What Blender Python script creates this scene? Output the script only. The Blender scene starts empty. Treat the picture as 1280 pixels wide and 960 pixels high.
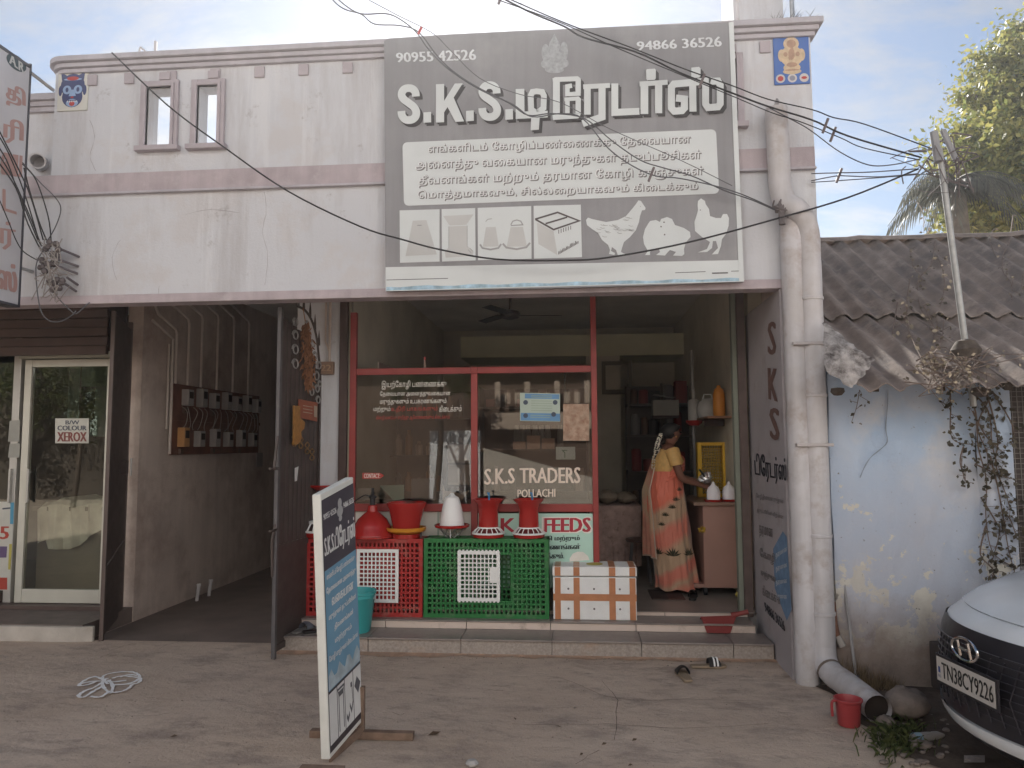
import bpy, math, random
from mathutils import Vector, Matrix
from mathutils.geometry import delaunay_2d_cdt
import numpy as np
from math import sin, cos, pi, radians
random.seed(7)
SC = bpy.context.scene
COL = SC.collection
# ---------------------------------------------------------------- camera
FPX, PITCH, YAW, ROLL = 930.0, radians(4.7), radians(4.9), radians(0.3)
CAM = Vector((0, -5.8, 1.62))
fwd = Vector((-sin(YAW)*cos(PITCH), cos(YAW)*cos(PITCH), sin(PITCH)))
rgt = Vector((cos(YAW), sin(YAW), 0)); upv = rgt.cross(fwd)
r2 = rgt*cos(ROLL) - upv*sin(ROLL); u2 = upv*cos(ROLL) + rgt*sin(ROLL)
cd = bpy.data.cameras.new('camera'); co = bpy.data.objects.new('camera', cd); COL.objects.link(co)
co.matrix_world = Matrix(((r2.x, u2.x, -fwd.x, CAM.x), (r2.y, u2.y, -fwd.y, CAM.y), (r2.z, u2.z, -fwd.z, CAM.z), (0, 0, 0, 1)))
cd.sensor_width = 36; cd.lens = FPX/1280*36; cd.clip_start = .05; cd.clip_end = 3000
SC.camera = co
# ---------------------------------------------------------------- sky, sun, exposure
SUN_EL, SUN_AZ = radians(32.5), radians(-8.0)          # azimuth measured clockwise from +Y
SKY_STRENGTH, SUN_STRENGTH, EXPOSURE = 0.050, 5.0, 1.12
W = bpy.data.worlds.new('World'); SC.world = W; W.use_nodes = True
nt = W.node_tree; N = nt.nodes; Lk = nt.links
for n in list(N): N.remove(n)
out = N.new('ShaderNodeOutputWorld'); bg = N.new('ShaderNodeBackground'); bg.inputs['Strength'].default_value = SKY_STRENGTH
sky = N.new('ShaderNodeTexSky'); sky.sky_type = 'NISHITA'; sky.sun_disc = False
sky.sun_elevation = SUN_EL; sky.sun_rotation = SUN_AZ; sky.air_density = 1.0; sky.dust_density = 0.45; sky.ozone_density = 1.5; sky.altitude = 200
tc = N.new('ShaderNodeTexCoord')
sep = N.new('ShaderNodeSeparateXYZ'); Lk.new(tc.outputs['Generated'], sep.inputs[0])
# clouds: noise on the direction projected to a flat layer
mz = N.new('ShaderNodeMath'); mz.operation = 'ADD'; mz.inputs[1].default_value = 0.22; Lk.new(sep.outputs['Z'], mz.inputs[0])
mx = N.new('ShaderNodeMath'); mx.operation = 'MAXIMUM'; mx.inputs[1].default_value = 0.08; Lk.new(mz.outputs[0], mx.inputs[0])
dv = N.new('ShaderNodeVectorMath'); dv.operation = 'DIVIDE'; Lk.new(tc.outputs['Generated'], dv.inputs[0])
cb = N.new('ShaderNodeCombineXYZ')
for k in range(3): Lk.new(mx.outputs[0], cb.inputs[k])
Lk.new(cb.outputs[0], dv.inputs[1])
mp = N.new('ShaderNodeMapping'); mp.inputs['Scale'].default_value = (1.25, 2.3, 1); mp.inputs['Location'].default_value = (5.3, 2.2, 0)
mp.inputs['Rotation'].default_value = (0, 0, .35)
Lk.new(dv.outputs[0], mp.inputs[0])
nz = N.new('ShaderNodeTexNoise'); nz.inputs['Scale'].default_value = 1.6; nz.inputs['Detail'].default_value = 9; nz.inputs['Roughness'].default_value = .62; nz.inputs['Distortion'].default_value = .35
Lk.new(mp.outputs[0], nz.inputs['Vector'])
cr = N.new('ShaderNodeValToRGB'); cr.color_ramp.elements[0].position = .46; cr.color_ramp.elements[0].color = (0, 0, 0, 1)
cr.color_ramp.elements[1].position = .64; cr.color_ramp.elements[1].color = (.8, .8, .8, 1); Lk.new(nz.outputs['Fac'], cr.inputs[0])
bw = N.new('ShaderNodeRGBToBW'); Lk.new(sky.outputs[0], bw.inputs[0])
cl = N.new('ShaderNodeMix'); cl.data_type = 'RGBA'
mul = N.new('ShaderNodeVectorMath'); mul.operation = 'SCALE'; mul.inputs[3].default_value = 1.25
cc = N.new('ShaderNodeCombineXYZ')
for k, m_ in enumerate((1.0, 1.0, 1.02)):
    mm = N.new('ShaderNodeMath'); mm.operation = 'MULTIPLY'; mm.inputs[1].default_value = m_*1.3; Lk.new(bw.outputs[0], mm.inputs[0]); Lk.new(mm.outputs[0], cc.inputs[k])
ds_ = N.new('ShaderNodeMix'); ds_.data_type = 'RGBA'; ds_.inputs[0].default_value = .0; Lk.new(sky.outputs[0], ds_.inputs[6]); Lk.new(bw.outputs[0], ds_.inputs[7])
Lk.new(cr.outputs[0], cl.inputs[0]); Lk.new(ds_.outputs[2], cl.inputs[6]); Lk.new(cc.outputs[0], cl.inputs[7])
Lk.new(cl.outputs[2], bg.inputs['Color']); Lk.new(bg.outputs[0], out.inputs[0])
sl = bpy.data.lights.new('sun', 'SUN'); sl.energy = SUN_STRENGTH; sl.angle = radians(.5); sl.color = (1, .955, .88)
so = bpy.data.objects.new('sun', sl); COL.objects.link(so)
sdir = Vector((sin(SUN_AZ)*cos(SUN_EL), cos(SUN_AZ)*cos(SUN_EL), sin(SUN_EL)))
so.rotation_euler = sdir.to_track_quat('Z', 'Y').to_euler(); so.location = sdir*30
SC.view_settings.view_transform = 'Standard'; SC.view_settings.look = 'None'; SC.view_settings.exposure = EXPOSURE; SC.view_settings.gamma = 1
SC.cycles.max_bounces = 8; SC.cycles.diffuse_bounces = 5; SC.cycles.transparent_max_bounces = 12; SC.cycles.use_denoising = True
SC.cycles.sample_clamp_indirect = 6; SC.cycles.caustics_reflective = False; SC.cycles.caustics_refractive = False

# ---------------------------------------------------------------- from a pixel of the photograph to a point on a real plane
def ray(px, py):
    return r2*((px-640)/FPX) - u2*((py-480)/FPX) + fwd
def onp(px, py, P, n):
    d = ray(px, py); t = (Vector(P)-CAM).dot(n)/d.dot(n); return CAM + d*t
def aty(px, py, y): return onp(px, py, (0, y, 0), Vector((0, 1, 0)))
def atz(px, py, z=0): return onp(px, py, (0, 0, z), Vector((0, 0, 1)))
def atx(px, py, x): return onp(px, py, (x, 0, 0), Vector((1, 0, 0)))

# ---------------------------------------------------------------- materials
MATS = {}
def mat(name, col, rough=.7, var=.12, scale=4, bump=0, bscale=80, metal=0, streak=0, spec=.35, col2=None, dirt=None, dscale=2.5, damt=.5, rvar=.1, trans=0, coat=0):
    if name in MATS: return MATS[name]
    m = bpy.data.materials.new(name); m.use_nodes = True; MATS[name] = m
    t = m.node_tree; n = t.nodes; l = t.links; b = n['Principled BSDF']
    b.inputs['Roughness'].default_value = rough; b.inputs['Metallic'].default_value = metal; b.inputs['Specular IOR Level'].default_value = spec
    if trans: b.inputs['Transmission Weight'].default_value = trans
    if coat: b.inputs['Coat Weight'].default_value = coat; b.inputs['Coat Roughness'].default_value = .08
    tc = n.new('ShaderNodeTexCoord')
    def noise(s, det=4, vec=None, ro=.55):
        z = n.new('ShaderNodeTexNoise'); z.inputs['Scale'].default_value = s; z.inputs['Detail'].default_value = det; z.inputs['Roughness'].default_value = ro
        l.new(vec or tc.outputs['Object'], z.inputs['Vector']); return z.outputs['Fac']
    def ramp(src, a, b_, c0=(0, 0, 0, 1), c1=(1, 1, 1, 1)):
        r = n.new('ShaderNodeValToRGB'); r.color_ramp.elements[0].position = a; r.color_ramp.elements[1].position = b_
        r.color_ramp.elements[0].color = c0; r.color_ramp.elements[1].color = c1; l.new(src, r.inputs[0]); return r.outputs[0]
    def mix(f, a, b_, mode='MIX'):
        x = n.new('ShaderNodeMix'); x.data_type = 'RGBA'; x.blend_type = mode
        if isinstance(f, float): x.inputs[0].default_value = f
        else: l.new(f, x.inputs[0])
        for s, v in ((6, a), (7, b_)):
            if isinstance(v, tuple): x.inputs[s].default_value = (*v[:3], 1)
            else: l.new(v, x.inputs[s])
        return x.outputs[2]
    c = tuple(col)
    hi = tuple(min(1, k*(1+var)) for k in col); lo = tuple(k*(1-var) for k in col)
    base = mix(ramp(noise(scale, 6), .3, .7), lo, hi) if var else None
    if col2 is not None: base = mix(ramp(noise(scale*.45, 5, None, .7), .48, .62), base if base is not None else c, tuple(col2))
    if streak:
        mp = n.new('ShaderNodeMapping'); mp.inputs['Scale'].default_value = (7, 7, .45); l.new(tc.outputs['Object'], mp.inputs[0])
        s = ramp(noise(1.6, 7, mp.outputs[0], .6), .35, .75, (1, 1, 1, 1), tuple([1-streak]*3+[1]))
        base = mix(1.0, base, s, 'MULTIPLY')
    if dirt is not None:
        base = mix(ramp(noise(dscale, 8, None, .68), 1-damt-.06, 1-damt+.16), base, tuple(dirt))
    if base is not None: l.new(base, b.inputs['Base Color'])
    else: b.inputs['Base Color'].default_value = (*c, 1)
    if rvar:
        rr = n.new('ShaderNodeMapRange'); rr.inputs[3].default_value = max(0.02, rough-rvar); rr.inputs[4].default_value = min(1, rough+rvar)
        l.new(noise(scale*2.2, 3), rr.inputs[0]); l.new(rr.outputs[0], b.inputs['Roughness'])
    if bump:
        bp = n.new('ShaderNodeBump'); bp.inputs['Strength'].default_value = bump; bp.inputs['Distance'].default_value = .01
        l.new(noise(bscale, 5), bp.inputs['Height']); l.new(bp.outputs[0], b.inputs['Normal'])
    return m
def glassmat(name, tint, refl, refrough=.01):
    m = bpy.data.materials.new(name); m.use_nodes = True; t = m.node_tree; n = t.nodes; l = t.links
    for x in list(n): n.remove(x)
    o = n.new('ShaderNodeOutputMaterial'); mx = n.new('ShaderNodeMixShader'); tr = n.new('ShaderNodeBsdfTransparent'); g = n.new('ShaderNodeBsdfGlossy')
    tr.inputs[0].default_value = (*tint, 1); g.inputs['Roughness'].default_value = refrough
    f = n.new('ShaderNodeFresnel'); f.inputs[0].default_value = 1.5
    a = n.new('ShaderNodeMath'); a.operation = 'ADD'; a.inputs[1].default_value = refl; a.use_clamp = True
    l.new(f.outputs[0], a.inputs[0]); l.new(a.outputs[0], mx.inputs[0]); l.new(tr.outputs[0], mx.inputs[1]); l.new(g.outputs[0], mx.inputs[2]); l.new(mx.outputs[0], o.inputs[0])
    return m
def leafmat(name, c1, c2):
    m = bpy.data.materials.new(name); m.use_nodes = True; t = m.node_tree; n = t.nodes; l = t.links; b = n['Principled BSDF']
    g = n.new('ShaderNodeNewGeometry'); r = n.new('ShaderNodeValToRGB'); r.color_ramp.elements[0].color = (*c1, 1); r.color_ramp.elements[1].color = (*c2, 1)
    l.new(g.outputs['Random Per Island'], r.inputs[0]); l.new(r.outputs[0], b.inputs['Base Color']); b.inputs['Roughness'].default_value = .55
    tl = n.new('ShaderNodeBsdfTranslucent'); l.new(r.outputs[0], tl.inputs[0]); mx = n.new('ShaderNodeMixShader'); mx.inputs[0].default_value = .4
    l.new(b.outputs[0], mx.inputs[1]); l.new(tl.outputs[0], mx.inputs[2]); l.new(mx.outputs[0], n['Material Output'].inputs[0])
    return m

# ---------------------------------------------------------------- mesh builder
class MB:
    def __init__(s): s.v = []; s.f = []; s.m = []; s.cur = 0
    def add(s, vs, fs):
        k = len(s.v); s.v += [tuple(x) for x in vs]
        for f in fs: s.f.append([i+k for i in f]); s.m.append(s.cur)
        return s
    def box(s, a, b, M=None):
        (x0, y0, z0), (x1, y1, z1) = a, b
        x0, x1 = min(x0, x1), max(x0, x1); y0, y1 = min(y0, y1), max(y0, y1); z0, z1 = min(z0, z1), max(z0, z1)
        vs = [Vector((x, y, z)) for z in (z0, z1) for y in (y0, y1) for x in (x0, x1)]
        if M is not None: vs = [M @ v for v in vs]
        return s.add(vs, [(0, 2, 3, 1), (4, 5, 7, 6), (0, 1, 5, 4), (2, 6, 7, 3), (0, 4, 6, 2), (1, 3, 7, 5)])
    def lathe(s, prof, c=(0, 0, 0), n=24, axis=None, cap=True):
        c = Vector(c); vs = []; fs = []
        for r, z in prof:
            for k in range(n):
                a = 2*pi*k/n; vs.append(c+Vector((r*cos(a), r*sin(a), z)))
        for i in range(len(prof)-1):
            for k in range(n):
                k2 = (k+1) % n; fs.append((i*n+k, i*n+k2, (i+1)*n+k2, (i+1)*n+k))
        if cap: fs.append(tuple(range(n-1, -1, -1))); fs.append(tuple((len(prof)-1)*n+k for k in range(n)))
        return s.add(vs, fs)
    def tube(s, pts, r, n=8, cap=True):
        pts = [Vector(p) for p in pts]; rs = r if isinstance(r, (list, tuple)) else [r]*len(pts)
        vs = []; fs = []; prev = None
        for i, p in enumerate(pts):
            d = (pts[min(i+1, len(pts)-1)]-pts[max(i-1, 0)])
            d = d.normalized() if d.length > 1e-9 else Vector((0, 0, 1))
            if prev is None:
                a = Vector((0, 0, 1)) if abs(d.z) < .9 else Vector((1, 0, 0)); u = d.cross(a).normalized()
            else:
                u = prev - d*prev.dot(d); u = u.normalized() if u.length > 1e-6 else d.orthogonal().normalized()
            prev = u; w = d.cross(u)
            for k in range(n):
                a = 2*pi*k/n; vs.append(p+(u*cos(a)+w*sin(a))*rs[i])
        for i in range(len(pts)-1):
            for k in range(n):
                k2 = (k+1) % n; fs.append((i*n+k, i*n+k2, (i+1)*n+k2, (i+1)*n+k))
        if cap: fs.append(tuple(range(n-1, -1, -1))); fs.append(tuple((len(pts)-1)*n+k for k in range(n)))
        return s.add(vs, fs)
    def prism(s, poly, ext):
        poly = [Vector(p) for p in poly]; e = Vector(ext); n = len(poly)
        return s.add(poly+[p+e for p in poly], [tuple(range(n)), tuple(range(2*n-1, n-1, -1))]+[(i, i+n, (i+1) % n+n, (i+1) % n) for i in range(n)])
    def poly(s, pts): return s.add(pts, [tuple(range(len(pts)))])
    def grid(s, rows, close=False):
        n = len(rows[0]); vs = [p for r in rows for p in r]; fs = []
        for i in range(len(rows)-1):
            for k in range(n if close else n-1):
                k2 = (k+1) % n; fs.append((i*n+k, i*n+k2, (i+1)*n+k2, (i+1)*n+k))
        return s.add(vs, fs)
    def strip(s, pts, w, fmap, off=0, step=0.0004, taper=None):
        """ribbon through 2-D points of width w mapped by fmap(x, y, off); mitred"""
        P = [Vector((p[0], p[1])) for p in pts]; L = []; R = []
        for i, p in enumerate(P):
            a = (P[i]-P[i-1]).normalized() if i else None; b = (P[i+1]-P[i]).normalized() if i < len(P)-1 else None
            if a is None: a = b
            if b is None: b = a
            t = (a+b); t = t.normalized() if t.length > 1e-5 else a
            nn = Vector((-t.y, t.x)); k = max(.4, nn.dot(Vector((-a.y, a.x)))); ww = (taper[i] if taper else w)/2/k
            L.append(p+nn*ww); R.append(p-nn*ww)
        k0 = len(P)
        return s.add([fmap(q.x, q.y, off) for q in L]+[fmap(q.x, q.y, off) for q in R], [(i, i+1, k0+i+1, k0+i) for i in range(k0-1)])
class Thing: pass
def setp(o, **k):
    for a, b in k.items():
        if b: o[a] = b
def root(name, label, cat, loc=(0, 0, 0), rz=0, group=None):
    o = bpy.data.objects.new(name, None); COL.objects.link(o); o.location = loc; o.rotation_euler = (0, 0, rz); o.empty_display_size = .1
    setp(o, label=label, category=cat, group=group); return o
def rel(o):
    M = Matrix.Identity(4)
    while o is not None:
        M = Matrix.Translation(o.location) @ o.rotation_euler.to_matrix().to_4x4() @ M; o = o.parent
    return M
def build(name, mb, m, parent=None, world=True, smooth=False, label=None, cat=None, group=None, kind=None, bevel=0, auto=True):
    me = bpy.data.meshes.new(name)
    vs = mb.v
    if parent is not None and world:
        Mi = rel(parent).inverted(); vs = [tuple(Mi @ Vector(v)) for v in vs]
    me.from_pydata(vs, [], mb.f); ms = m if isinstance(m, (list, tuple)) else [m]
    for x in ms: me.materials.append(x)
    if len(ms) > 1: me.polygons.foreach_set('material_index', mb.m)
    me.validate()
    if smooth:
        me.polygons.foreach_set('use_smooth', [True]*len(me.polygons))
        if auto and hasattr(me, 'set_sharp_from_angle'): me.set_sharp_from_angle(angle=radians(38))
    me.update()
    o = bpy.data.objects.new(name, me); COL.objects.link(o)
    if parent is not None: o.parent = parent
    setp(o, label=label, category=cat, group=group, kind=kind)
    if bevel:
        b = o.modifiers.new('bevel', 'BEVEL'); b.width = bevel; b.segments = 2; b.limit_method = 'ANGLE'; b.harden_normals = False
    return o
def copytree(o, parent=None):
    c = o.copy(); COL.objects.link(c); c.parent = parent
    for ch in o.children: copytree(ch, c)
    return c
def bx(name, a, b, m, parent=None, **k): return build(name, MB().box(a, b), m, parent, **k)
def catenary(a, b, sag, n=14):
    a, b = Vector(a), Vector(b); return [a.lerp(b, i/n)-Vector((0, 0, sag*4*(i/n)*(1-i/n))) for i in range(n+1)]
def smoothpts(P, sub=4):
    P = [Vector(p) for p in P]; o = []
    for i in range(len(P)-1):
        p0, p1, p2, p3 = P[max(i-1, 0)], P[i], P[i+1], P[min(i+2, len(P)-1)]
        for k in range(sub):
            t = k/sub; o.append(.5*((2*p1)+(p2-p0)*t+(2*p0-5*p1+4*p2-p3)*t*t+(3*p1-p0-3*p2+p3)*t**3))
    o.append(P[-1]); return o

# ---------------------------------------------------------------- lettering (built-in font; Tamil signs put in visual order)
def tam(s):
    o = []
    for ch in s:
        if ch in 'ெேை': o.insert(len(o)-1, ch)
        elif ch == 'ொ': o.insert(len(o)-1, 'ெ'); o.append('ா')
        elif ch == 'ோ': o.insert(len(o)-1, 'ே'); o.append('ா')
        else: o.append(ch)
    return ''.join(o)
TCACHE = {}
def glyphs(s, off=0, shear=0):
    key = (s, off, shear)
    if key in TCACHE: return TCACHE[key]
    c = bpy.data.curves.new('t', 'FONT'); c.body = tam(s); c.size = 1; c.offset = off; c.resolution_u = 2; c.fill_mode = 'NONE'
    o = bpy.data.objects.new('t', c); me = bpy.data.meshes.new_from_object(o)
    P = [Vector((v.co.x, v.co.y, 0)) for v in me.vertices]; adj = {}
    for e in me.edges: a, b = e.vertices; adj.setdefault(a, []).append(b); adj.setdefault(b, []).append(a)
    bpy.data.objects.remove(o); bpy.data.curves.remove(c); bpy.data.meshes.remove(me)
    seen = set(); loops = []
    for st in sorted(adj):
        if st in seen: continue
        L = [st]; seen.add(st); nx = st+1 if st+1 in adj[st] else adj[st][0]
        while nx not in seen:
            L.append(nx); seen.add(nx); q = [k for k in adj[nx] if k not in seen]; nx = (nx+1 if nx+1 in q else q[0]) if q else nx
        if len(L) > 2: loops.append([P[i] for i in L])
    # group contours that overlap in x, triangulate each group and keep what lies inside by winding number
    loops.sort(key=lambda L: min(p.x for p in L)); groups = []; hi = -1e9
    for L in loops:
        if min(p.x for p in L) < hi: groups[-1].append(L)
        else: groups.append([L])
        hi = max(hi, max(p.x for p in L))
    vs = []; fs = []; zs = []
    for G in groups:
        pts = []; ed = []
        for L in G: k = len(pts); pts += [Vector((p.x, p.y)) for p in L]; ed += [(k+q, k+(q+1) % len(L)) for q in range(len(L))]
        ov, oe, of, *_ = delaunay_2d_cdt(pts, ed, [], 0, 1e-6)
        EA = np.array([[pts[a_].x, pts[a_].y, pts[b_].x, pts[b_].y] for a_, b_ in ed]); k = len(vs); vs += [(p.x, p.y) for p in ov]; zs += [0]*len(ov)
        for t in of:
            cx = sum(ov[q].x for q in t)/len(t); cy = sum(ov[q].y for q in t)/len(t)
            up = (EA[:, 1] <= cy) & (EA[:, 3] > cy); dn = (EA[:, 3] <= cy) & (EA[:, 1] > cy); cr_ = (EA[:, 2]-EA[:, 0])*(cy-EA[:, 1])-(cx-EA[:, 0])*(EA[:, 3]-EA[:, 1])
            if int((up & (cr_ > 0)).sum())-int((dn & (cr_ < 0)).sum()) != 0: fs.append(tuple(k+q for q in t))
    x0 = min(v[0] for v in vs); x1 = max(v[0] for v in vs); y0 = min(v[1] for v in vs); y1 = max(v[1] for v in vs)
    TCACHE[key] = ([((x-x0)/(x1-x0), (y-y0)/(y1-y0)) for x, y in vs], fs, zs); return TCACHE[key]
def text(mb, s, f, off=0, bold=0, boldn=2, goff=0):
    """f(u, v, off) -> point; u to the right, v up, both 0..1; bold = extra shifted copies, as a share of the width"""
    vs, fs, zs = glyphs(s, goff)
    for k in range(boldn if bold else 1):
        d = bold*(k/(max(1, boldn-1))-.5)
        mb.add([f(u+d, v, off+k*.0004+z) for (u, v), z in zip(vs, zs)], fs)
    return mb
def quad(pl, TL, TR, BR, BL):
    TL, TR, BR, BL = map(Vector, (TL, TR, BR, BL))
    def f(u, v, off=0):
        p = BL.lerp(BR, u).lerp(TL.lerp(TR, u), v); return pl(p.x, p.y, off)
    return f
def rectmap(O, U, V, Nn):
    O, U, V, Nn = map(Vector, (O, U, V, Nn))
    return lambda u, v, off=0: O+U*u+V*v+Nn*off
# ================================================================ MATERIALS OF THE PLACE
wall_m = mat('facade_paint', (.585, .60, .635), .85, .06, 1.6, .25, 120, streak=.16, dirt=(.50, .485, .50), dscale=1.3, damt=.30)
pink_m = mat('band_paint', (.47, .405, .425), .85, .12, 5, .25, 120, streak=.18, dirt=(.52, .47, .48), dscale=6, damt=.42)
trim_m = mat('cornice_paint', (.47, .445, .48), .85, .1, 4, .2, 100, streak=.15, dirt=(.34, .31, .33), dscale=3, damt=.4)
frame_m = mat('window_moulding_paint', (.43, .385, .41), .85, .12, 5, .2, 100)
olive_m = mat('interior_wall_paint', (.66, .61, .50), .8, .12, 2, .15, 80, dirt=(.45, .38, .3), damt=.35)
ceil_m = mat('ceiling_paint', (.82, .79, .74), .85, .1, 2)
cream_m = mat('passage_plaster', (.60, .51, .45), .9, .12, 1.5, .4, 60, streak=.15, dirt=(.32, .24, .20), dscale=1.1, damt=.46)
conc_m = mat('roof_concrete', (.3, .28, .27), .9, .15, 3, .3)
brownp_m = mat('dark_brown_metal', (.075, .048, .042), .55, .2, 6, .1, 60)
red_m = mat('red_frame_paint', (.30, .05, .045), .42, .15, 6, .08, 50, dirt=(.33, .2, .17), dscale=9, damt=.24)
white_pvc = mat('pvc_pipe', (.60, .58, .59), .55, .08, 3, .12, 40, streak=.22, col2=(.54, .51, .50), dirt=(.36, .29, .25), dscale=4, damt=.42)
steel_m = mat('galvanised_steel', (.5, .5, .5), .38, .15, 8, metal=.9)
alu_m = mat('aluminium_frame', (.50, .49, .46), .45, .06, 4, metal=.35)
black_m = mat('black_plastic', (.02, .02, .022), .45, .1)
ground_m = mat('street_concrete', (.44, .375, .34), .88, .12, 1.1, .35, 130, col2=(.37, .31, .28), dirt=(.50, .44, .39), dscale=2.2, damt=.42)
glass_win = glassmat('window_glass', (.80, .80, .78), .03)
glass_door = glassmat('door_glass', (.86, .89, .85), .03)
white_p = mat('white_paint', (.72, .72, .70), .55, .05, 5)
rust_m = mat('rusty_steel', (.16, .08, .05), .7, .3, 20)

def build_ground_material():
    m = ground_m; t = m.node_tree; n = t.nodes; l = t.links; b = n['Principled BSDF']
    for x in list(n):
        if x.name not in ('Principled BSDF', 'Material Output'): n.remove(x)
    tc = n.new('ShaderNodeTexCoord')
    def nz(s, sc=(1, 1, 1), d=8, r=.62, rot=0):
        mp = n.new('ShaderNodeMapping'); mp.inputs['Scale'].default_value = sc; mp.inputs['Rotation'].default_value = (0, 0, rot); l.new(tc.outputs['Object'], mp.inputs[0])
        z = n.new('ShaderNodeTexNoise'); z.inputs['Scale'].default_value = s; z.inputs['Detail'].default_value = d; z.inputs['Roughness'].default_value = r; l.new(mp.outputs[0], z.inputs[0]); return z.outputs[0]
    def rp(s, a, b_, inv=False):
        r = n.new('ShaderNodeValToRGB'); r.color_ramp.elements[0].position = a; r.color_ramp.elements[1].position = b_
        if inv: r.color_ramp.elements[0].color = (1, 1, 1, 1); r.color_ramp.elements[1].color = (0, 0, 0, 1)
        l.new(s, r.inputs[0]); return r.outputs[0]
    def mx(f, a, b_, k=1.0):
        q = n.new('ShaderNodeMath'); q.operation = 'MULTIPLY'; q.inputs[1].default_value = k; l.new(f, q.inputs[0])
        x = n.new('ShaderNodeMix'); x.data_type = 'RGBA'; l.new(q.outputs[0], x.inputs[0])
        for s_, v in ((6, a), (7, b_)):
            if isinstance(v, tuple): x.inputs[s_].default_value = (*v, 1)
            else: l.new(v, x.inputs[s_])
        return x.outputs[2]
    c = mx(rp(nz(1.0, (.9, 1.3, 1)), .32, .68), (.50, .39, .305), (.62, .505, .41))
    c = mx(rp(nz(2.3, (.75, 1.35, 1), 9, .7, .15), .50, .64), c, (.33, .26, .215), .85)
    c = mx(rp(nz(.55, (1, 1.3, 1), 6, .6, .7), .52, .66), c, (.60, .48, .38), .6)
    c = mx(rp(nz(7, (.6, 1.2, 1), 7, .75, .3), .54, .68), c, (.27, .215, .18), .7)
    c = mx(rp(nz(90, (1, 1, 1), 3, .7), .50, .72), c, (.55, .49, .44), .45)
    c = mx(rp(nz(150, (1, 1, 1), 2, .6), .62, .70), c, (.17, .14, .12), .7)
    l.new(c, b.inputs['Base Color']); b.inputs['Roughness'].default_value = .9; b.inputs['Specular IOR Level'].default_value = .2
    bp = n.new('ShaderNodeBump'); bp.inputs['Strength'].default_value = .5; bp.inputs['Distance'].default_value = .012; l.new(nz(60, (1, 1, 1), 6, .7), bp.inputs['Height'])
    b2 = n.new('ShaderNodeBump'); b2.inputs['Strength'].default_value = .5; b2.inputs['Distance'].default_value = .05; l.new(nz(3, (1, 1.4, 1), 5), b2.inputs['Height']); l.new(b2.outputs[0], bp.inputs['Normal']); l.new(bp.outputs[0], b.inputs['Normal'])
build_ground_material()
def build_facade_material():
    t = wall_m.node_tree; n = t.nodes; l = t.links; b = n['Principled BSDF']
    for x in list(n):
        if x.name not in ('Principled BSDF', 'Material Output'): n.remove(x)
    tc = n.new('ShaderNodeTexCoord')
    def nz(s, sc=(1, 1, 1), d=8, r=.62, off=0):
        mp = n.new('ShaderNodeMapping'); mp.inputs['Scale'].default_value = sc; mp.inputs['Location'].default_value = (off, off, off*.6); l.new(tc.outputs['Object'], mp.inputs[0])
        z = n.new('ShaderNodeTexNoise'); z.inputs['Scale'].default_value = s; z.inputs['Detail'].default_value = d; z.inputs['Roughness'].default_value = r; l.new(mp.outputs[0], z.inputs[0]); return z.outputs[0]
    def rp(s, a, b_):
        r = n.new('ShaderNodeValToRGB'); r.color_ramp.elements[0].position = a; r.color_ramp.elements[1].position = b_; l.new(s, r.inputs[0]); return r.outputs[0]
    def mx(f, a, b_, k=1.0):
        q = n.new('ShaderNodeMath'); q.operation = 'MULTIPLY'; q.inputs[1].default_value = k; l.new(f, q.inputs[0])
        x = n.new('ShaderNodeMix'); x.data_type = 'RGBA'; l.new(q.outputs[0], x.inputs[0])
        for s_, v in ((6, a), (7, b_)):
            if isinstance(v, tuple): x.inputs[s_].default_value = (*v, 1)
            else: l.new(v, x.inputs[s_])
        return x.outputs[2]
    c = mx(rp(nz(.9), .30, .70), (.55, .56, .59), (.61, .615, .64))
    c = mx(rp(nz(1.7, (1, 1, 1), 9, .7, 5), .52, .60), c, (.56, .545, .55), .8)
    c = mx(rp(nz(1.5, (1.6, 1.6, .22), 9, .72, 2), .50, .68), c, (.43, .415, .42), .8)
    c = mx(rp(nz(2.2, (2.6, 2.6, .16), 9, .75, 9), .56, .66), c, (.66, .665, .68), .6)
    c = mx(rp(nz(3.2, (1, 1, 1), 10, .8, 12), .60, .66), c, (.36, .34, .34), .7)
    c = mx(rp(nz(60, (1, 1, 1), 3, .7, 1), .62, .72), c, (.47, .45, .45), .5)
    l.new(c, b.inputs['Base Color']); b.inputs['Roughness'].default_value = .88
    bp = n.new('ShaderNodeBump'); bp.inputs['Strength'].default_value = .3; bp.inputs['Distance'].default_value = .01; l.new(nz(50, (1, 1, 1), 6, .7), bp.inputs['Height'])
    b2 = n.new('ShaderNodeBump'); b2.inputs['Strength'].default_value = .35; b2.inputs['Distance'].default_value = .03; l.new(nz(2.5, (1, 1, 1), 4, .5), b2.inputs['Height']); l.new(b2.outputs[0], bp.inputs['Normal']); l.new(bp.outputs[0], b.inputs['Normal'])
build_facade_material()
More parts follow.
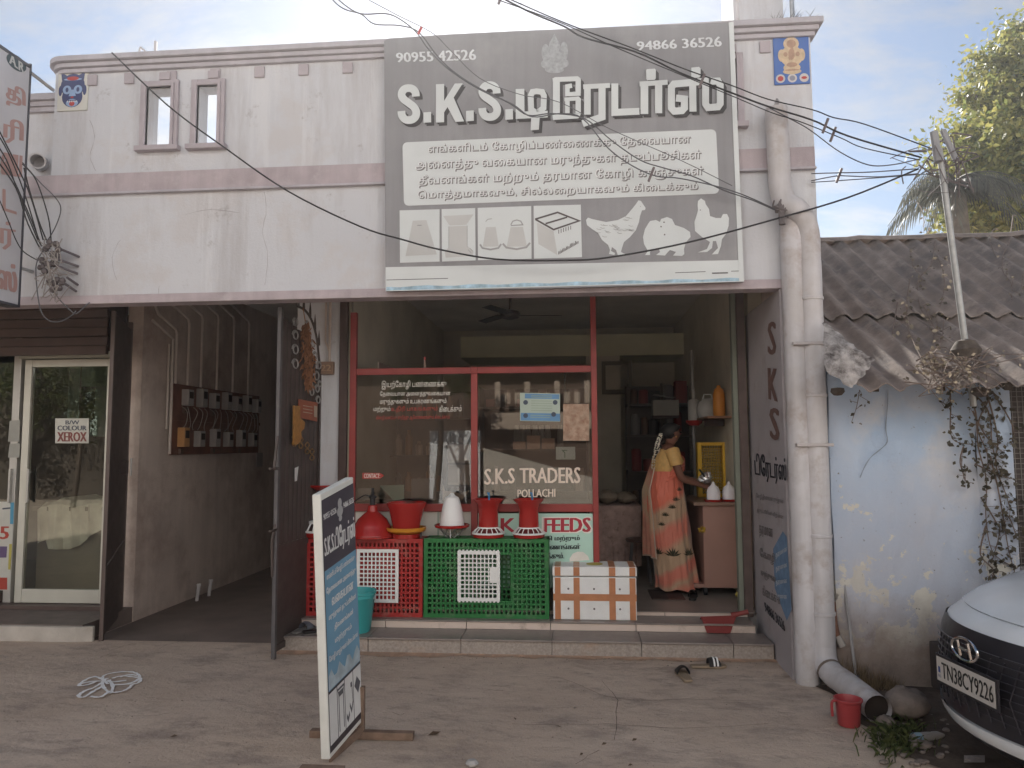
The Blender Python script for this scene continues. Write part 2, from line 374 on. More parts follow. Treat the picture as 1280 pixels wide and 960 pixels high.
# ================================================================ GROUND
def gz(x, y): return 0.0
g = MB(); xs = [-400, -60, -14, -8] + [-6+.25*i for i in range(49)] + [8, 14, 60, 400]; ys = [-400, -60, -20, -10, -8, -6, -5] + [-4+.25*i for i in range(17)] + [1, 3, 8, 60, 400]
random.seed(3)
g.grid([[(x, y, (random.uniform(-.004, .004) if -6 < x < 1.4 and -4 < y < -.1 else 0) - (.03*min(1, max(0, (x-1.75)*3)) if y < 0 and x > 1.75 and x < 8 else 0)) for x in xs] for y in ys])
build('ground', g, ground_m, smooth=True, kind='structure')
dirt_m = mat('damp_earth', (.085, .062, .048), .95, .35, 9, .8, 60, col2=(.12, .09, .07))
d = MB(); rows = []
for i in range(26):
    r = []
    for k in range(18):
        u = i/25; v = k/17; y = -2.6+u*2.1; x0 = 1.56 + .30*max(0, (-y-1.0)) + .05*sin(9*u)+.03*sin(23*u); x = x0+v*2.6
        e = min(1, v*5)*min(1, (1-u)*6+.3)
        r.append((x, y, .004+e*(.012*sin(x*17+y*9)+.012*random.random())+.002))
    rows.append(r)
build('dirt_patch', d.grid(rows), dirt_m, smooth=True, kind='structure')
# cracks and score lines in the concrete: thin inlaid strips
crack_m = mat('crack', (.12, .095, .08), .95, .2, 20); G_ = lambda x, y, off=0: atz(x, y, .006+off)
c = MB()
for P in ([(196, 812), (210, 805), (222, 803), (231, 799), (230, 793)], [(138, 813), (160, 806), (170, 805)], [(640, 846), (700, 847), (770, 873), (860, 874), (950, 876)], [(752, 850), (762, 862), (772, 875), (770, 890), (771, 905), (768, 925)],
          [(640, 905), (700, 906), (760, 905), (850, 910), (960, 905)], [(720, 955), (735, 945), (748, 938)], [(490, 890), (500, 894), (505, 892)], [(180, 895), (200, 893), (213, 891)], [(110, 826), (125, 822), (140, 816)]):
    pts = [atz(*p, .006) for p in smoothpts([(*p, 0) for p in P], 4) for p in [(p[0]+random.uniform(-.8, .8), p[1]+random.uniform(-.5, .5))]]
    c.strip([(p.x, p.y) for p in pts], .008, lambda x, y, o=0: Vector((x, y, .0062)), taper=[.0015+.003*random.random() for _ in pts])
build('ground_cracks', c, crack_m, kind='structure')
# reddish dust gathered against the step, grit scattered over the concrete
k = MB(); random.seed(23); top_, low_ = [], []
for i in range(90):
    x = -2.42+3.95*i/89; w_ = .03+.05*abs(math.sin(i*.37))*random.uniform(.4, 1)+.03*(x < -1)
    top_.append((x, .0665, .012)); low_.append((x, .066-w_, .0042))
k.grid([low_, [(a[0], (a[1]+b[1])/2, .007) for a, b in zip(low_, top_)], top_])
build('dust_drift', k, mat('red_dust', (.46, .30, .21), .95, .25, 14, .6, 90, dirt=(.36, .27, .21), dscale=9), kind='structure')
k = MB(); random.seed(29)
for i in range(700):
    x = random.uniform(-4.6, 1.7); y = random.uniform(-3.2, .05) if i < 420 else .06-abs(random.gauss(0, .10)); 
    if y > -.02 and x > -2.36 and i < 420: continue
    if i >= 420: x = random.uniform(-2.4, 1.5)
    s_ = random.uniform(.002, .006)*(1.8 if random.random() < .04 else 1); a = random.uniform(0, 6); q = [Vector((x+s_*cos(a+t)*random.uniform(.7, 1.3), y+s_*sin(a+t)*random.uniform(.7, 1.3), .004)) for t in (0, 1.57, 3.14, 4.7)]
    k.add(q+[Vector((x, y, .004+s_*.9))], [(0, 1, 4), (1, 2, 4), (2, 3, 4), (3, 0, 4)])
build('grit', k, mat('grit_stone', (.22, .18, .15), .95, .4, 30), label='fine grit scattered over the concrete and along the step', cat='grit', kind='stuff')
# chalk drawing (kolam) on the ground
chalk_m = mat('chalk_powder', (.95, .93, .90), .95, .12, 30)
k = MB()
loops = [[(135, 855), (128, 848), (133, 843), (150, 840), (165, 840), (174, 844), (172, 850), (158, 855), (140, 856)],
         [(140, 848), (152, 845), (165, 846), (176, 848), (172, 854), (160, 855)],
         [(130, 850), (118, 846), (105, 851), (99, 857), (110, 856), (122, 851)],
         [(136, 850), (141, 858), (138, 866), (130, 860), (128, 853), (134, 848)],
         [(138, 866), (150, 865), (160, 861), (165, 856)], [(130, 852), (117, 860), (106, 864), (98, 870), (104, 872), (116, 865), (128, 858)],
         [(113, 871), (124, 872), (132, 868), (137, 864)], [(150, 847), (160, 844), (172, 845)], [(98, 856), (112, 853), (128, 852), (142, 853), (158, 851)]]
for i, P in enumerate(loops):
    pts = smoothpts([(*p, 0) for p in P], 5)
    k.strip([tuple(atz(p.x, p.y, .008))[:2] for p in pts], .018, lambda x, y, o=0, i=i: Vector((x, y, .0085+i*.0005)), taper=[.014+.016*random.random() for _ in pts])
build('chalk_drawing', k, chalk_m, label='white chalk flower drawing on the concrete before the passage', cat='chalk drawing')

# ================================================================ THE SHOP BUILDING
YA, YS = -.38, .70          # upper facade plane, shutter plane
B = root('shop_building', 'single storey shop building with grey lavender parapet, pink bands and an open passage', 'building', (-1.2, YA, 0))
w1, w2 = (-3.335, -3.141, 3.972, 4.444), (-2.919, -2.762, 3.970, 4.437)
w3 = (1.05, 1.20, 3.97, 4.44)
m = MB(); T = .13; y0, y1 = YA, YA+T
xsc = [-4.13, w1[0], w1[1], w2[0], w2[1], w3[0], w3[1], 1.75]
for i in range(len(xsc)-1):
    a, b_ = xsc[i], xsc[i+1]
    hole = i in (1, 3, 5)
    if hole: m.box((a, y0, 3.77), (b_, y1, 3.971)); m.box((a, y0, 4.441), (b_, y1, 4.62))
    else: m.box((a, y0, 3.77), (b_, y1, 4.62))
m.box((-4.75, y0, 2.80), (1.75, y1, 3.62)); m.box((-4.13, y0, 3.62), (1.75, y1, 3.77))
fw = build('facade_wall', m, wall_m, B)
build('side_return_wall', MB().box((-4.9, -.24, 3.62), (-4.135, -.12, 4.44)).box((-10, -.2, 2.80), (-4.753, y1, 3.62)), wall_m, B)
build('recess_cornice', MB().box((-5.2, -.32, 4.44), (-4.14, -.1, 4.49)).box((-5.2, -.29, 4.40), (-4.14, -.1, 4.438)).box((-5.2, -.27, 4.36), (-4.14, -.1, 4.398)), trim_m, B)
m = MB()
for z0_, z1_, pr in ((4.672, 4.715, .085), (4.636, 4.670, .055), (4.600, 4.634, .03)):
    n = 10; pts = [(1.75+pr*.9, YA+.2, z0_), (1.75+pr*.9, YA-pr, z0_)]
    for q in range(n+1):
        a = pi/2*q/n; R_ = .10+pr; pts.append((-4.13+.10-R_*sin(a), YA+.10-R_*cos(a)+0, z0_))
    pts.append((pts[-1][0], YA+.2, z0_)); m.prism([tuple(p) for p in pts], (0, 0, z1_-z0_))
build('cornice', m, trim_m, B, bevel=.004)
for px_ in (117, 163, 216, 270, 325, 380, 435):
    x = aty(px_, 88, YA).x; build('corbel', MB().box((x-.04, YA-.018, 4.495), (x+.04, YA-.001, 4.583)), frame_m, B, bevel=.004)
x = aty(956, 60, YA).x; build('corbel', MB().box((x-.04, YA-.018, 4.495), (x+.04, YA-.001, 4.583)), frame_m, B, bevel=.004)
k = MB(); random.seed(17)
for P in ([(112, 150), (118, 170), (113, 196), (120, 214)], [(330, 240), (333, 262), (328, 290), (335, 322), (331, 356)], [(199, 358), (198, 366), (200, 372)], [(232, 268), (262, 262), (300, 266)], [(150, 300), (140, 322), (146, 350)], [(960, 165), (966, 180), (961, 190)]):
    q = [aty(x, y, YA-.0012) for x, y in P]; q = smoothpts(q, 4); k.strip([(p.x+random.uniform(-.004, .004), p.z) for p in q], .004, lambda x, z, o=0: Vector((x, YA-.0012, z)), taper=[.001+.003*random.random() for _ in q])
build('hairline_cracks', k, mat('hairline', (.30, .28, .29), .9), B)
build('upper_band', MB().box((-4.75, YA-.025, 3.615), (1.745, YA-.001, 3.765)), pink_m, B, bevel=.004)
build('band_drip', MB().box((-4.76, YA-.04, 3.595), (1.75, YA-.001, 3.6135)), trim_m, B, bevel=.004)
build('lower_band', MB().box((-10, YA-.02, 2.73), (1.745, YA+T, 2.798)), pink_m, B, bevel=.004)
for (a, b_, c_, d_) in (w1, w2, w3):
    o = MB()
    for gq, pr in ((.058, .03), (.03, .045)):
        o.box((a-gq, YA-pr, c_-.002), (a-.006, YA-.001, d_+gq)).box((b_+.006, YA-pr-.001, c_-.002), (b_+gq, YA-.001, d_+gq)).box((a-.006, YA-pr+.001, d_+.006), (b_+.006, YA-.001, d_+gq-.001))
    f = build('window_frame', o, frame_m, B, bevel=.003)
    build('window_sill', MB().box((a-.08, YA-.06, c_-.045), (b_+.08, YA-.001, c_-.004)), frame_m, f, world=True, bevel=.004)
    build('window_key_block', MB().box(((a+b_)/2+.0, YA-.035, d_+.06), ((a+b_)/2+.085, YA-.001, d_+.12)), frame_m, f)
# roof and sides, dividing walls, ceilings
build('roof', MB().box((-10, YA+T+.001, 3.46), (1.75, 8, 3.60)), conc_m, B)
build('side_wall', MB().box((1.62, YA+T+.001, 2.72), (1.75, 8, 3.459)).box((1.621, .30, 0), (1.75, 8, 2.719)), cream_m, B)
build('back_wall', MB().box((-6.6, 8.001, 0), (1.75, 8.13, 3.6)), mat('dark_back', (.10, .075, .06), .9), B)
build('ceiling', MB().box((-10, YA+T+.002, 3.40), (1.618, 7.99, 3.458)), ceil_m, B)
build('passage_wall', MB().box((-4.28, .95, 0), (-4.13, 7.99, 3.399)), cream_m, B)
build('dividing_wall', MB().box((-2.51, YS, 0), (-2.10, 7.99, 3.399)), wall_m, B)
build('inner_wall', MB().box((-2.099, YS+.10, .2), (-2.05, 5.6, 3.399)), olive_m, B)
build('inner_wall', MB().box((1.50, .76, .2), (1.619, 5.6, 3.399)), olive_m, B)
build('shop_back_wall', MB().box((-2.049, 5.6, .2), (1.619, 5.7, 3.399)), olive_m, B)
bl = aty(576, 445, 4.6); br = aty(866, 412, 4.6)
build('loft_beam', MB().box((bl.x, 4.6, 2.86), (br.x, 5.59, 3.16)), mat('loft_paint', (.72, .70, .50), .8, .1, 2), B)
build('inner_partition', MB().box((br.x, 4.4, .226), (1.499, 4.5, 3.399)).box((.15, 4.62, .226), (.62, 4.72, 2.859)), olive_m, B)
# inner frames at the back of the shop
m = MB(); P = lambda px_, py_: aty(px_, py_, 4.55)
a = P(752, 452); b_ = P(790, 487); m.box((a.x, 4.52, b_.z), (a.x+.05, 4.58, a.z)).box((b_.x-.05, 4.52, b_.z), (b_.x, 4.58, a.z)).box((a.x, 4.515, b_.z-.06), (b_.x+.02, 4.585, b_.z)).box((a.x, 4.515, a.z-.05), (b_.x, 4.585, a.z))
build('ventilator_frame', m, mat('drab_frame', (.2, .18, .14), .8), B)
# front column plaster edge bits: shutter guides
build('shutter_guide', MB().box((-2.108, YS-.03, .19), (-2.036, YS+.05, 2.95)), brownp_m, B, bevel=.004)
build('shutter_guide', MB().box((1.382, YS-.05, .19), (1.448, YS+.04, 2.95)), mat('guide_grey_brown', (.13, .095, .085), .6, .2, 8), B, bevel=.004)
build('guide_lip', MB().box((-2.035, YS+.01, .2), (-2.014, YS+.07, 2.95)), mat('cream_edge', (.42, .38, .30), .7), B)
build('guide_lip', MB().box((1.345, YS-.01, .2), (1.381, YS+.07, 2.95)), mat('green_edge', (.25, .27, .22), .7), B)
build('shutter_box', MB().box((-2.098, .40, 2.951), (1.445, .64, 3.398)), mat('shutter_drum', (.10, .09, .085), .6, .15, 6), B)
# fin wall at the right end with painted lettering
def finp(px_, py_, off=0):
    A0 = Vector((1.476, .66, 0)); A1 = Vector((1.465, -.38, 0)); n = Vector((-(A1-A0).y*-1, 0, 0)); dd = (A1-A0).normalized(); n = Vector((dd.y, -dd.x, 0))
    return onp(px_, py_, A0, n) + n*(off+.003)
fin = build('fin_wall', MB().prism([(1.465, -.38, 0), (1.62, -.38, 0), (1.62, .759, 0), (1.477, .759, 0)], (0, 0, 2.729)), mat('fin_paint', (.40, .37, .38), .8, .08, 2, .2, 80, dirt=(.30, .26, .24), dscale=3, damt=.4), B)
DK = mat('fin_black_paint', (.05, .05, .06), .8, .2, 20); BR = mat('fin_brown_paint', (.17, .10, .085), .8, .2, 20); BL = mat('fin_blue_paint', (.16, .26, .40), .8, .15, 20); GR = mat('fin_grey_paint', (.22, .20, .20), .8, .2, 20)
fr = MB(); text(fr, 'S', quad(finp, (961, 402), (970, 402), (970, 444), (961, 443)), .0004, .22, 3)
text(fr, 'K', quad(finp, (961, 460), (972, 461), (972, 502), (962, 499)), .0004, .2, 3); text(fr, 'S', quad(finp, (963, 509), (974, 511), (974, 552), (964, 548)), .0004, .22, 3)
build('painted_letters', fr, BR, fin)
fr = MB(); text(fr, 'டிரேடர்ஸ்', quad(finp, (943, 566), (983, 572), (984, 608), (945, 600)), .0006, .02, 3)
text(fr, '94866 36526', quad(finp, (956, 752), (981, 776), (982, 790), (957, 764)), .0006, .02, 2); build('painted_letters', fr, DK, fin)
fr = MB()
for i, (s_, q) in enumerate((('கோழி தீவனங்கள் மருந்துகள்', ((946, 616), (980, 623), (980, 632), (946, 624))), ('தடுப்பூசிகள் விற்பனை', ((947, 634), (980, 643), (980, 651), (947, 641))), ('தரமான', ((949, 656), (966, 661), (967, 678), (950, 672))),
        ('கோழி', ((950, 684), (969, 692), (970, 708), (951, 700))), ('குஞ்சுகள்', ((951, 710), (970, 719), (971, 732), (952, 722))), ('கிடைக்கும்', ((953, 730), (975, 742), (976, 756), (954, 744))))):
    fr = MB(); text(fr, s_, quad(finp, *q), .0006, .02, 2); build('painted_line', fr, GR, fin)
build('painted_arrow', MB().poly([finp(967, 686, .0002), finp(979, 664, .0002), finp(984, 671, .0002), finp(990, 762, .0002), finp(984, 776, .0002), finp(969, 735, .0002)]), BL, fin)
fr = MB()
for i in range(4): text(fr, 'தரமான', quad(finp, (970, 692+i*17), (984, 684+i*20), (985, 691+i*20), (971, 699+i*17)), .0006, .03, 2)
build('painted_letters', fr, mat('fin_pale_paint', (.45, .5, .56), .8), fin)
# pale boxed pipe strip on the fin front
b = MB(); b.lathe([(.0, 3.27), (.04, 3.26), (.068, 3.22), (.078, 3.15), (.078, 0)], (1.545, -.452, 0), 20, cap=False)
bo = build('boxed_pipe', b, white_pvc, B, smooth=True)
bo.scale = (1, 1, 1)
# switch box with conduit on the column, house plate
build('conduit', MB().tube([(-2.20, YS-.02, 3.1), (-2.20, YS-.02, 2.38)], .012).tube([(-2.24, YS-.02, 3.1), (-2.24, YS-.02, 2.56), (-2.20, YS-.02, 2.46)], .008), cream_m, B)
bq = build('junction_box', MB().box((-2.285, YS-.05, 2.26), (-2.155, YS-.001, 2.375)), mat('junction_box_brown', (.26, .17, .12), .6, .15, 10), B, bevel=.008)
p_ = MB(); rm = rectmap((-2.262, YS-.053, 2.225), (.11, 0, 0), (0, 0, .07), (0, -1, 0)); text(p_, '22', rectmap((-2.265, YS-.053, 2.290), (.09, 0, 0), (0, 0, .055), (0, -1, 0)), 0, .05); build('box_number', p_, mat('ochre', (.45, .3, .2), .7), bq)
# tiles painted at the parapet corners
def tile(name, x0, x1, z0, z1, m_, lab=None):
    return build(name, MB().box((x0, YA-.012, z0), (x1, YA-.001, z1)), m_, B, bevel=.003, label=lab)
def ell(mb, fm, cx, cy, rx, ry, off, n=20, a0=0, a1=2*pi):
    return mb.poly([fm(cx+rx*cos(a0+(a1-a0)*i/n), cy+ry*sin(a0+(a1-a0)*i/n), off) for i in range(n)])
t1 = tile('painted_tile', -4.10, -3.845, 4.295, 4.625, mat('tile_cream', (.62, .61, .55), .35, .04), 'cream tile painted with a blue horned mask')
fm = rectmap((-4.10, YA-.0135, 4.295), (.255, 0, 0), (0, 0, .33), (0, -1, 0))
NV = mat('tile_navy', (.05, .06, .16), .4); LB = mat('tile_light_blue', (.30, .42, .62), .4); RD = mat('tile_red', (.45, .06, .05), .4)
a = MB(); ell(a, fm, .5, .62, .40, .30, 0); ell(a, fm, .5, .34, .34, .26, .0003); a.poly([fm(.14, .75, .0006), fm(.1, .97, .0006), fm(.3, .88, .0006)]); a.poly([fm(.7, .88, .0006), fm(.9, .97, .0006), fm(.86, .75, .0006)])
ell(a, fm, .10, .5, .06, .13, .0006); ell(a, fm, .9, .5, .06, .13, .0006); build('mask_drawing', a, NV, t1)
a = MB(); ell(a, fm, .32, .52, .14, .11, .001); ell(a, fm, .68, .52, .14, .11, .001); a.poly([fm(.44, .52, .001), fm(.56, .52, .001), fm(.62, .36, .001), fm(.38, .36, .001)]); ell(a, fm, .5, .19, .2, .10, .001); ell(a, fm, .5, .78, .30, .03, .001); build('mask_drawing', a, LB, t1)
a = MB(); ell(a, fm, .32, .52, .05, .06, .0014); ell(a, fm, .68, .52, .05, .06, .0014); a.strip([(.24, .29), (.36, .25), (.64, .25), (.76, .29)], .03, lambda x, y, o=0: fm(x, y, .0014)); build('mask_drawing', a, NV, t1)
a = MB(); ell(a, fm, .5, .80, .2, .05, .0018); ell(a, fm, .5, .17, .09, .06, .0018); ell(a, fm, .5, .33, .05, .02, .0018); build('mask_drawing', a, RD, t1)
a = MB(); [ell(a, fm, .36+.07*i, .225, .02, .025, .0022, 8) for i in range(5)]; build('mask_drawing', a, mat('tile_white', (.7, .7, .68), .4), t1)
t2 = tile('painted_tile', 1.482, 1.737, 4.245, 4.61, mat('tile_blue', (.07, .15, .42), .35, .06), 'blue tile painted with a seated cream deity')
fm2 = rectmap((1.482, YA-.0135, 4.245), (.255, 0, 0), (0, 0, .365), (0, -1, 0)); CRM = mat('tile_figure_cream', (.58, .45, .30), .45, .15, 30); TN = mat('tile_figure_tan', (.42, .27, .19), .45, .2, 30)
a = MB(); ell(a, fm2, .5, .84, .22, .14, 0); ell(a, fm2, .5, .58, .32, .22, .0003); ell(a, fm2, .5, .34, .24, .10, .0006); ell(a, fm2, .22, .60, .10, .13, .0009); ell(a, fm2, .78, .60, .10, .13, .0009); ell(a, fm2, .5, .26, .26, .06, .0012)
build('figure_drawing', a, CRM, t2)
a = MB(); ell(a, fm2, .5, .84, .13, .085, .0016); ell(a, fm2, .5, .62, .09, .12, .0016); ell(a, fm2, .33, .62, .06, .05, .0016); ell(a, fm2, .67, .62, .06, .05, .0016); a.strip([(.5, .78), (.54, .66), (.47, .56), (.42, .52)], .07, lambda x, y, o=0: fm2(x, y, .002)); ell(a, fm2, .5, .40, .15, .05, .0016); ell(a, fm2, .5, .29, .2, .02, .0016); build('figure_drawing', a, TN, t2)
a = MB(); [ell(a, fm2, x_, .12, .13, .09, .0005) for x_ in (.17, .5, .83)]; build('figure_drawing', a, mat('tile_pale', (.55, .52, .5), .4), t2)
a = MB(); ell(a, fm2, .17, .12, .08, .055, .001); ell(a, fm2, .83, .12, .08, .03, .001); build('figure_drawing', a, RD, t2)
a = MB(); ell(a, fm2, .5, .12, .08, .055, .001); build('figure_drawing', a, mat('tile_grey', (.25, .25, .3), .4), t2)
# ---- left shop front: steps, aluminium door
dk = mat('shutter_slat_brown', (.085, .055, .045), .5, .2, 5)
build('shop_sill', MB().box((-6.6, .25, 0), (-4.14, .95, .135)), mat('sill_stone', (.17, .135, .12), .6, .2, 6, .1), B)
kb = MB(); random.seed(5)
pts = [(-6.6+i*.2, .21+random.uniform(-.006, .006)) for i in range(12)]+[(-4.17, .22), (-4.05, .25)]
kb.prism([(x, y, 0) for x, y in pts]+[(-4.05, .28, 0), (-6.6, .249, 0)], (0, 0, .125)); build('kerb_edge', kb, mat('whitewashed_kerb', (.52, .48, .43), .85, .15, 6, .3, 60, dirt=(.3, .25, .2), damt=.4), B, bevel=.006)
build('door_threshold', MB().box((-6.6, .78, .1352), (-4.282, .95, .17)), mat('threshold', (.11, .08, .07), .5, .2), B)
for i in range(6): build('shutter_slat', MB().box((-6.6, .62+.012*(i % 2), 2.47+i*.085), (-4.281, .66, 2.55+i*.085)), dk, B, bevel=.004)
d0 = build('fixed_post', MB().box((-5.395, .90, .171), (-5.32, .96, 2.9)), alu_m, B, bevel=.004)
dr = build('door', MB().box((-5.265, .88, .176), (-5.195, .93, 2.46)).box((-4.43, .88, .176), (-4.37, .93, 2.46)).box((-5.194, .882, 2.39), (-4.431, .928, 2.46)).box((-5.194, .882, .176), (-4.431, .928, .30)), mat('door_white_frame', (.62, .61, .54), .4, .05, metal=.2), B, bevel=.004, label='aluminium framed glass door')
build('pane', MB().box((-5.194, .902, .301), (-4.431, .908, 2.389)), glass_door, dr)
build('handle', MB().box((-5.175, .85, 1.10), (-5.155, .87, 1.42)).box((-5.18, .86, 1.12), (-5.15, .881, 1.14)).box((-5.18, .86, 1.38), (-5.15, .881, 1.40)), alu_m, dr, bevel=.004)
build('door_head', MB().box((-5.319, .86, 2.47), (-4.282, .95, 2.53)), mat('door_head_green', (.40, .40, .33), .5, .08), B, bevel=.003)
build('head_panel', MB().box((-5.319, .90, 2.531), (-4.282, .94, 2.98)), mat('dark_panel', (.055, .04, .035), .6, .2), B)
sd = build('side_panel', MB().box((-5.64, .88, .176), (-5.40, .93, .26)).box((-5.72, .88, .176), (-5.641, .93, 2.9)), brownp_m, B)
build('side_pane', MB().box((-5.64, .90, .261), (-5.396, .906, 2.9)), glass_door, sd)
build('handle', MB().box((-5.375, .87, 1.10), (-5.355, .899, 1.42)), alu_m, d0, bevel=.004)
build('bay_wall', MB().box((-10, .70, .136), (-6.001, .95, 2.98)), cream_m, B)
build('outer_post', MB().box((-6.0, .80, .171), (-5.721, .95, 2.9)), mat('brown_board', (.11, .07, .06), .6, .2), B)
build('inner_back_wall', MB().box((-10, 3.6, .1), (-4.281, 3.7, 3.39)).box((-10, .96, .1), (-9.9, 3.6, 3.39)), mat('left_shop_wall', (.16, .13, .10), .8, .2, 1), B)
build('shop_inner_floor', MB().box((-10, .951, .02), (-4.281, 3.6, .15)), mat('left_floor', (.12, .10, .09), .4, .1), B)
# stair tower on the roof, pole and shrub debris
build('stair_tower', MB().box((1.30, -.05, 3.601), (1.66, .5, 5.7)), wall_m, B)
build('tower_pipe', MB().tube([(1.30, -.10, 3.9), (1.285, -.10, 5.6)], .022), white_pvc, B, smooth=True)
build('roof_pole', MB().tube([(1.70, -.15, 4.4), (1.70, -.15, 5.6)], .018), steel_m, B, smooth=True)
rb = MB(); a_ = aty(194, 66, -.1); rb.tube([a_+Vector((0, 0, -.6)), a_+Vector((0, 0, .10))], .012)
a_ = aty(174, 66, -.1); rb.tube(smoothpts([a_+Vector((0, 0, -.5)), a_+Vector((.0, 0, .0)), a_+Vector((.03, 0, .03)), a_+Vector((.06, 0, 0))]), .008); build('roof_rebar', rb, white_pvc, B)
# drain stub at the left recess
a_ = aty(52, 204, -.26); ds = build('drain_stub', MB().lathe([(.055, 0), (.062, .0), (.062, .16), (.05, .16), (.048, .02), (0, .02)], (0, 0, 0), 24, cap=False), white_pvc, B, world=False, smooth=True)
ds.rotation_euler = (radians(100), 0, radians(28)); ds.location = Vector((a_.x-.02, -.24, a_.z)) - B.location

# ================================================================ ENTRANCE STEPS of the shop (slabs and tiles one by one)
S = root('entrance_steps', 'low grey stone steps with a cream tiled riser in front of the shop', 'steps', (-.45, .06, 0))
granite = mat('grey_granite', (.36, .315, .28), .6, .22, 60, .25, 140, dirt=(.40, .29, .22), dscale=3, damt=.38); creamt = mat('cream_tile', (.68, .57, .50), .4, .06, 3, dirt=(.33, .26, .21), dscale=5, damt=.36)
tread = mat('tread_stone', (.26, .225, .205), .35, .12, 12, .1, 120, dirt=(.24, .21, .19), dscale=4, damt=.4)
build('step_core', MB().box((-2.34, .095, 0), (1.40, 3, .09)).box((-2.3, .41, .09), (1.38, 3, .16)), conc_m, S)
J1 = [aty(p, 810, .066).x for p in (354, 460, 576, 690, 802, 917)]+[1.46]
J1[0] = -2.36
for i in range(6): build('riser_slab', MB().box((J1[i]+.002, .066+.002*(i % 2), 0), (J1[i+1]-.002, .094, .108)), granite, S, bevel=.003)
for i in range(6): build('tread_slab', MB().box((J1[i]+.002, .052, .1085), (J1[i+1]-.002, .378, .124)), tread, S, bevel=.004)
J2 = [-2.34]+[aty(p, 782, .379).x for p in (482, 583, 688, 795, 905)]+[1.40]
for i in range(6): build('riser_tile', MB().box((J2[i]+.003, .379, .1245), (J2[i+1]-.003, .409, .179)), creamt, S, bevel=.002)
for i in range(6): build('tread_slab', MB().box((J2[i]+.002, .368, .1795), (J2[i+1]-.002, .64, .191)), tread, S, bevel=.003)
J3 = [-2.10, -1.3, -.6, .1, .72, 1.40]
for i in range(5): build('riser_tile', MB().box((J3[i]+.003, .641, .1915), (J3[i+1]-.003, .67, .222)), creamt, S, bevel=.002)
F = build('shop_floor', MB().box((-2.048, .632, .2222), (1.499, 5.6, .2262)), mat('shop_floor_tile', (.26, .23, .205), .35, .15, 3, dirt=(.22, .2, .18), damt=.35), kind='structure')
build('shop_floor_base', MB().box((-2.048, .671, .0), (1.619, 5.6, .2221)), conc_m, kind='structure')
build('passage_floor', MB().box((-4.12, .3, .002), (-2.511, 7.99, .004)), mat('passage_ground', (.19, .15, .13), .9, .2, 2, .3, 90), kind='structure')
# ================================================================ MAIN SIGNBOARD
YG = -.47
sg = root('main_signboard', 'large grey printed signboard with white Tamil lettering and hens above the shop', 'signboard', (-.1, YG, 2.77))
grey_vinyl = mat('grey_vinyl', (.27, .265, .275), .42, .08, 2, .7, 2.2, streak=.16, dirt=(.33, .325, .33), dscale=1.2, damt=.4); white_vinyl = mat('white_vinyl', (.62, .65, .65), .45, .05, 3, .6, 2.2)
def sp(px_, py_, off=0): return aty(px_, py_, YG-.003-off)
def spo(o): return lambda x, y, off=0: sp(x, y, o+off)
top = [(480, 51), (486, 48), (560, 43), (640, 39), (760, 34), (860, 30), (917, 27)]
bot = [(930, 352), (800, 357), (700, 360), (600, 362), (482, 364)]
pl = [aty(x, y, YG) for x, y in top+bot]
build('board', MB().prism([tuple(p) for p in pl], (0, .03, 0)), [grey_vinyl], sg)
fq = MB()
for z_ in (2.80, 3.4, 4.05, 4.62): fq.box((-1.40, YG+.031, z_), (1.18, YG+.055, z_+.03))
for x_ in (-1.38, -.1, 1.15): fq.box((x_, YG+.0555, 2.79), (x_+.03, YG+.085, 4.66))
build('back_frame', fq, rust_m, sg)
build('edge_strip', MB().prism([tuple(aty(*p, YG-.006)) for p in ((911, 28), (917, 27), (930, 352), (924, 352))], (0, .005, 0)), white_vinyl, sg)
build('lower_strip', MB().poly([sp(482, 334, .0005), sp(929, 325, .0005), sp(930, 352, .0005), sp(482, 364, .0005)]), white_vinyl, sg)
b_ = MB(); n = 26
b_.grid([[sp(483+445*i/n, 360-11.*i/n+.9*sin(i*1.7)-1.4, .001) for i in range(n+1)], [sp(483+445*i/n, 363-12.*i/n, .001) for i in range(n+1)]])
build('blue_fade', b_, mat('blue_print', (.34, .50, .60), .5, .35, 14), sg)
ln = MB(); ln.strip([(483, 350), (560, 348)], .8, spo(.0015)); ln.strip([(844, 341), (882, 339.5)], .8, spo(.0015)); ln.strip([(890, 341.5), (910, 341)], 1.6, spo(.0015)); ln.strip([(914, 339), (928, 338.5)], .8, spo(.0015))
build('fine_print', ln, mat('print_dark', (.09, .085, .09), .5), sg)
# phone numbers
ph = MB(); pw = mat('faded_white_print', (.64, .66, .68), .5)
text(ph, '90955 42526', quad(spo(.001), (495, 66), (594, 61.5), (595, 75), (496, 78)), 0, .012, 3); build('phone_number', ph, pw, sg); ph = MB(); text(ph, '94866 36526', quad(spo(.001), (796, 52), (901, 45.5), (902, 58), (797, 63)), 0, .012, 3)
build('phone_number', ph, pw, sg)
# emblem
em = MB(); fe = lambda x, y, o=0: sp(x, y, .001+o)
ell(em, fe, 693, 58, 7, 10, 0); ell(em, fe, 693, 74, 14, 11, .0004); ell(em, fe, 682, 66, 5, 11, .0008); ell(em, fe, 705, 64, 5, 12, .0008); ell(em, fe, 693, 87, 12, 4.5, .0012); ell(em, fe, 684, 80, 8, 6, .0016); ell(em, fe, 703, 79, 8, 6, .0016); em.poly([fe(689, 50, .0016), fe(693, 42, .0016), fe(697, 50, .0016)])
build('emblem', em, mat('emblem_print', (.36, .37, .385), .5, .2, 40), sg)
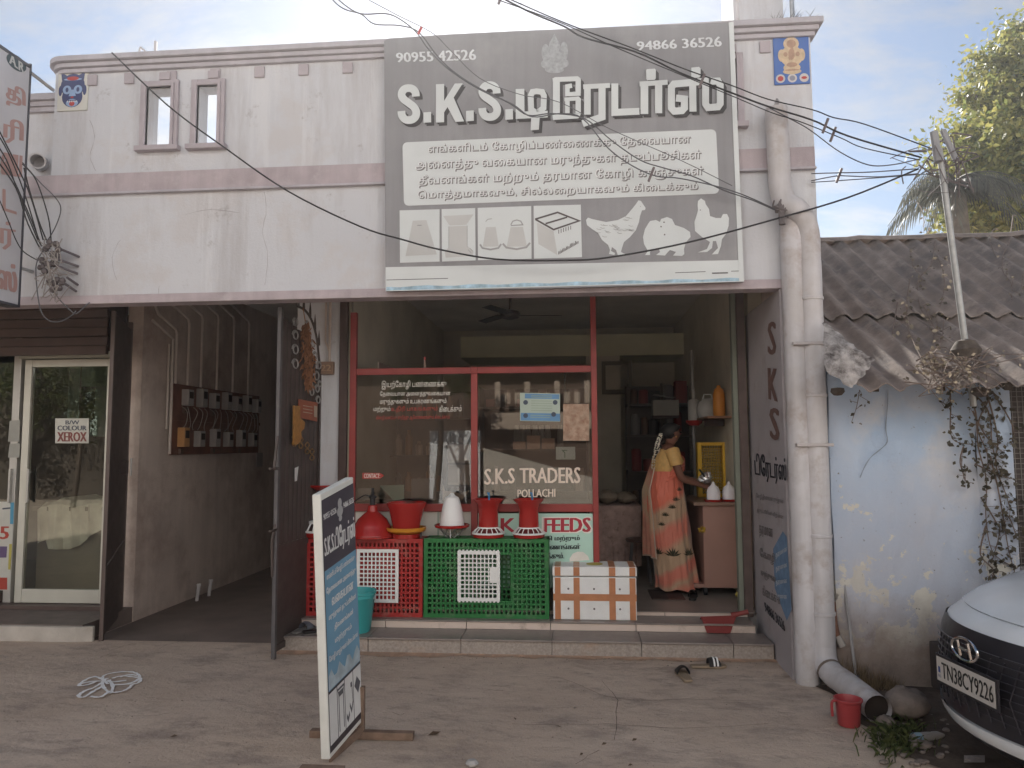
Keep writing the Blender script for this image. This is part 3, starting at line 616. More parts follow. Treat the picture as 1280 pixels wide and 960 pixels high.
# title
def R1(x, y): return (480+x*.171875, 80+y*.171875)
def R3(x, y): return (640+x/4, y/4)
def title(mb, dx, dy, off):
    f = lambda x, y, o=0: sp(x+dx, y+dy, off+o)
    def pg(P, tr, o=0): mb.poly([f(*tr(*p), o) for p in P])
    def st(P, w, tr, o=0, sm=0):
        P = [(*tr(*p), 0) for p in P]; P = smoothpts(P, 5) if sm else P
        mb.strip([(p[0], p[1]) for p in P], w, f, o)
    for (ox, oy) in ((0, 0), (588, -22)):
        t_ = lambda x, y, ox=ox, oy=oy: R1(x+ox, y+oy)
        st([(232, 236), (228, 205), (208, 182), (180, 175), (150, 182), (131, 205), (129, 232), (146, 258), (182, 285), (216, 312), (234, 345), (230, 380), (208, 402), (178, 408), (150, 400), (131, 375), (126, 342)], 9.6, t_, 0, 1)
    pg([(287, 352), (342, 348), (343, 424), (287, 427)], R1); pg([(597, 341), (652, 337), (653, 413), (597, 417)], R1); pg([(882, 330), (937, 326), (938, 402), (882, 406)], R1)
    pg([(378, 147), (437, 145), (437, 423), (378, 426)], R1); pg([(437, 268), (515, 142), (573, 140), (506, 245), (437, 352)], R1, .0003); pg([(455, 300), (505, 240), (582, 417), (520, 421)], R1, .0006)
    # tti: two strokes, ring and tail
    pg([(958, 182), (1020, 180), (1022, 345), (1190, 340), (1190, 388), (958, 400)], R1)
    st([(1115, 362), (1070, 330), (1067, 230), (1080, 203), (1110, 198), (1150, 203), (1163, 230), (1160, 320), (1118, 352)], 7.2, R1, .0005); pg([(1070, 392), (1132, 390), (1126, 478), (1067, 482)], R1, .0008)
    # ree
    st([(222, 392), (222, 585)], 8.6, R3); pg([(202, 392), (215, 386), (330, 381), (343, 392), (345, 405), (205, 410)], R3, .0003)
    st([(331, 400), (331, 466)], 6.6, R3, .0006); st([(343, 468), (285, 471)], 5.2, R3, .0009); st([(277, 481), (277, 432), (300, 428)], 5.6, R3, .0012)
    st([(331, 492), (331, 566)], 6.6, R3, .0006); pg([(262, 488), (334, 482), (345, 494), (345, 502), (262, 506)], R3, .0015); st([(277, 500), (277, 566)], 5.6, R3, .0018); pg([(202, 574), (345, 566), (338, 586), (330, 592), (205, 600)], R3, .0021)
    st([(356, 434), (490, 427)], 6, R3, .0012); st([(377, 430), (377, 573)], 8.2, R3, .0016); st([(450, 430), (450, 585), (353, 618)], 8.8, R3, .002)
    st([(514, 417), (514, 562), (637, 556)], 8.6, R3)
    st([(638, 420), (778, 411)], 6.2, R3, .0024); st([(662, 418), (662, 570)], 9.6, R3, .0028); st([(733, 414), (733, 566)], 9, R3, .0028); pg([(674, 346), (714, 343), (719, 350), (719, 392), (713, 399), (676, 401), (671, 394), (671, 352)], R3)
    st([(905, 558), (903, 412), (810, 420), (797, 435), (797, 540), (812, 556), (850, 553), (862, 540), (862, 495), (820, 490)], 8.8, R3, .0032)
    st([(903, 412), (975, 405), (968, 425), (968, 520), (980, 538), (1030, 534), (1041, 518), (1041, 425), (1030, 405), (985, 407)], 8.6, R3, .0040); pg([(897, 338), (935, 334), (943, 342), (943, 380), (936, 388), (903, 390), (896, 384)], R3, .001)
tsm = MB()
for o_, d_ in ((.0002, 3.8), (.0052, 2.0)):
    q = MB(); title(q, d_, d_*1.08, .0004 if o_ < .001 else .0052); tsm.add(q.v, q.f)
build('title_shadow', tsm, mat('title_shadow_print', (.055, .05, .052), .5, .2, 9), sg)
tb = MB(); title(tb, 0, 0, .0100); build('title_lettering', tb, white_vinyl, sg)
# description panel
pn = MB(); q = []
cs = [(503, 177, 895, 162), (898, 252, 506, 257)]
P4 = [(503, 178), (895, 161.5), (899, 242), (505, 257.5)]
def rounded(P, r):
    o = []
    for i in range(4):
        a = Vector(P[i]); pr = Vector(P[i-1]); nx = Vector(P[(i+1) % 4]); u = (pr-a).normalized()*r; w_ = (nx-a).normalized()*r
        for t in range(6):
            k_ = t/5; o.append(a+u*(1-k_)**2+w_*k_**2)
    return o
build('description_panel', pn.poly([sp(p.x, p.y, .0006) for p in rounded(P4, 7)]), white_vinyl, sg)
ds_ = MB(); dw = MB()
for s_, (a, b_, c_, d_) in (('எங்களிடம் கோழிப்பண்ணைக்கு தேவையான', ((535, 180), (863, 167), (863, 182), (535, 194))), ('அனைத்து வகையான மருந்துகள் தடுப்பூசிகள்', ((519, 199), (876, 186), (876, 202), (519, 215))),
        ('தீவனங்கள் மற்றும் தரமான கோழி குஞ்சுகள்', ((523, 219), (879, 206), (879, 222), (523, 234))), ('மொத்தமாகவும், சில்லறையாகவும் கிடைக்கும்', ((522, 238), (872, 226), (872, 240), (522, 251)))):
    ds_ = MB(); dw = MB()
    for k_, (dx, dy) in enumerate(((1.3, 1.5), (.8, .9), (.35, -.2))):
        text(ds_, s_, quad(lambda x, y, o=0, k_=k_: sp(x, y, .0012+k_*.0004+o), *[(p[0]+dx, p[1]+dy) for p in (a, b_, c_, d_)]), goff=.010)
    text(dw, s_, quad(lambda x, y, o=0: sp(x, y, .0042+o), a, b_, c_, d_), 0, 0, goff=.014)
    build('description_shadow', ds_, mat('print_grey', (.20, .19, .19), .5), sg); build('description_line', dw, mat('print_white', (.74, .75, .75), .5), sg)
# product pictures
def pic(P, parts):
    o = build('product_picture', MB().poly([sp(x, y, .0006) for x, y in P]), white_vinyl, sg)
    for nm, m_, fn in parts:
        k_ = MB(); fn(k_); build(nm, k_, m_, o)
pg1 = mat('picture_grey_light', (.52, .52, .51), .5, .05); pg2 = mat('picture_grey', (.33, .33, .33), .5, .1); pg3 = mat('picture_dark', (.10, .085, .085), .5, .1)
f1 = lambda x, y, o=0: sp(x, y, .0012+o)
pic([(499.5, 263), (549.5, 261.5), (549.5, 327), (500, 328.5)], [('picture_shape', pg1, lambda k: k.poly([f1(516, 276), f1(533, 275), f1(546, 318), f1(507, 320)])), ('picture_shape', pg2, lambda k: k.strip([(521.5, 281.8), (527, 281.6)], 1.2, f1, .001))])
def feeder_pic(k): k.poly([f1(554, 270), f1(592, 268), f1(583, 281), f1(562, 282)]); k.poly([f1(561, 283, .0004), f1(584, 282, .0004), f1(584, 309, .0004), f1(561, 310, .0004)]); k.poly([f1(556, 315, .0008), f1(561, 309, .0008), f1(585, 308, .0008), f1(592, 314, .0008), f1(591, 320, .0008), f1(557, 322, .0008)])
pic([(552, 261.4), (594, 260), (594.5, 325.5), (552.5, 327)], [('picture_shape', pg1, feeder_pic), ('picture_shape', pg2, lambda k: (k.strip([(585, 312), (589, 316)], .8, f1, .0015), k.strip([(587, 310), (591, 314)], .8, f1, .0018), k.strip([(561, 283), (561, 310)], .6, f1, .0015), k.strip([(584, 282), (584, 309)], .6, f1, .0015)))])
def drinkers(k):
    for cx, w_ in ((613.5, 11), (646, 14)): k.poly([f1(cx-w_*.55, 284), f1(cx+w_*.55, 283.5), f1(cx+w_*.9, 308, 0), f1(cx-w_*.9, 308.5)])
def drinkers2(k):
    k.strip([(600, 305.5), (603, 310), (613, 312), (623, 310), (626.5, 305)], 2.2, f1, .001); k.strip([(628.5, 304.5), (633, 309.5), (646, 311.5), (658, 309), (662.5, 303.5)], 2.4, f1, .001)
    k.strip([(607, 277), (610, 274), (615, 273.4)], .8, f1, .001); k.strip([(638.5, 281), (641, 276.5), (646, 275), (651, 276.5), (653.5, 281), (638.5, 282)], 1.4, f1, .001)
pic([(597, 259.8), (664, 257.5), (664.5, 323.5), (597.5, 325.3)], [('picture_shape', pg1, drinkers), ('picture_shape', pg2, drinkers2)])
def boxpic(k):
    k.strip([(669, 274), (697, 265.5), (724, 276), (692, 287), (669, 274)], 2.2, f1, .001); k.strip([(682, 279.5), (709, 271.5)], 2, f1, .0014)
    random.seed(9)
    for i in range(16): x = 698+i*1.6; y = 318-i*.9; k.poly([f1(x, y-2-random.random()*4, .001), f1(x+1, y-2.4-random.random()*4, .001), f1(x+1, y, .001), f1(x, y, .001)])
    for i in range(6): x = 698+i*3; y = 291-i*1; k.poly([f1(x, y-4, .001), f1(x+.8, y-4, .001), f1(x+.8, y+1, .001), f1(x, y+1, .001)])
pic([(667, 257.3), (726, 255.8), (727.5, 321.5), (667.5, 323.3)], [('picture_shape', pg1, lambda k: (k.poly([f1(671, 278), f1(692, 289), f1(697, 319), f1(673, 305)]),)), ('picture_shape', pg3, boxpic)])
# hens and chicks
H1 = [(370, 140), (380, 128), (400, 135), (470, 150), (530, 140), (570, 120), (600, 85), (620, 60), (632, 42), (645, 45), (655, 60), (668, 80), (665, 90), (650, 92), (640, 120), (635, 150), (620, 190), (590, 225), (560, 250), (550, 280), (545, 300), (570, 312), (555, 322), (530, 318), (520, 290), (500, 275), (495, 295), (515, 305), (512, 315), (485, 310), (490, 290), (480, 265), (450, 240), (430, 205), (400, 185), (375, 165)]
H2 = [(690, 145), (720, 140), (740, 150), (745, 135), (775, 125), (800, 135), (815, 165), (860, 180), (890, 200), (893, 225), (870, 250), (860, 285), (862, 310), (850, 320), (805, 318), (820, 300), (790, 290), (775, 305), (765, 318), (720, 315), (740, 300), (735, 285), (700, 285), (690, 300), (690, 315), (665, 315), (680, 295), (660, 260), (655, 225), (665, 185), (680, 160)]
H3 = [(930, 45), (945, 32), (965, 45), (968, 60), (985, 85), (990, 120), (1020, 130), (1045, 130), (1055, 110), (1075, 110), (1085, 130), (1083, 170), (1070, 210), (1050, 235), (1045, 270), (1030, 310), (1000, 312), (1015, 295), (1030, 280), (1020, 245), (1005, 245), (1000, 280), (975, 300), (930, 302), (975, 285), (990, 250), (950, 225), (915, 195), (912, 150), (925, 110), (930, 90), (928, 65)]
R7 = lambda x, y: (640+x/4, 240+y/4)
for nm, H_ in (('hen_print', H1), ('chicks_print', H2), ('rooster_print', H3)):
    o = build(nm, MB().poly([sp(*R7(*p), .0008) for p in reversed(H_)]), white_vinyl, sg)
    if H_ is H1:
        k = MB(); random.seed(4)
        for i in range(26):
            x = random.uniform(410, 600); y = random.uniform(155, 225) if x < 540 else random.uniform(120, 200)
            a = R7(x, y); k.strip([a, (a[0]+3, a[1]+1.4), (a[0]+6, a[1]+1)], .5, f1, .001+i*.0001)
        a = R7(640, 72); k.strip([a, (a[0]+1, a[1])], 1, f1, .001); build('feather_lines', k, pg2, o)
    elif H_ is H2:
        k = MB(); 
        for q in ((742, 172), (757, 150), (760, 212)): a = R7(*q); k.strip([a, (a[0]+1.6, a[1]+.6)], 1.6, f1, .001)
        build('beak_marks', k, pg3, o)
    else:
        k = MB(); a = R7(940, 88); k.strip([a, (a[0]+.8, a[1]+1)], 1, f1, .001); build('beak_marks', k, pg3, o)

# ================================================================ BLADE SIGN at the far left
XA = -4.2
ab = root('blade_sign', 'tall narrow cream blade sign with terracotta Tamil letters at the far left', 'blade sign', (XA, -.7, 2.7))
build('panel', MB().box((XA-.09, -1.02, 2.70), (XA, -.575, 4.56)), mat('blade_cream', (.63, .63, .66), .5, .08, 3), ab)
build('frame', MB().box((XA-.10, -.576, 2.68), (XA+.006, -.56, 4.60)).box((XA-.10, -1.05, 2.68), (XA+.006, -1.021, 4.60)).box((XA-.10, -1.02, 4.561), (XA+.006, -.577, 4.585)).box((XA-.10, -1.02, 2.68), (XA+.006, -.577, 2.698)), mat('blade_frame', (.07, .07, .085), .5), ab)
build('bracket', MB().tube([(XA-.05, -.57, 4.57), (XA+.02, -.33, 4.50)], .014).tube([(XA-.05, -.56, 3.0), (XA-.05, -.38, 3.0)], .014), steel_m, ab)
fa = lambda x, y, o=0: atx(x, y, XA+.002+o)
k = MB(); k.poly([fa(20.5+12.5*cos(a_/12*pi), 78.5+9.5*sin(a_/12*pi)+8.5*cos(a_/12*pi)*.75) for a_ in range(24)]); build('logo_oval', k, mat('logo_teal', (.035, .07, .085), .5), ab)
k = MB(); text(k, 'A.R', quad(lambda x, y, o=0: fa(x, y, .001+o), (12, 66), (30, 80), (30, 92), (12, 79)), 0, .06, 3); build('logo_text', k, mat('logo_white', (.6, .62, .6), .5), ab)
k = MB()
for s_, q in (('தி', ((8, 101), (31, 112), (31, 140), (9, 131))), ('ரி', ((6, 146), (29, 152), (28, 182), (5, 178))), ('யை', ((3, 190), (27, 194), (26, 222), (2, 218))), ('ட', ((4, 236), (19, 240), (20, 268), (4, 263))), ('ர்', ((1, 276), (19, 278), (18, 315), (1, 311))), ('ஸ்', ((-4, 326), (21, 331), (20, 366), (-4, 360)))):
    k = MB(); text(k, s_, quad(lambda x, y, o=0: fa(x, y, .001+o), *q), 0, .12, 4); build('letter', k, mat('terracotta_print', (.52, .33, .30), .55, .1), ab)

# ================================================================ SHOP WINDOW (red steel frame, panes, stickers)
YW = .70
sw = root('shop_window', 'red steel framed shop window with lettered glass panes and printed lower panels', 'shop window', (-.9, YW, .2))
fr = lambda a, b_, nm='frame': build(nm, MB().box(a, b_), red_m, sw, bevel=.004)
fr((-2.012, YW-.02, .227), (-1.955, YW+.03, 2.82), 'post'); fr((-.92, YW-.018, .227), (-.862, YW+.03, 2.25), 'mullion'); fr((.135, YW-.02, .192), (.185, YW+.03, 3.39), 'post')
for a, b_ in ((-1.954, -.921), (-.861, .134)): fr((a, YW-.016, 2.252), (b_, YW+.028, 2.31), 'top_rail'); fr((a, YW-.016, 1.045), (b_, YW+.028, 1.112), 'lower_rail')
fr((-.92, YW-.017, 2.251), (-.862, YW+.029, 2.311), 'rail_joint')
pa = build('pane', MB().box((-1.953, YW+.004, 1.113), (-.922, YW+.010, 2.251)), glass_win, sw); pb = build('pane', MB().box((-.860, YW+.004, 1.113), (.133, YW+.010, 2.251)), glass_win, sw)
wp = lambda x, y, o=0: aty(x, y, YW-.001-o)
WT = mat('white_sticker', (.80, .78, .72), .6); RT = mat('red_sticker', (.42, .06, .045), .6)
k = MB()
text(k, 'இயற்கோழி பண்ணைக்கு', quad(wp, (477, 476), (558, 475), (558, 486), (477, 487)), 0, 0, goff=.016)
text(k, 'தேவையான அனைத்துவகையான', quad(wp, (475, 489), (563, 488), (563, 496), (475, 497)), .0002, 0, goff=.016)
text(k, 'மருந்துகளும் உபகரணங்களும்', quad(wp, (475, 498.5), (558, 497.5), (558, 506), (475, 507)), 0, 0, goff=.016)
text(k, 'மற்றும்', quad(wp, (467, 508), (488, 508), (488, 516), (467, 516)), .0002, 0, goff=.016); text(k, 'கிடைக்கும்', quad(wp, (549, 507), (577, 506), (577, 514), (549, 515)), 0, 0, goff=.016)
build('pane_lettering', k, WT, pa)
k = MB(); text(k, 'உதிரி பாகங்களும்', quad(wp, (489, 508), (547, 507), (547, 515), (489, 516)), .0002, 0, goff=.016); text(k, '(கோழி வளர்ப்பு குறித்து ஆலோசனைகளும் கிடைக்கும்)', quad(wp, (470, 519.5), (562, 518), (562, 525), (470, 526)), 0, 0, goff=.012); build('pane_lettering', k, RT, pa)
build('contact_label', MB().poly([wp(453, 591), wp(475, 591), wp(480, 594.5), wp(475, 598.5), wp(453, 598.5)]), RT, pa)
k = MB(); text(k, 'CONTACT:', quad(wp, (455, 592), (475, 592), (475, 597.5), (455, 597.5)), .001, .01, 2); build('pane_lettering', k, WT, pa)
k = MB()
k = MB(); text(k, 'S.K.S', quad(wp, (606, 586), (643, 585), (643, 604), (606, 606)), 0, .03, 3); text(k, 'TRADERS', quad(wp, (650, 585), (725, 584), (725, 604), (650, 604)), 0, .016, 3); text(k, 'POLLACHI', quad(wp, (647, 612), (694, 611), (694, 621), (647, 622)), 0, .012, 3)
build('pane_lettering', k, mat('pale_gold_sticker', (.80, .68, .58), .6), pb)
# printed sheets on the panes
k = build('blue_notice', MB().poly([wp(650, 491), wp(700, 492), wp(700, 527), wp(650, 526)]), mat('notice_cream', (.42, .50, .44), .6, .05), pb)
q = MB(); q.poly([wp(656, 492, .0006), wp(699, 493, .0006), wp(699, 499, .0006), wp(656, 498, .0006)]); q.poly([wp(651, 516, .0006), wp(700, 517, .0006), wp(700, 526.5, .0006), wp(651, 525.5, .0006)]); build('notice_band', q, mat('notice_blue', (.13, .28, .48), .6), k)
q = MB(); [ell(q, wp, x_, y_, 3, 3, .001) for x_, y_ in ((657, 503), (694, 503), (657, 519.5), (692, 518))]; build('notice_drawing', q, mat('notice_dark', (.06, .08, .12), .6), k)
q = MB(); [q.strip([(664, 501+i*3), (690, 501.5+i*3)], .8, wp, .001) for i in range(5)]; [q.strip([(663, 519+i*2.5), (688, 519.5+i*2.5)], .8, wp, .0014) for i in range(2)]; [q.strip([(664, 494.5+i*2), (690, 495+i*2)], .8, wp, .0014) for i in range(2)]; build('notice_text', q, mat('notice_grey', (.30, .38, .30), .6), k)
build('tan_poster', MB().poly([wp(704, 505), wp(736.5, 505), wp(736.5, 551), wp(704, 551)]), mat('poster_tan', (.42, .30, .22), .6, .25, 14, dirt=(.28, .15, .1), dscale=20, damt=.5), pb)
wcard = build('white_card', MB().box(aty(695, 574.5, YW+.03), aty(719, 558.5, YW+.018)), mat('card_white', (.55, .60, .57), .5, .08), pb, bevel=.004)
q = MB(); q.strip([(706, 572), (706, 566), (703, 563), (709, 563)], .9, lambda x, y, o=0: aty(x, y, YW+.017-o)); build('card_mark', q, mat('card_green', (.06, .16, .08), .6), wcard)
build('hanging_hook', MB().tube([aty(706, 462, YW+.04), aty(706.5, 480, YW+.04), aty(708.5, 540, YW+.04), aty(707, 545, YW+.04), aty(704, 545.5, YW+.04)], .006), black_m, sw)
# lower panels
build('lower_panel', MB().box((-1.954, YW+.012, .228), (-.921, YW+.02, 1.044)), mat('pale_panel', (.66, .66, .60), .6, .1, 3, dirt=(.38, .36, .3), damt=.35), sw)
build('panel_stile', MB().box((-1.40, YW+.006, .6), (-1.385, YW+.0115, 1.04)), mat('pale_green_stile', (.38, .44, .38), .6), sw); build('panel_stile', MB().box((-1.22, YW+.006, .6), (-1.205, YW+.0115, 1.04)), mat('pale_green_stile', (0, 0, 0)), sw)
fp = build('feeds_panel', MB().box((-.86, YW-.002, .40), (.133, YW+.006, 1.03)), mat('mint_print', (.50, .74, .64), .5, .06, 3), sw, label='mint green printed panel lettered with FEEDS in red')
fpp = lambda x, y, o=0: aty(x, y, YW-.0035-o)
k = MB(); text(k, 'S', quad(fpp, (607, 648), (617, 648), (617, 665.5), (607, 665.5)), 0, .2, 3); text(k, '.K.S', quad(fpp, (619, 647.5), (664, 647.5), (664, 665.5), (619, 665.5)), 0, .035, 3); text(k, 'FEEDS', quad(fpp, (680.5, 647.5), (737.5, 647), (737.5, 665), (680.5, 665.5)), 0, .04, 4)
build('panel_lettering', k, mat('feeds_red', (.42, .03, .05), .5), fp)
k = MB(); [text(k, s_, quad(lambda x, y, o=0: fpp(x, y, -.0006+o), (a-1, b1-1.2), (c_+1, b1-1.2), (c_+1, b2+1.2), (a-1, b2+1.2)), 0, w_, 4) for s_, a, c_, b1, b2, w_ in (('FEEDS', 680, 738, 647, 665.5, .06),)]; build('letter_outline', k, WT, fp)
k = MB(); text(k, 'கோழி மற்றும்', quad(fpp, (664, 670), (724.5, 669), (724.5, 677.5), (664, 678)), 0, .014, 3); text(k, 'உபகரணங்கள்', quad(fpp, (660, 680.5), (725, 679.5), (725, 688), (660, 689)), 0, .014, 3); text(k, 'கிடைக்கும்.', quad(fpp, (664, 691), (705, 690.5), (705, 698), (664, 698.5)), 0, .02, 3)
build('panel_lettering', k, mat('feeds_black', (.03, .05, .05), .5), fp)
k = MB(); k.poly([fpp(712, 698, .001), fpp(716, 692, .001), fpp(722, 689.5, .001), fpp(729, 690, .001), fpp(735, 695, .001), fpp(737, 700, .001), fpp(712, 702, .001)]); build('hen_print', k, WT, fp)

# ================================================================ POULTRY CRATES
def crate(name, label, x0, x1, y0, depth, z0, h, m_, door_m, gate, group=None, nx=26, nz=14):
    r = root(name, label, 'poultry crate', ((x0+x1)/2, y0+depth/2, z0), 0, group)
    def panel(nm, O, U, V, Nn, nu, nv, rim, hole=None):
        O, U, V, Nn = map(Vector, (O, U, V, Nn)); k = MB(); t = .010
        def bar(u0, u1, v0, v1, th, o=0):
            c_ = [O+U*u+V*v+Nn*(o+dz) for dz in (0, -th) for u, v in ((u0, v0), (u1, v0), (u1, v1), (u0, v1))]
            k.add(c_, [(0, 1, 2, 3), (7, 6, 5, 4), (0, 4, 5, 1), (1, 5, 6, 2), (2, 6, 7, 3), (3, 7, 4, 0)])
        ru = rim/U.length; rv = rim/V.length
        bar(0, 1, 0, rv, .022); bar(0, 1, 1-rv, 1, .022); bar(0, ru, rv, 1-rv, .021); bar(1-ru, 1, rv, 1-rv, .021)
        bw = .0085/U.length; bh = .0085/V.length
        for i in range(1, nu):
            u = ru+(1-2*ru)*i/nu
            if hole and hole[0]-.01 < u < hole[1]+.01:
                bar(u-bw, u+bw, rv, hole[2], t, -.003); bar(u-bw, u+bw, hole[3], 1-rv, t, -.003)
            else: bar(u-bw, u+bw, rv, 1-rv, t, -.003)
        for j in range(1, nv):
            v = rv+(1-2*rv)*j/nv
            if hole and hole[2]-.01 < v < hole[3]+.01:
                bar(ru, hole[0], v-bh, v+bh, t, -.0042); bar(hole[1], 1-ru, v-bh, v+bh, t, -.0042)
            else: bar(ru, 1-ru, v-bh, v+bh, t, -.0042)
        if hole:
            a, b_, c_, d_ = hole; q = .012
            bar(a-q/U.length, a, c_-q/V.length, d_+q/V.length, .016, -.001); bar(b_, b_+q/U.length, c_-q/V.length, d_+q/V.length, .016, -.001); bar(a, b_, c_-q/V.length, c_, .016, -.001); bar(a, b_, d_, d_+q/V.length, .016, -.001)
        return build(nm, k, m_, r)
    w_ = x1-x0; z1 = z0+h
    panel('front_panel', (x0, y0, z0), (w_, 0, 0), (0, 0, h), (0, -1, 0), nx, nz, .035, gate)
    panel('back_panel', (x0, y0+depth, z0), (w_, 0, 0), (0, 0, h), (0, -1, 0), nx, nz, .03)
    panel('side_panel', (x0+.002, y0+depth-.002, z0+.002), (0, -depth+.026, 0), (0, 0, h-.004), (-1, 0, 0), 8, nz, .025); panel('side_panel', (x1-.002, y0+.024, z0+.002), (0, depth-.026, 0), (0, 0, h-.004), (1, 0, 0), 8, nz, .025)
    panel('top_panel', (x0+.002, y0+.022, z1-.002), (w_-.004, 0, 0), (0, depth-.024, 0), (0, 0, 1), nx, 8, .03); 
    build('bottom_panel', MB().box((x0+.024, y0+.024, z0+.006), (x1-.024, y0+depth-.024, z0+.016)), m_, r)
    # sliding door
    return r
def slide_door(r, x0, x1, z0, z1, y, m_, nu, nz, solid=None, scallop=False):
    k = MB(); rim = .028
    k.box((x0, y-.008, z0), (x1, y+.004, z0+rim)).box((x0, y-.008, z1-rim), (x1, y+.004, z1)).box((x0, y-.0075, z0+rim), (x0+rim, y+.0035, z1-rim)).box((x1-rim, y-.0075, z0+rim), (x1, y+.0035, z1-rim))
    for i in range(1, nu): x = x0+rim+(x1-x0-2*rim)*i/nu; k.box((x-.005, y-.005, z0+rim), (x+.005, y+.002, z1-rim))
    for i in range(1, nz): z = z0+rim+(z1-z0-2*rim)*i/nz; k.box((x0+rim, y-.006, z-.005), (x1-rim, y+.001, z+.005))
    if scallop:
        n = 11
        for i in range(n):
            x = x0+(x1-x0)*(i+.5)/n; k.box((x-.008, y-.007, z1), (x+.008, y+.003, z1+.010)); k.box((x-.008, y-.007, z0-.010), (x+.008, y+.003, z0))
    if solid: k.box((solid[0], y-.009, solid[1]), (solid[2], y-.0005, solid[3]))
    build('sliding_door', k, m_, r, label='white sliding gate')
redp = mat('red_plastic', (.38, .032, .03), .38, .1, 5, dirt=(.40, .17, .14), dscale=7, damt=.42); greenp = mat('green_plastic', (.028, .17, .05), .4, .1, 5, dirt=(.14, .22, .13), dscale=7, damt=.42); whitep = mat('white_plastic', (.82, .83, .81), .4, .05, 5)
ZT = .1912
cw = MB()
c1 = crate('poultry_crate', 'red plastic poultry crate with a white gate, left of the green crate', -2.305, -1.298, .46, .20, ZT, .645, redp, None, None)
slide_door(c1, -1.86, -1.50, ZT+.12, ZT+.56, .452, whitep, 9, 11)
c2 = crate('poultry_crate', 'green plastic poultry crate with a white sliding gate in its middle', -1.288, -.240, .46, .20, ZT, .65, greenp, None, (.30, .70, .22, .80))
slide_door(c2, -1.00, -.645, ZT+.14, ZT+.55, .456, whitep, 9, 10, solid=(-.73, ZT+.29, -.66, ZT+.42), scallop=True)

# ================================================================ FEEDERS AND DRINKERS on the crates
redg = mat('red_gloss', (.36, .022, .018), .25, .06, 4, coat=.3, rvar=.03); orangep = mat('orange_plastic', (.62, .26, .03), .35, .06, 4); blackp = black_m; bluep = mat('blue_strap', (.05, .22, .45), .4)
tz = ZT+.651
def at(px_, y=.56): return aty(px_, 660, y).x
# bell drinker
x = at(465.5); r = root('bell_drinker', 'red dome shaped bell drinker with black valve on the red crate', 'drinker', (x, .56, ZT+.646))
build('dome', MB().lathe([(.185, .0), (.19, .012), (.185, .03), (.165, .06), (.155, .10), (.125, .155), (.08, .195), (.048, .22), (.04, .27), (.03, .275)], n=32), redg, r, world=False, smooth=True)
build('rim', MB().lathe([(.188, 0), (.198, .004), (.198, .016), (.188, .02)], n=32), redg, r, world=False, smooth=True)
build('valve', MB().lathe([(.024, .276), (.024, .33), (.034, .335), (.034, .35), (.014, .36), (.012, .42)], n=16), blackp, r, world=False, smooth=True)
build('hose', MB().tube(smoothpts([(-.005, 0, .34), (-.06, -.02, .36), (-.12, -.01, .33), (-.17, .02, .30)]), .006), blackp, r, world=False, smooth=True)
# hopper feeder with orange tray
x = at(508); r = root('hopper_feeder', 'red hopper feeder standing in an orange tray on the red crate', 'feeder', (x, .56, ZT+.646))
build('hopper', MB().lathe([(.115, .075), (.12, .11), (.15, .235), (.168, .27), (.172, .30), (.160, .30), (.15, .27), (.10, .12)], n=32, cap=False), redg, r, world=False, smooth=True)
build('tray', MB().lathe([(.09, .035), (.13, .04), (.165, .06), (.172, .085), (.165, .09), (.15, .07), (.10, .05)], n=32, cap=False), orangep, r, world=False, smooth=True)
build('tray_base', MB().lathe([(.12, .0), (.12, .034), (.09, .036)], n=24), redg, r, world=False, smooth=True)
build('leg', MB().box((.13, -.05, .0), (.142, -.038, .06)), blackp, r, world=False)
# white drinker with red rim on wire stand
x = at(565); r = root('cone_drinker', 'white cone shaped drinker in a red saucer on a wire stand above the green crate', 'drinker', (x, .56, tz))
build('jar', MB().lathe([(.105, .10), (.10, .14), (.085, .24), (.068, .31), (.058, .335), (.03, .35), (.012, .37), (.0, .372)], n=32), mat('white_pp', (.80, .80, .79), .35, .03, 5), r, world=False, smooth=True)
build('saucer', MB().lathe([(.10, .075), (.145, .085), (.152, .105), (.145, .108), (.13, .095), (.10, .095)], n=32), redg, r, world=False, smooth=True)
k = MB()
for a_ in range(6): k.tube([(.13*cos(a_), .13*sin(a_), .08), (.06*cos(a_+1.2), .06*sin(a_+1.2), .003), (.13*cos(a_+2.1), .13*sin(a_+2.1), .08)], .004, 6)
k.tube([(0, -.09, .09), (0, -.09, -.03)], .005, 6); build('stand', k, steel_m, r, world=False)
# tube feeders with white grille
def tube_feeder(px_, label, y=.56):
    r = root('tube_feeder', label, 'feeder', (at(px_), y, tz), 0, 'tube feeders standing on the green crate')
    build('tube', MB().lathe([(.085, .07), (.085, .085), (.082, .24), (.086, .25), (.10, .285), (.13, .315), (.132, .322), (.125, .322), (.095, .29), (.078, .25)], n=32, cap=False), redg, r, world=False, smooth=True)
    build('pan', MB().lathe([(.12, 0), (.132, .006), (.135, .03), (.128, .034), (.11, .02)], n=32), redg, r, world=False, smooth=True)
    k = MB()
    for q in range(16):
        a_ = 2*pi*q/16; k.tube([(.132*cos(a_), .132*sin(a_), .036), (.115*cos(a_), .115*sin(a_), .06), (.086*cos(a_), .086*sin(a_), .084)], .0045, 5)
    k.lathe([(.128, .030), (.142, .032), (.142, .044), (.128, .046)], n=32, cap=False); k.lathe([(.086, .080), (.095, .080), (.094, .090), (.086, .090)], n=32, cap=False)
    build('grille', k, whitep, r, world=False, smooth=True)
    build('inner_tray', MB().lathe([(.07, .03), (.115, .031), (.084, .078), (.07, .08)], n=24), mat('tray_dark_red', (.12, .015, .015), .5), r, world=False, smooth=True)
    build('strap', MB().tube([(.012, -.03, .25), (.010, -.035, .33), (.008, -.03, .375), (-.003, -.02, .372)], .0085, 6), bluep, r, world=False, smooth=True)
    return r
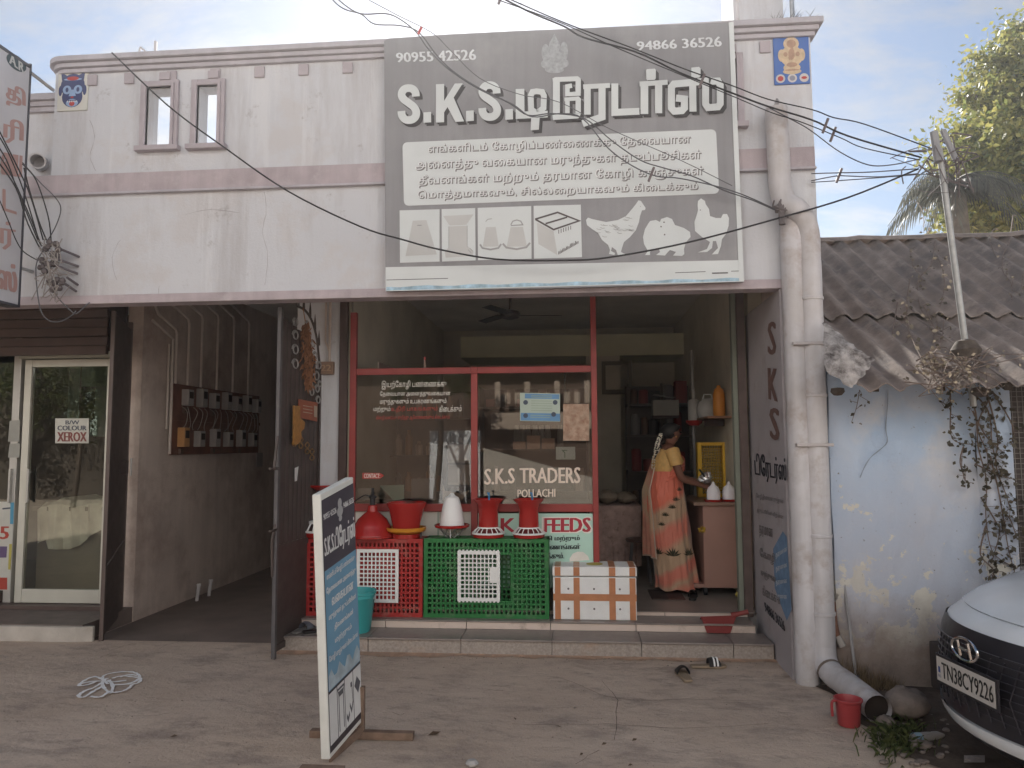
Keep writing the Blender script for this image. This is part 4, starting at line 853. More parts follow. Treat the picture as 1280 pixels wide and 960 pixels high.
t1_ = tube_feeder(610.5, 'red tube feeder with white grille, nearest the cone drinker'); 
t2_ = copytree(t1_); t2_.location.x = at(661); t2_['label'] = 'red tube feeder with white grille at the right end of the green crate'; t2_.rotation_euler.z = .8
# feeder behind the standing sign
r = root('chick_feeder', 'red chick feeder with white slotted lid on the left end of the red crate', 'feeder', (at(398), .54, ZT+.646))
build('pan', MB().lathe([(.10, .0), (.115, .01), (.12, .05), (.11, .052)], n=28), redg, r, world=False, smooth=True)
k = MB(); 
for q in range(12): a_ = 2*pi*q/12; k.tube([(.12*cos(a_), .12*sin(a_), .05), (.07*cos(a_), .07*sin(a_), .13)], .008, 5)
k.lathe([(.115, .045), (.13, .048), (.13, .062), (.115, .064)], n=28, cap=False).lathe([(.05, .125), (.08, .12), (.08, .14), (.05, .145)], n=20); build('slotted_lid', k, whitep, r, world=False, smooth=True)
r = root('round_tray', 'shallow red tray lifted on a white post, partly behind the standing sign', 'feeder', (at(403, .62), .62, ZT+.646))
build('tray', MB().lathe([(.04, .39), (.08, .40), (.13, .43), (.135, .445), (.12, .44), (.05, .41)], n=28), redg, r, world=False, smooth=True); build('post', MB().lathe([(.03, 0), (.028, .39)], n=14), whitep, r, world=False, smooth=True)

# ================================================================ BOXES, BUCKET, SHOES and small things by the steps
foam = mat('white_foam', (.82, .83, .82), .8, .05, 9, .25, 200, dirt=(.68, .64, .60), dscale=4, damt=.34); tape = mat('brown_tape', (.50, .22, .11), .3, .12, 12, rvar=.05)
fx0, fx1, fy0, fy1, fz = -.205, .475, .452, .632, ZT
r = root('foam_box', 'white foam box bound with brown tape on the top step', 'box', (.13, .55, fz), 0)
fy1 = .66
fb = build('body', MB().box((fx0, fy0, fz+.001), (fx1, fy0+.30, fz+.345)), foam, r, bevel=.006); fb_y = fy0+.30
build('lid', MB().box((fx0-.006, fy0-.006, fz+.352), (fx1+.006, fb_y+.006, fz+.43)), foam, r, bevel=.010)
tb_ = MB(); 
for a, b_ in ((fx0+.015, fx0+.062), (fx0+.168, fx0+.218), (fx1-.222, fx1-.170), (fx1-.056, fx1-.008)):
    tb_.box((a, fy0-.0025, fz+.004), (b_, fy0-.0005, fz+.34)); tb_.box((a, fy0-.0095, fz+.356), (b_, fy0-.0065, fz+.426)); tb_.box((a, fy0-.006, fz+.4305), (b_, fb_y+.004, fz+.4325))
tb_.box((fx0+.001, fy0-.0045, fz+.155), (fx1-.001, fy0-.0030, fz+.21)); build('tape', tb_, tape, r)
k = MB()
for x_ in (fx0+.125, fx0+.335, fx1-.135):
    for z_ in (.09, .25):
        k.lathe([(.0085, 0), (.0085, .002)], (0, 0, 0), 12); nn = 24
        for i in range(len(k.v)-nn, len(k.v)): v = k.v[i]; k.v[i] = (x_+v[0], fy0-.0022+v[2], fz+z_+v[1])
build('vent_hole', k, mat('vent_grey', (.16, .15, .15), .8), r)
k = MB(); k.lathe([(.07, .4325), (.068, .4345)], (.14, .58, fz), 24); build('sticker', k, mat('yellow_sticker', (.5, .42, .10), .6, .2, 20), r)
# bucket
x = aty(449, 760, .24).x
r = root('bucket', 'turquoise plastic bucket on the lower step behind the standing sign', 'bucket', (x-.02, .24, .1245))
tq = mat('turquoise_plastic', (.06, .38, .39), .35, .06, 4)
build('body', MB().lathe([(.105, 0), (.112, .01), (.145, .27), (.150, .275), (.150, .30), (.157, .305), (.157, .325), (.148, .325), (.14, .29), (.105, .02)], n=36, cap=False).lathe([(.0, .012), (.106, .012)], n=36, cap=False), tq, r, world=False, smooth=True)
build('handle', MB().tube([(.155*cos(a_), .03*sin(a_)-.0-.14*sin(a_)*.6, .30+.0-.09*sin(a_)) for a_ in [pi*i/12 for i in range(13)]], .004, 6), steel_m, r, world=False, smooth=True)
# red mug
p = atz(1066, 912, 0); r = root('mug', 'red plastic bath mug with a loop handle standing on the concrete', 'mug', (p.x, p.y+.06, .004), radians(20))
mg = mat('mug_red', (.38, .055, .06), .35, .06, 5)
build('body', MB().lathe([(.056, 0), (.060, .005), (.070, .125), (.077, .14), (.080, .142), (.080, .150), (.073, .150), (.065, .13), (.056, .008), (0, .008)], n=36, cap=False), mg, r, world=False, smooth=True)
build('handle', MB().tube(smoothpts([(-.066, 0, .14), (-.092, 0, .145), (-.108, 0, .135), (-.110, 0, .10), (-.108, 0, .06)]), .008, 8), mg, r, world=False, smooth=True)
# dustpan
r = root('dustpan', 'maroon plastic dustpan lying upside down over the tiled step edge', 'dustpan', (0, 0, 0)); mr = mat('maroon_plastic', (.24, .05, .045), .45, .12, 6)
A_ = aty(876, 774, .44); A_.z = .235; B2 = aty(921, 773, .46); B2.z = .245; C_ = aty(913, 795, .33); C_.z = .135; D_ = aty(884, 794, .33); D_.z = .135
r.location = (A_.x, .4, .19)
k = MB(); nm_ = (B2-A_).cross(D_-A_).normalized()*.006; k.prism([tuple(A_), tuple(B2), tuple(C_), tuple(D_)], tuple(nm_)); k.prism([tuple(A_), tuple(A_+Vector((0, .05, -.03))), tuple(B2+Vector((0, .05, -.03))), tuple(B2)], (0, 0, -.005)); build('pan', k, mr, r)
k = MB(); k.tube([B2+Vector((-.04, .01, -.005)), B2+Vector((.02, .0, .012)), B2+Vector((.09, -.01, .03))], [.026, .018, .021], 10); build('handle', k, mr, r, smooth=True)
# sandals
def sandal(name, label, p, rz, ml, ms, strap=True, tilt=0):
    r = root(name, label, 'sandal', (p.x, p.y, p.z), rz)
    k = MB(); P = [(-.125, 0), (-.12, .028), (-.06, .034), (.0, .033), (.06, .045), (.10, .042), (.128, .02), (.132, 0)]
    P = P+[(x, -y) for x, y in reversed(P[1:-1])]
    P = [(q.x, q.y, 0) for q in smoothpts([(*a, 0) for a in P+[P[0]]], 3)[:-1]]
    k.prism(P, (0, 0, .018)); build('sole', k, ms, r, world=False, bevel=.005)
    q = MB(); n = 9; rows = []
    for j, x in enumerate((-.0, .03, .06, .085)):
        h = (.05, .055, .048, .03)[j]; rows.append([(x, .046*cos(pi*i/n), .016+h*sin(pi*i/n)) for i in range(n+1)])
    if strap: q.grid(rows); q.grid([[(a, b_*.9, c_-.004) for a, b_, c_ in r_] for r_ in rows])
    build('upper', q, ml, r, world=False, smooth=True); return r
blk = mat('black_foam', (.022, .02, .02), .6, .2, 10); tanm = mat('tan_sole', (.30, .23, .16), .7, .1, 10)
p1 = atz(855, 846, .004); s1 = sandal('sandal', 'black slip-on sandal with tan sole pointing away from the camera', p1, radians(96), blk, tanm)
p2 = atz(885, 834, .004); s2 = sandal('sandal', 'black sandal with two white stripes lying sideways by the step', p2, radians(6), blk, tanm)
k = MB()
for x_ in (.03, .055):
    k.grid([[(x_+d_, .047*cos(pi*i/9), .018+.054*sin(pi*i/9)) for i in range(10)] for d_ in (0, .012)])
build('stripe', k, whitep, s2, world=False, smooth=True)
bs = mat('blue_grey_rubber', (.16, .17, .20), .6, .15, 10)
p = aty(378, 782, .2); sandal('sandal', 'blue grey sandal on the left end of the lower step', Vector((p.x, .22, .126)), radians(75), bs, mat('grey_sole', (.2, .19, .18), .7))
p = aty(398, 788, .2); s4 = sandal('sandal', 'dark sandal with white strap edge on the step behind the standing sign', Vector((p.x, .20, .126)), radians(30), blk, blk)
build('strap', MB().tube([(.085, .04, .03), (.06, .0, .062), (.0, -.04, .03)], .005, 6), whitep, s4, world=False)

# ================================================================ STANDING SIGN
st_ = root('standing_sign', 'tall double sided standing sign with blue Tamil print on a wooden foot', 'standing sign', (-1.27, -1.98, 0))
nb, nt_, fb_, ft_ = (411.5, 958), (402, 617), (451, 880), (441.5, 596)
YN, YF = -1.98, -1.60
def mk(px_, py_, y): return aty(px_, py_, y)
NB, NT, FB, FT = mk(412, 950, YN), mk(400.5, 618, YN), mk(451.5, 896, YF), mk(441.5, 596, YF)
nn = (FB-NB).cross(NT-NB).normalized()
nn = nn if nn.x > 0 else -nn
FB = FT+(NB-NT)*((FT.z-.09)/(NT.z-NB.z)); nn = (FB-NB).cross(NT-NB).normalized(); nn = nn if nn.x > 0 else -nn
th = nn*(-.05)
k = MB(); k.prism([tuple(NB), tuple(FB), tuple(FT), tuple(NT)], tuple(th)); build('box_frame', k, mat('sign_white_frame', (.74, .74, .69), .5, .08, 6, dirt=(.38, .34, .29), dscale=6, damt=.3), st_, bevel=.006)
def bp(u, v, off=0):
    p = NB.lerp(FB, u).lerp(NT.lerp(FT, u), v); return p+nn*(.0015+off)
pq = lambda m_, nm, u0, u1, v0, v1, off=0: build(nm, MB().poly([bp(u0, v0, off), bp(u1, v0, off), bp(u1, v1, off), bp(u0, v1, off)]), m_, st_)
pq(mat('sign_dark_edge', (.06, .05, .055), .5), 'print_border', .015, .985, .02, .975)
pq(mat('sign_navy', (.075, .068, .085), .45, .1), 'title_panel', .03, .985, .70, .972, .0008); pq(mat('sign_blue', (.17, .34, .48), .45, .12, 5), 'blue_panel', .03, .985, .245, .70, .0008)
k = MB(); rows = [[bp(u/12, v, .0012) for u in range(0, 13)] for v in (.25, .34)]; k.grid([[bp(.04+.94*u/12, .248, .0013) for u in range(13)], [bp(.04+.94*u/12, .30+.022*sin(u*1.9), .0013) for u in range(13)]]); build('cloud_print', k, mat('cloud_print', (.40, .48, .52), .5, .3, 9), st_)
WS = mat('sign_white_print', (.74, .74, .72), .5)
for i, (a, b_) in enumerate(((.03, .25), (.265, .47), (.485, .73), (.745, .985))): pq(WS, 'product_picture', a, b_, .045, .235, .0008)
sub = lambda u0, u1, v0, v1, o: (lambda u, v, off=0: bp(u0+(u1-u0)*u, v0+(v1-v0)*v, o+off))
k = MB(); text(k, 'S.K.S.டிரேடர்ஸ்', sub(.05, .97, .735, .84, .0016), 0, .012, 3); build('title_text', k, WS, st_); k = MB(); text(k, '90955 42526', sub(.05, .42, .895, .918, .0016), 0, .01, 2); build('phone_number', k, WS, st_); k = MB(); text(k, '94866 36526', sub(.64, .97, .895, .918, .0016), 0, .01, 2); build('phone_number', k, WS, st_)
k = MB(); fe2 = lambda x, y, o=0: bp(x, y, .0016+o); ell(k, fe2, .53, .925, .06, .02, 0); ell(k, fe2, .53, .893, .09, .022, .0004); ell(k, fe2, .53, .865, .05, .012, .0008); build('emblem', k, mat('sign_emblem', (.42, .42, .42), .5), st_)
k = MB()
for i, (s_, a, b_) in enumerate((('எங்களிடம் கோழிப்பண்ணைக்கு', .08, .92), ('தேவையான அனைத்து', .06, .94), ('வகையான', .2, .85), ('மருந்துகள் தடுப்பூசிகள்', .1, .92), ('தீவனங்கள்', .25, .82), ('மற்றும்', .25, .75), ('கோழி குஞ்சுகள் கிடைக்கும்', .07, .93))):
    v = .655-i*.052; k = MB(); text(k, s_, sub(a, b_, v, v+.030, .0016), 0, .012, 2); build('body_line', k, WS, st_)
k = MB(); fe3 = lambda x, y, o=0: bp(x, y, .0016+o)
k.strip([(.30, .06), (.30, .20), (.43, .20), (.43, .06)], .02, fe3); k.strip([(.30, .2), (.27, .22), (.46, .22), (.43, .2)], .012, fe3, .0003); k.strip([(.51, .09), (.55, .07), (.60, .09)], .02, fe3); k.strip([(.61, .12), (.66, .09), (.71, .12), (.69, .19), (.65, .19)], .018, fe3); k.poly([fe3(.77, .17), fe3(.85, .20), fe3(.96, .165), fe3(.88, .13)])
build('product_drawing', k, mat('sign_print_grey', (.12, .12, .13), .5), st_)
wood = mat('weathered_wood', (.22, .15, .11), .8, .25, 14, .3, 80)
pc = atz(451, 924, 0)
build('foot_bar', MB().box((-1.50, YF-.03, .002), (-.915, YF+.02, .042)), wood, st_, bevel=.004)
build('post', MB().box((-1.235, YF-.02, .042), (-1.195, YF+.015, .28)), wood, st_, bevel=.003)
build('foot_bar', MB().box((NB.x-.12, YN-.10, .002), (NB.x+.10, YN-.06, .036)), wood, st_)
build('brace', MB().prism([(NB.x-.02, YN+.05, .002), (-1.21, YF-.03, .03), (-1.21, YF-.03, .075), (NB.x-.02, YN+.05, .045)], (.012, 0, 0)), wood, st_)
# ================================================================ GATES
gate_m = mat('gate_black', (.085, .065, .058), .5, .2, 8, .1, 60); steelb = mat('gate_blue_grey', (.12, .112, .115), .5, .2, 8, dirt=(.28, .24, .2), dscale=18, damt=.3)
def leafpt(P0, P1): 
    P0, P1 = Vector(P0), Vector(P1); d_ = (P1-P0); n_ = Vector((d_.y, -d_.x, 0)).normalized()
    if n_.dot(CAM-P0) < 0: n_ = -n_
    return (lambda t, z, o=0: P0+d_*t+Vector((0, 0, z))+n_*o), (lambda px_, py_, o=0: onp(px_, py_, P0, n_)+n_*o)
GA, GP = leafpt((-2.285, .675, 0), (-2.345, -.15, 0))
gt = root('passage_gate', 'dark ribbed iron gate leaf with silver scrolls swung open beside the column', 'gate', (-2.3, .3, .02))
k = MB(); n = 10
for i in range(n):
    t0, t1 = .02+.94*i/n, .02+.94*(i+.55)/n
    top_ = 2.15+.50*math.sqrt(max(0, 1-(1-(i+.5)/n)**2))
    k.add([GA(t0, .85, 0), GA(t1, .85, .006), GA(t1, top_, .006), GA(t0, top_, 0)], [(0, 1, 2, 3)]); k.add([GA(t1, .85, .006), GA(.02+.94*(i+1)/n, .85, 0), GA(.02+.94*(i+1)/n, top_, 0), GA(t1, top_, .006)], [(0, 1, 2, 3)])
build('ribbed_sheet', k, gate_m, gt)
build('lower_sheet', MB().prism([tuple(GA(.02, .04)), tuple(GA(.96, .04)), tuple(GA(.96, .80)), tuple(GA(.02, .80))], (.004, -.002, 0)), gate_m, gt)
k = MB(); k.prism([tuple(GA(.02, .80, .004)), tuple(GA(.96, .80, .004)), tuple(GA(.96, .85, .004)), tuple(GA(.02, .85, .004))], (.01, -.005, 0)); k.prism([tuple(GA(.02, .04, .004)), tuple(GA(.96, .04, .004)), tuple(GA(.96, .09, .004)), tuple(GA(.02, .09, .004))], (.01, -.005, 0)); build('rail', k, gate_m, gt)
q = MB(); q.prism([tuple(GA(.955, .0)), tuple(GA(1.0, .0)), tuple(GA(1.0, 2.72)), tuple(GA(.955, 2.72))], (.035, -.016, 0)); build('outer_post', q, steelb, gt, bevel=.004)
q = MB(); q.prism([tuple(GA(.0, .12)), tuple(GA(.035, .12)), tuple(GA(.035, 2.15)), tuple(GA(.0, 2.15))], (.02, -.01, 0)); build('hinge_post', q, gate_m, gt)
arc = [(371, 383), (380, 388), (388, 400), (394, 420), (397, 445), (399, 470), (399, 500)]
build('top_arc', MB().tube(smoothpts([GP(x, y, .01) for x, y in arc]), .011, 6), gate_m, gt, smooth=True)
for x, y in ((371, 383), (378, 388), (386, 396), (392, 412), (397, 432)):
    k = MB(); b0 = GP(x, y, .012); k.tube([b0, b0+Vector((0, 0, .06)), b0+Vector((0, 0, .14))], [.012, .010, .001], 6); build('spike', k, gate_m, gt, smooth=True)
silver = mat('silver_scroll', (.42, .41, .40), .4, .15, 20, metal=.5)
scr = [(366.5, 403, 5), (366.5, 419, 5.5), (366.5, 437, 6), (366.5, 455, 6), (383, 420, 5), (388, 430, 5), (391, 445, 5), (396, 457, 5), (393, 470, 6), (385, 482, 6), (387, 490, 5), (394, 486, 5), (397, 480, 4), (395, 500, 5), (381, 405, 4)]
for x, y, r_ in scr:
    k = MB(); c_ = GP(x, y, .02); d1 = (GA(1, 0)-GA(0, 0)).normalized(); rr = r_/930*5.9*1.05
    k.tube([c_+d1*(rr*.9*(1-.06*i*.5)*cos(i*.55)*1.7)+Vector((0, 0, rr*1.15*(1-.03*i)*sin(i*.55))) for i in range(15)], .0065, 6); build('scroll', k, silver, gt, smooth=True)
brass = mat('brass_leaf', (.36, .23, .11), .4, .2, 20, metal=.6)
for x, y in ((366, 550), (374, 553), (382, 560), (388, 568)):
    k = MB(); c_ = GP(x, y, .015)
    for s_ in (1, -1): k.tube([c_+d1*(s_*.02*sin(i*.6))*2+Vector((0, 0, .05-.010*i)) for i in range(11)], .006, 5)
    build('leaf_ornament', k, brass, gt, smooth=True)
k = MB(); k.tube([GA(1.0, .62, .0), GA(1.02, .9, .0), GA(1.0, 1.02, .02)], .012); k.tube([GA(1.0, 1.45, .03), GA(1.16, 1.45, .03)], .010); k.tube([GA(1.0, .98, .03), GA(1.14, .98, .03)], .010); k.tube([GA(1.08, 1.45, .03), GA(1.02, 1.7, .03)], .012)
build('latch', k, gate_m, gt); build('keys', MB().poly([GP(364, 585, .03), GP(369, 583, .03), GP(367, 601, .03), GP(364, 602, .03)]), whitep, gt)
# dried garland, notice board and wood on the gate
ga = root('dried_garland', 'dried orange brown leaf garland hanging on the passage gate', 'garland', GP(377, 400, .03)); random.seed(11)
dl = leafmat('dried_leaves', (.20, .09, .04), (.42, .20, .10)); k = MB()
for i in range(420):
    t = random.random(); x = 374+7*t*(1-t)+random.gauss(0, 1)+3.5*sin(t*pi)*random.uniform(-1, 1)*1.5+t*4; y = 402+80*t+random.uniform(-4, 4)
    c_ = GP(x, y, .03+random.uniform(0, .05)); a = Vector((random.gauss(0, .4), random.gauss(0, .4), -1)).normalized(); l_ = random.uniform(.03, .075); s_ = a.orthogonal().normalized()*random.uniform(.003, .007)
    k.add([c_-s_, c_+a*l_*.5-s_*1.5, c_+a*l_, c_+a*l_*.5+s_*1.5], [(0, 1, 2, 3)])
build('leaf_bunch', k, dl, ga, kind='stuff'); build('string', MB().tube([GP(376, 385, .02), GP(376, 402, .04)], .004), dl, ga)
nb_ = root('notice_board', 'small faded orange board hung on the passage gate', 'board', GP(380, 512, .03))
k = MB(); k.prism([tuple(GP(368.5, 499, .03)), tuple(GP(391.5, 503.5, .03)), tuple(GP(391, 527, .03)), tuple(GP(368, 522, .03))], (.012, -.006, 0)); build('board', k, mat('board_orange', (.36, .12, .07), .6, .12, 12, dirt=(.42, .3, .22), dscale=20, damt=.3), nb_)
k = MB(); [k.strip([(372, 507+i*4), (384, 509+i*4)], 1, lambda x, y, o=0: GP(x, y, .048)) for i in range(3)]; k.poly([GP(386, 507, .048), GP(390, 508, .048), GP(390, 522, .048), GP(386, 521, .048)]); build('print', k, mat('board_print', (.5, .4, .3), .6), nb_)
wd = root('carved_wood_piece', 'ochre carved wooden bracket on the edge of the passage gate', 'bracket', GP(360, 530, .04))
k = MB(); k.prism([tuple(GP(x, y, .05)) for x, y in ((358.5, 507), (366, 508), (366, 522), (372, 528), (371, 536), (367, 540), (368, 548), (364, 555), (358, 556))], (.02, -.01, 0)); build('board', k, mat('ochre_wood', (.40, .20, .06), .5, .25, 30), wd, bevel=.003)
# folded gate leaf beside the left shop
HA, HP = leafpt((-4.19, .88, 0), (-3.975, .27, 0))
g2 = root('folded_gate', 'dark brown sheet steel gate leaf standing open at the edge of the left shop', 'gate', (-4.1, .6, .02)); dkb = mat('gate_dark_brown', (.085, .062, .055), .5, .2, 5, .1, 40)
k = MB(); k.prism([tuple(HA(.05, .78)), tuple(HA(.96, .62)), tuple(HA(.96, 2.78)), tuple(HA(.05, 2.72))], (-.012, -.004, 0)); build('sheet', k, dkb, g2)
k = MB(); k.prism([tuple(HA(.05, .10)), tuple(HA(.96, .04)), tuple(HA(.96, .60)), tuple(HA(.05, .76))], (-.010, -.004, 0)); build('lower_sheet', k, gate_m, g2)
for t in (0, .93): 
    k = MB(); k.prism([tuple(HA(t, .0 if t else .1, .003)), tuple(HA(t+.07, .0 if t else .1, .003)), tuple(HA(t+.07, 2.80, .003)), tuple(HA(t, 2.80, .003))], (-.03, -.012, 0)); build('post', k, mat('gate_post_brown', (.12, .09, .08), .5, .15), g2, bevel=.003)
k = MB(); k.box((-.03, -.03, 0), (.03, .0, .12), Matrix.Translation(HA(.35, 1.38, .03))); build('lock_plate', k, gate_m, g2); k = MB(); k.tube([HA(.30, 1.36, .07), HA(.30, 1.52, .07)], .009); build('bolt', k, steel_m, g2)

# ================================================================ METER BOARD and conduits on the passage wall
XP = -4.13
mb_ = root('meter_board', 'brown wooden board crowded with electricity meters on the passage wall', 'meter board', (XP, 2.5, 1.55)); woodb = mat('meter_board_wood', (.17, .075, .05), .6, .25, 6)
build('board', MB().box((XP+.001, 1.47, 1.54), (XP+.03, 3.55, 2.27)), woodb, mb_, bevel=.004); build('rail', MB().box((XP+.0302, 1.47, 1.89), (XP+.045, 3.55, 1.925)), woodb, mb_)
mgrey = mat('meter_grey', (.34, .31, .29), .5, .1, 10); morange = mat('meter_orange', (.50, .26, .10), .5, .1, 10)
ml = []
for r_, (z_, ys_) in enumerate(((2.05, (1.68, 1.98, 2.26, 2.56, 2.82, 3.1, 3.38)), (1.62, (1.62, 1.95, 2.3, 2.62, 2.95, 3.28)))):
    for i, y_ in enumerate(ys_):
        h_ = .17+.03*((i+r_) % 2)
        build('meter', MB().box((XP+.0305, y_-.055, z_), (XP+.11, y_+.055, z_+h_)), morange if (r_ == 1 and i == 0) else mgrey, mb_, bevel=.006, label='orange meter' if (r_ == 1 and i == 0) else None)
        build('meter_window', MB().box((XP+.1105, y_-.04, z_+h_*.45), (XP+.113, y_+.04, z_+h_*.85)), mat('meter_window', (.06, .045, .04), .15), mb_)
        build('fuse', MB().box((XP+.0305, y_+.075, z_+.02), (XP+.07, y_+.125, z_+.10)), mat('fuse_white', (.26, .22, .20), .4), mb_, bevel=.003)
        if i % 2 == 0: build('fuse', MB().box((XP+.0305, y_-.03, z_-.075), (XP+.06, y_+.03, z_-.02)), mat('fuse_dark', (.12, .07, .05), .5), mb_)
k = MB(); random.seed(2)
for i in range(16):
    y_ = 1.6+i*.12; k.tube(smoothpts([(XP+.05, y_, 2.04), (XP+.09, y_+random.uniform(-.05, .05), 1.98), (XP+.06, y_+random.uniform(-.08, .08), 1.85), (XP+.05, y_+random.uniform(-.03, .03), 1.80)], 3), .004, 5)
build('wiring', k, mat('wire_white', (.3, .25, .22), .5), mb_)
build('hanging_tag', MB().box((XP+.05, 3.44, 1.36), (XP+.06, 3.62, 1.54), None), mat('tag_grey', (.3, .27, .25), .6), mb_)
cpl = [(1.50, 2.83), (1.74, 2.98), (2.02, 3.07), (2.38, 3.14), (2.78, 3.18), (3.2, 3.2)]
cdm = mat('conduit_plastic', (.58, .51, .46), .55, .1, 8)
for i, (y_, zt) in enumerate(cpl):
    r = root('conduit', ('electrical conduit dropping to the meter board, %s' % ('nearest the passage mouth', 'second from the passage mouth', 'third from the passage mouth', 'fourth from the passage mouth', 'fifth from the passage mouth', 'deepest in the passage')[i]), 'conduit', (XP+.03, y_, 2.3), 0, 'conduits above the meter board')
    build('pipe', MB().tube([(XP+.03, y_, 2.27), (XP+.03, y_, zt-.05), (XP+.03, y_-.03, zt), (XP+.03, y_-.35-.1*i, zt+.10+.02*i), (XP+.03, .97, min(3.38, zt+.30))], .014, 8), cdm, r, smooth=True)
r = root('vertical_conduit', 'pair of thin conduits running down beside the meter board', 'conduit', (XP+.03, 1.44, 1.5)); build('pipe', MB().tube([(XP+.03, 1.43, 1.55), (XP+.03, 1.43, 2.72), (XP+.03, 1.05, 2.85)], .014, 8), cdm, r, smooth=True); build('pipe', MB().tube([(XP+.03, 1.36, 1.80), (XP+.03, 1.36, 2.66)], .010, 8), cdm, r, smooth=True)
for px_, py_ in ((248, 737), (263, 733)):
    p = atx(px_, py_+18, XP+.15); r = root('floor_pipe', 'short pale pipe stub by the passage wall, %s' % ('nearer the street' if px_ == 248 else 'farther in'), 'pipe', (p.x, p.y, 0), 0, 'pipe stubs by the passage wall'); build('pipe', MB().tube([(-.02, 0, 0), (0, 0, .16)], .018, 8), white_pvc, r, world=False, smooth=True); build('cap', MB().tube([(0, 0, .155), (0, 0, .18)], .024, 8), white_pvc, r, world=False, smooth=True)

# ================================================================ INSIDE THE LEFT SHOP
r = root('left_shop_counter', 'brown counter behind the glass door of the left shop', 'counter', (-4.9, 1.6, .15)); build('body', MB().box((-5.3, 1.2, .151), (-4.32, 2.0, 1.0)), mat('counter_brown', (.30, .24, .19), .6, .15, 3), r); build('top', MB().box((-5.34, 1.16, 1.0), (-4.31, 2.04, 1.04)), mat('counter_top', (.22, .18, .14), .4), r)
clm = mat('bundle_cloth', (.86, .74, .64), .85, .25, 5, .2); r = root('draped_cloth', 'pale cloth heap draped over the counter behind the glass door', 'cloth', (-4.95, 1.45, 1.05)); rows = []; random.seed(8)
for j in range(12):
    v = j/11; row = []
    for i in range(30):
        u = i/29; x = -5.28+.75*u+.04*v; fold = .02*sin(u*26+2*v)+.012*sin(u*55)
        if v < .5: row.append((x, 1.75-.60*v*2*.98, 1.05+.05*sin(u*9)*.5+.06*sin(u*3.2)+fold*.6))
        else: row.append((x, 1.145-fold*1.0, 1.05+.05*sin(u*9)*.5+.06*sin(u*3.2)-(v-.5)*2*(.36+.12*sin(u*4+.5)*(u > .1))))
    rows.append(row)
build('cloth', MB().grid(rows), clm, r, smooth=True)
r = root('monitor', 'dark computer monitor on the counter of the left shop', 'monitor', (-4.55, 1.75, 1.04)); build('screen', MB().box((-4.78, 1.54, 1.10), (-4.40, 1.58, 1.36)), black_m, r, bevel=.005); build('stand', MB().box((-4.62, 1.55, 1.04), (-4.55, 1.60, 1.10)), black_m, r)
r = root('xerox_notice', 'white notice reading B/W COLOUR XEROX on the glass door', 'notice', (-4.95, .89, 1.95)); dp = lambda x, y, o=0: aty(x, y, .898-o)
build('sheet', MB().poly([dp(69, 523), dp(111, 523), dp(111, 554), dp(69, 554)]), mat('notice_white', (.55, .55, .50), .6), r)
k = MB(); text(k, 'B/W', quad(dp, (82, 525.5), (99, 525.5), (99, 530.5), (82, 530.5)), .001, .03, 3); text(k, 'COLOUR', quad(dp, (72, 532), (108, 532), (108, 538), (72, 538)), .001, .02, 3); build('lettering', k, mat('notice_navy', (.07, .08, .11), .6), r)
k = MB(); text(k, 'XEROX', quad(dp, (72, 540), (108, 540), (108, 552), (72, 552)), .001, .035, 3); build('lettering', k, mat('notice_maroon', (.22, .07, .06), .6), r)
r = root('offer_poster', 'white poster with blue, red and yellow print low on the left side pane', 'poster', (-5.5, .89, .9)); build('sheet', MB().poly([dp(-6, 627), dp(17, 627), dp(12, 738), dp(-10, 738)]), mat('notice_white', (0, 0, 0)), r)
k = MB(); k.poly([dp(13, 628, .001), dp(17.5, 628, .001), dp(16.5, 655, .001), dp(12.5, 655, .001)]); build('print', k, mat('poster_blue', (.10, .32, .48), .6), r)
k = MB(); text(k, '5', quad(dp, (1, 658), (11, 658), (10, 674), (0, 674)), .001, .2, 3); k.poly([dp(-6, 722, .001), dp(9, 722, .001), dp(9, 737, .001), dp(-6, 737, .001)]); build('print', k, mat('poster_red', (.42, .07, .05), .6), r)
k = MB(); k.poly([dp(11.5, 680, .001), dp(15, 680, .001), dp(13, 712, .001), dp(10, 712, .001)]); build('print', k, mat('poster_yellow', (.45, .40, .10), .6), r); k = MB(); k.poly([dp(0, 683, .001), dp(9, 683, .001), dp(8, 697, .001), dp(-1, 697, .001)]); build('print', k, mat('poster_violet', (.14, .10, .2), .6), r); k = MB(); k.strip([(3, 636), (13, 635)], 2, dp, .001); build('print', k, mat('poster_ink', (.07, .08, .1), .6), r)
for (a, b_) in ((526, 552), (555, 572)):
    r = root('pane_paper', 'small blank paper stuck on the left side pane, %s' % ('upper' if a == 526 else 'lower'), 'paper', (-5.5, .89, 1.7), 0, 'papers on the side pane'); build('sheet', MB().poly([dp(12, a), dp(25, a-1), dp(24, b_), dp(10, b_)]), mat('paper_grey', (.33, .33, .30), .6), r)
for i, (px_, py_, w_, h_, col_) in enumerate(((129, 490, .10, .55, 'pale'), (118, 465, .16, .18, 'mint'), (92, 500, .07, .5, 'pale2'), (137, 520, .03, .36, 'orange'))):
    c_ = {'pale': (.40, .48, .42), 'mint': (.45, .60, .50), 'pale2': (.36, .44, .38), 'orange': (.55, .30, .10)}[col_]; p = aty(px_, py_, 2.9); 
    r = root('hanging_sheet', ('pale green sheet hanging right of the notice', 'mint sheet near the top of the glass door', 'narrow pale sheet hanging behind the notice', 'thin orange strip hanging near the door edge')[i]+' inside the left shop', 'sheet', p); build('sheet', MB().box((-w_, -.004, -h_), (w_, .004, h_)), mat('sheet_'+col_, c_, .6, .1), r, world=False)
r = root('wall_rack', 'dark rack of small hanging goods on the back wall of the left shop', 'rack', (-5.0, 3.5, 1.6)); random.seed(6); k = MB()
for i in range(6): k.box((-6.0, 3.45, 1.1+i*.3), (-4.35, 3.59, 1.12+i*.3))
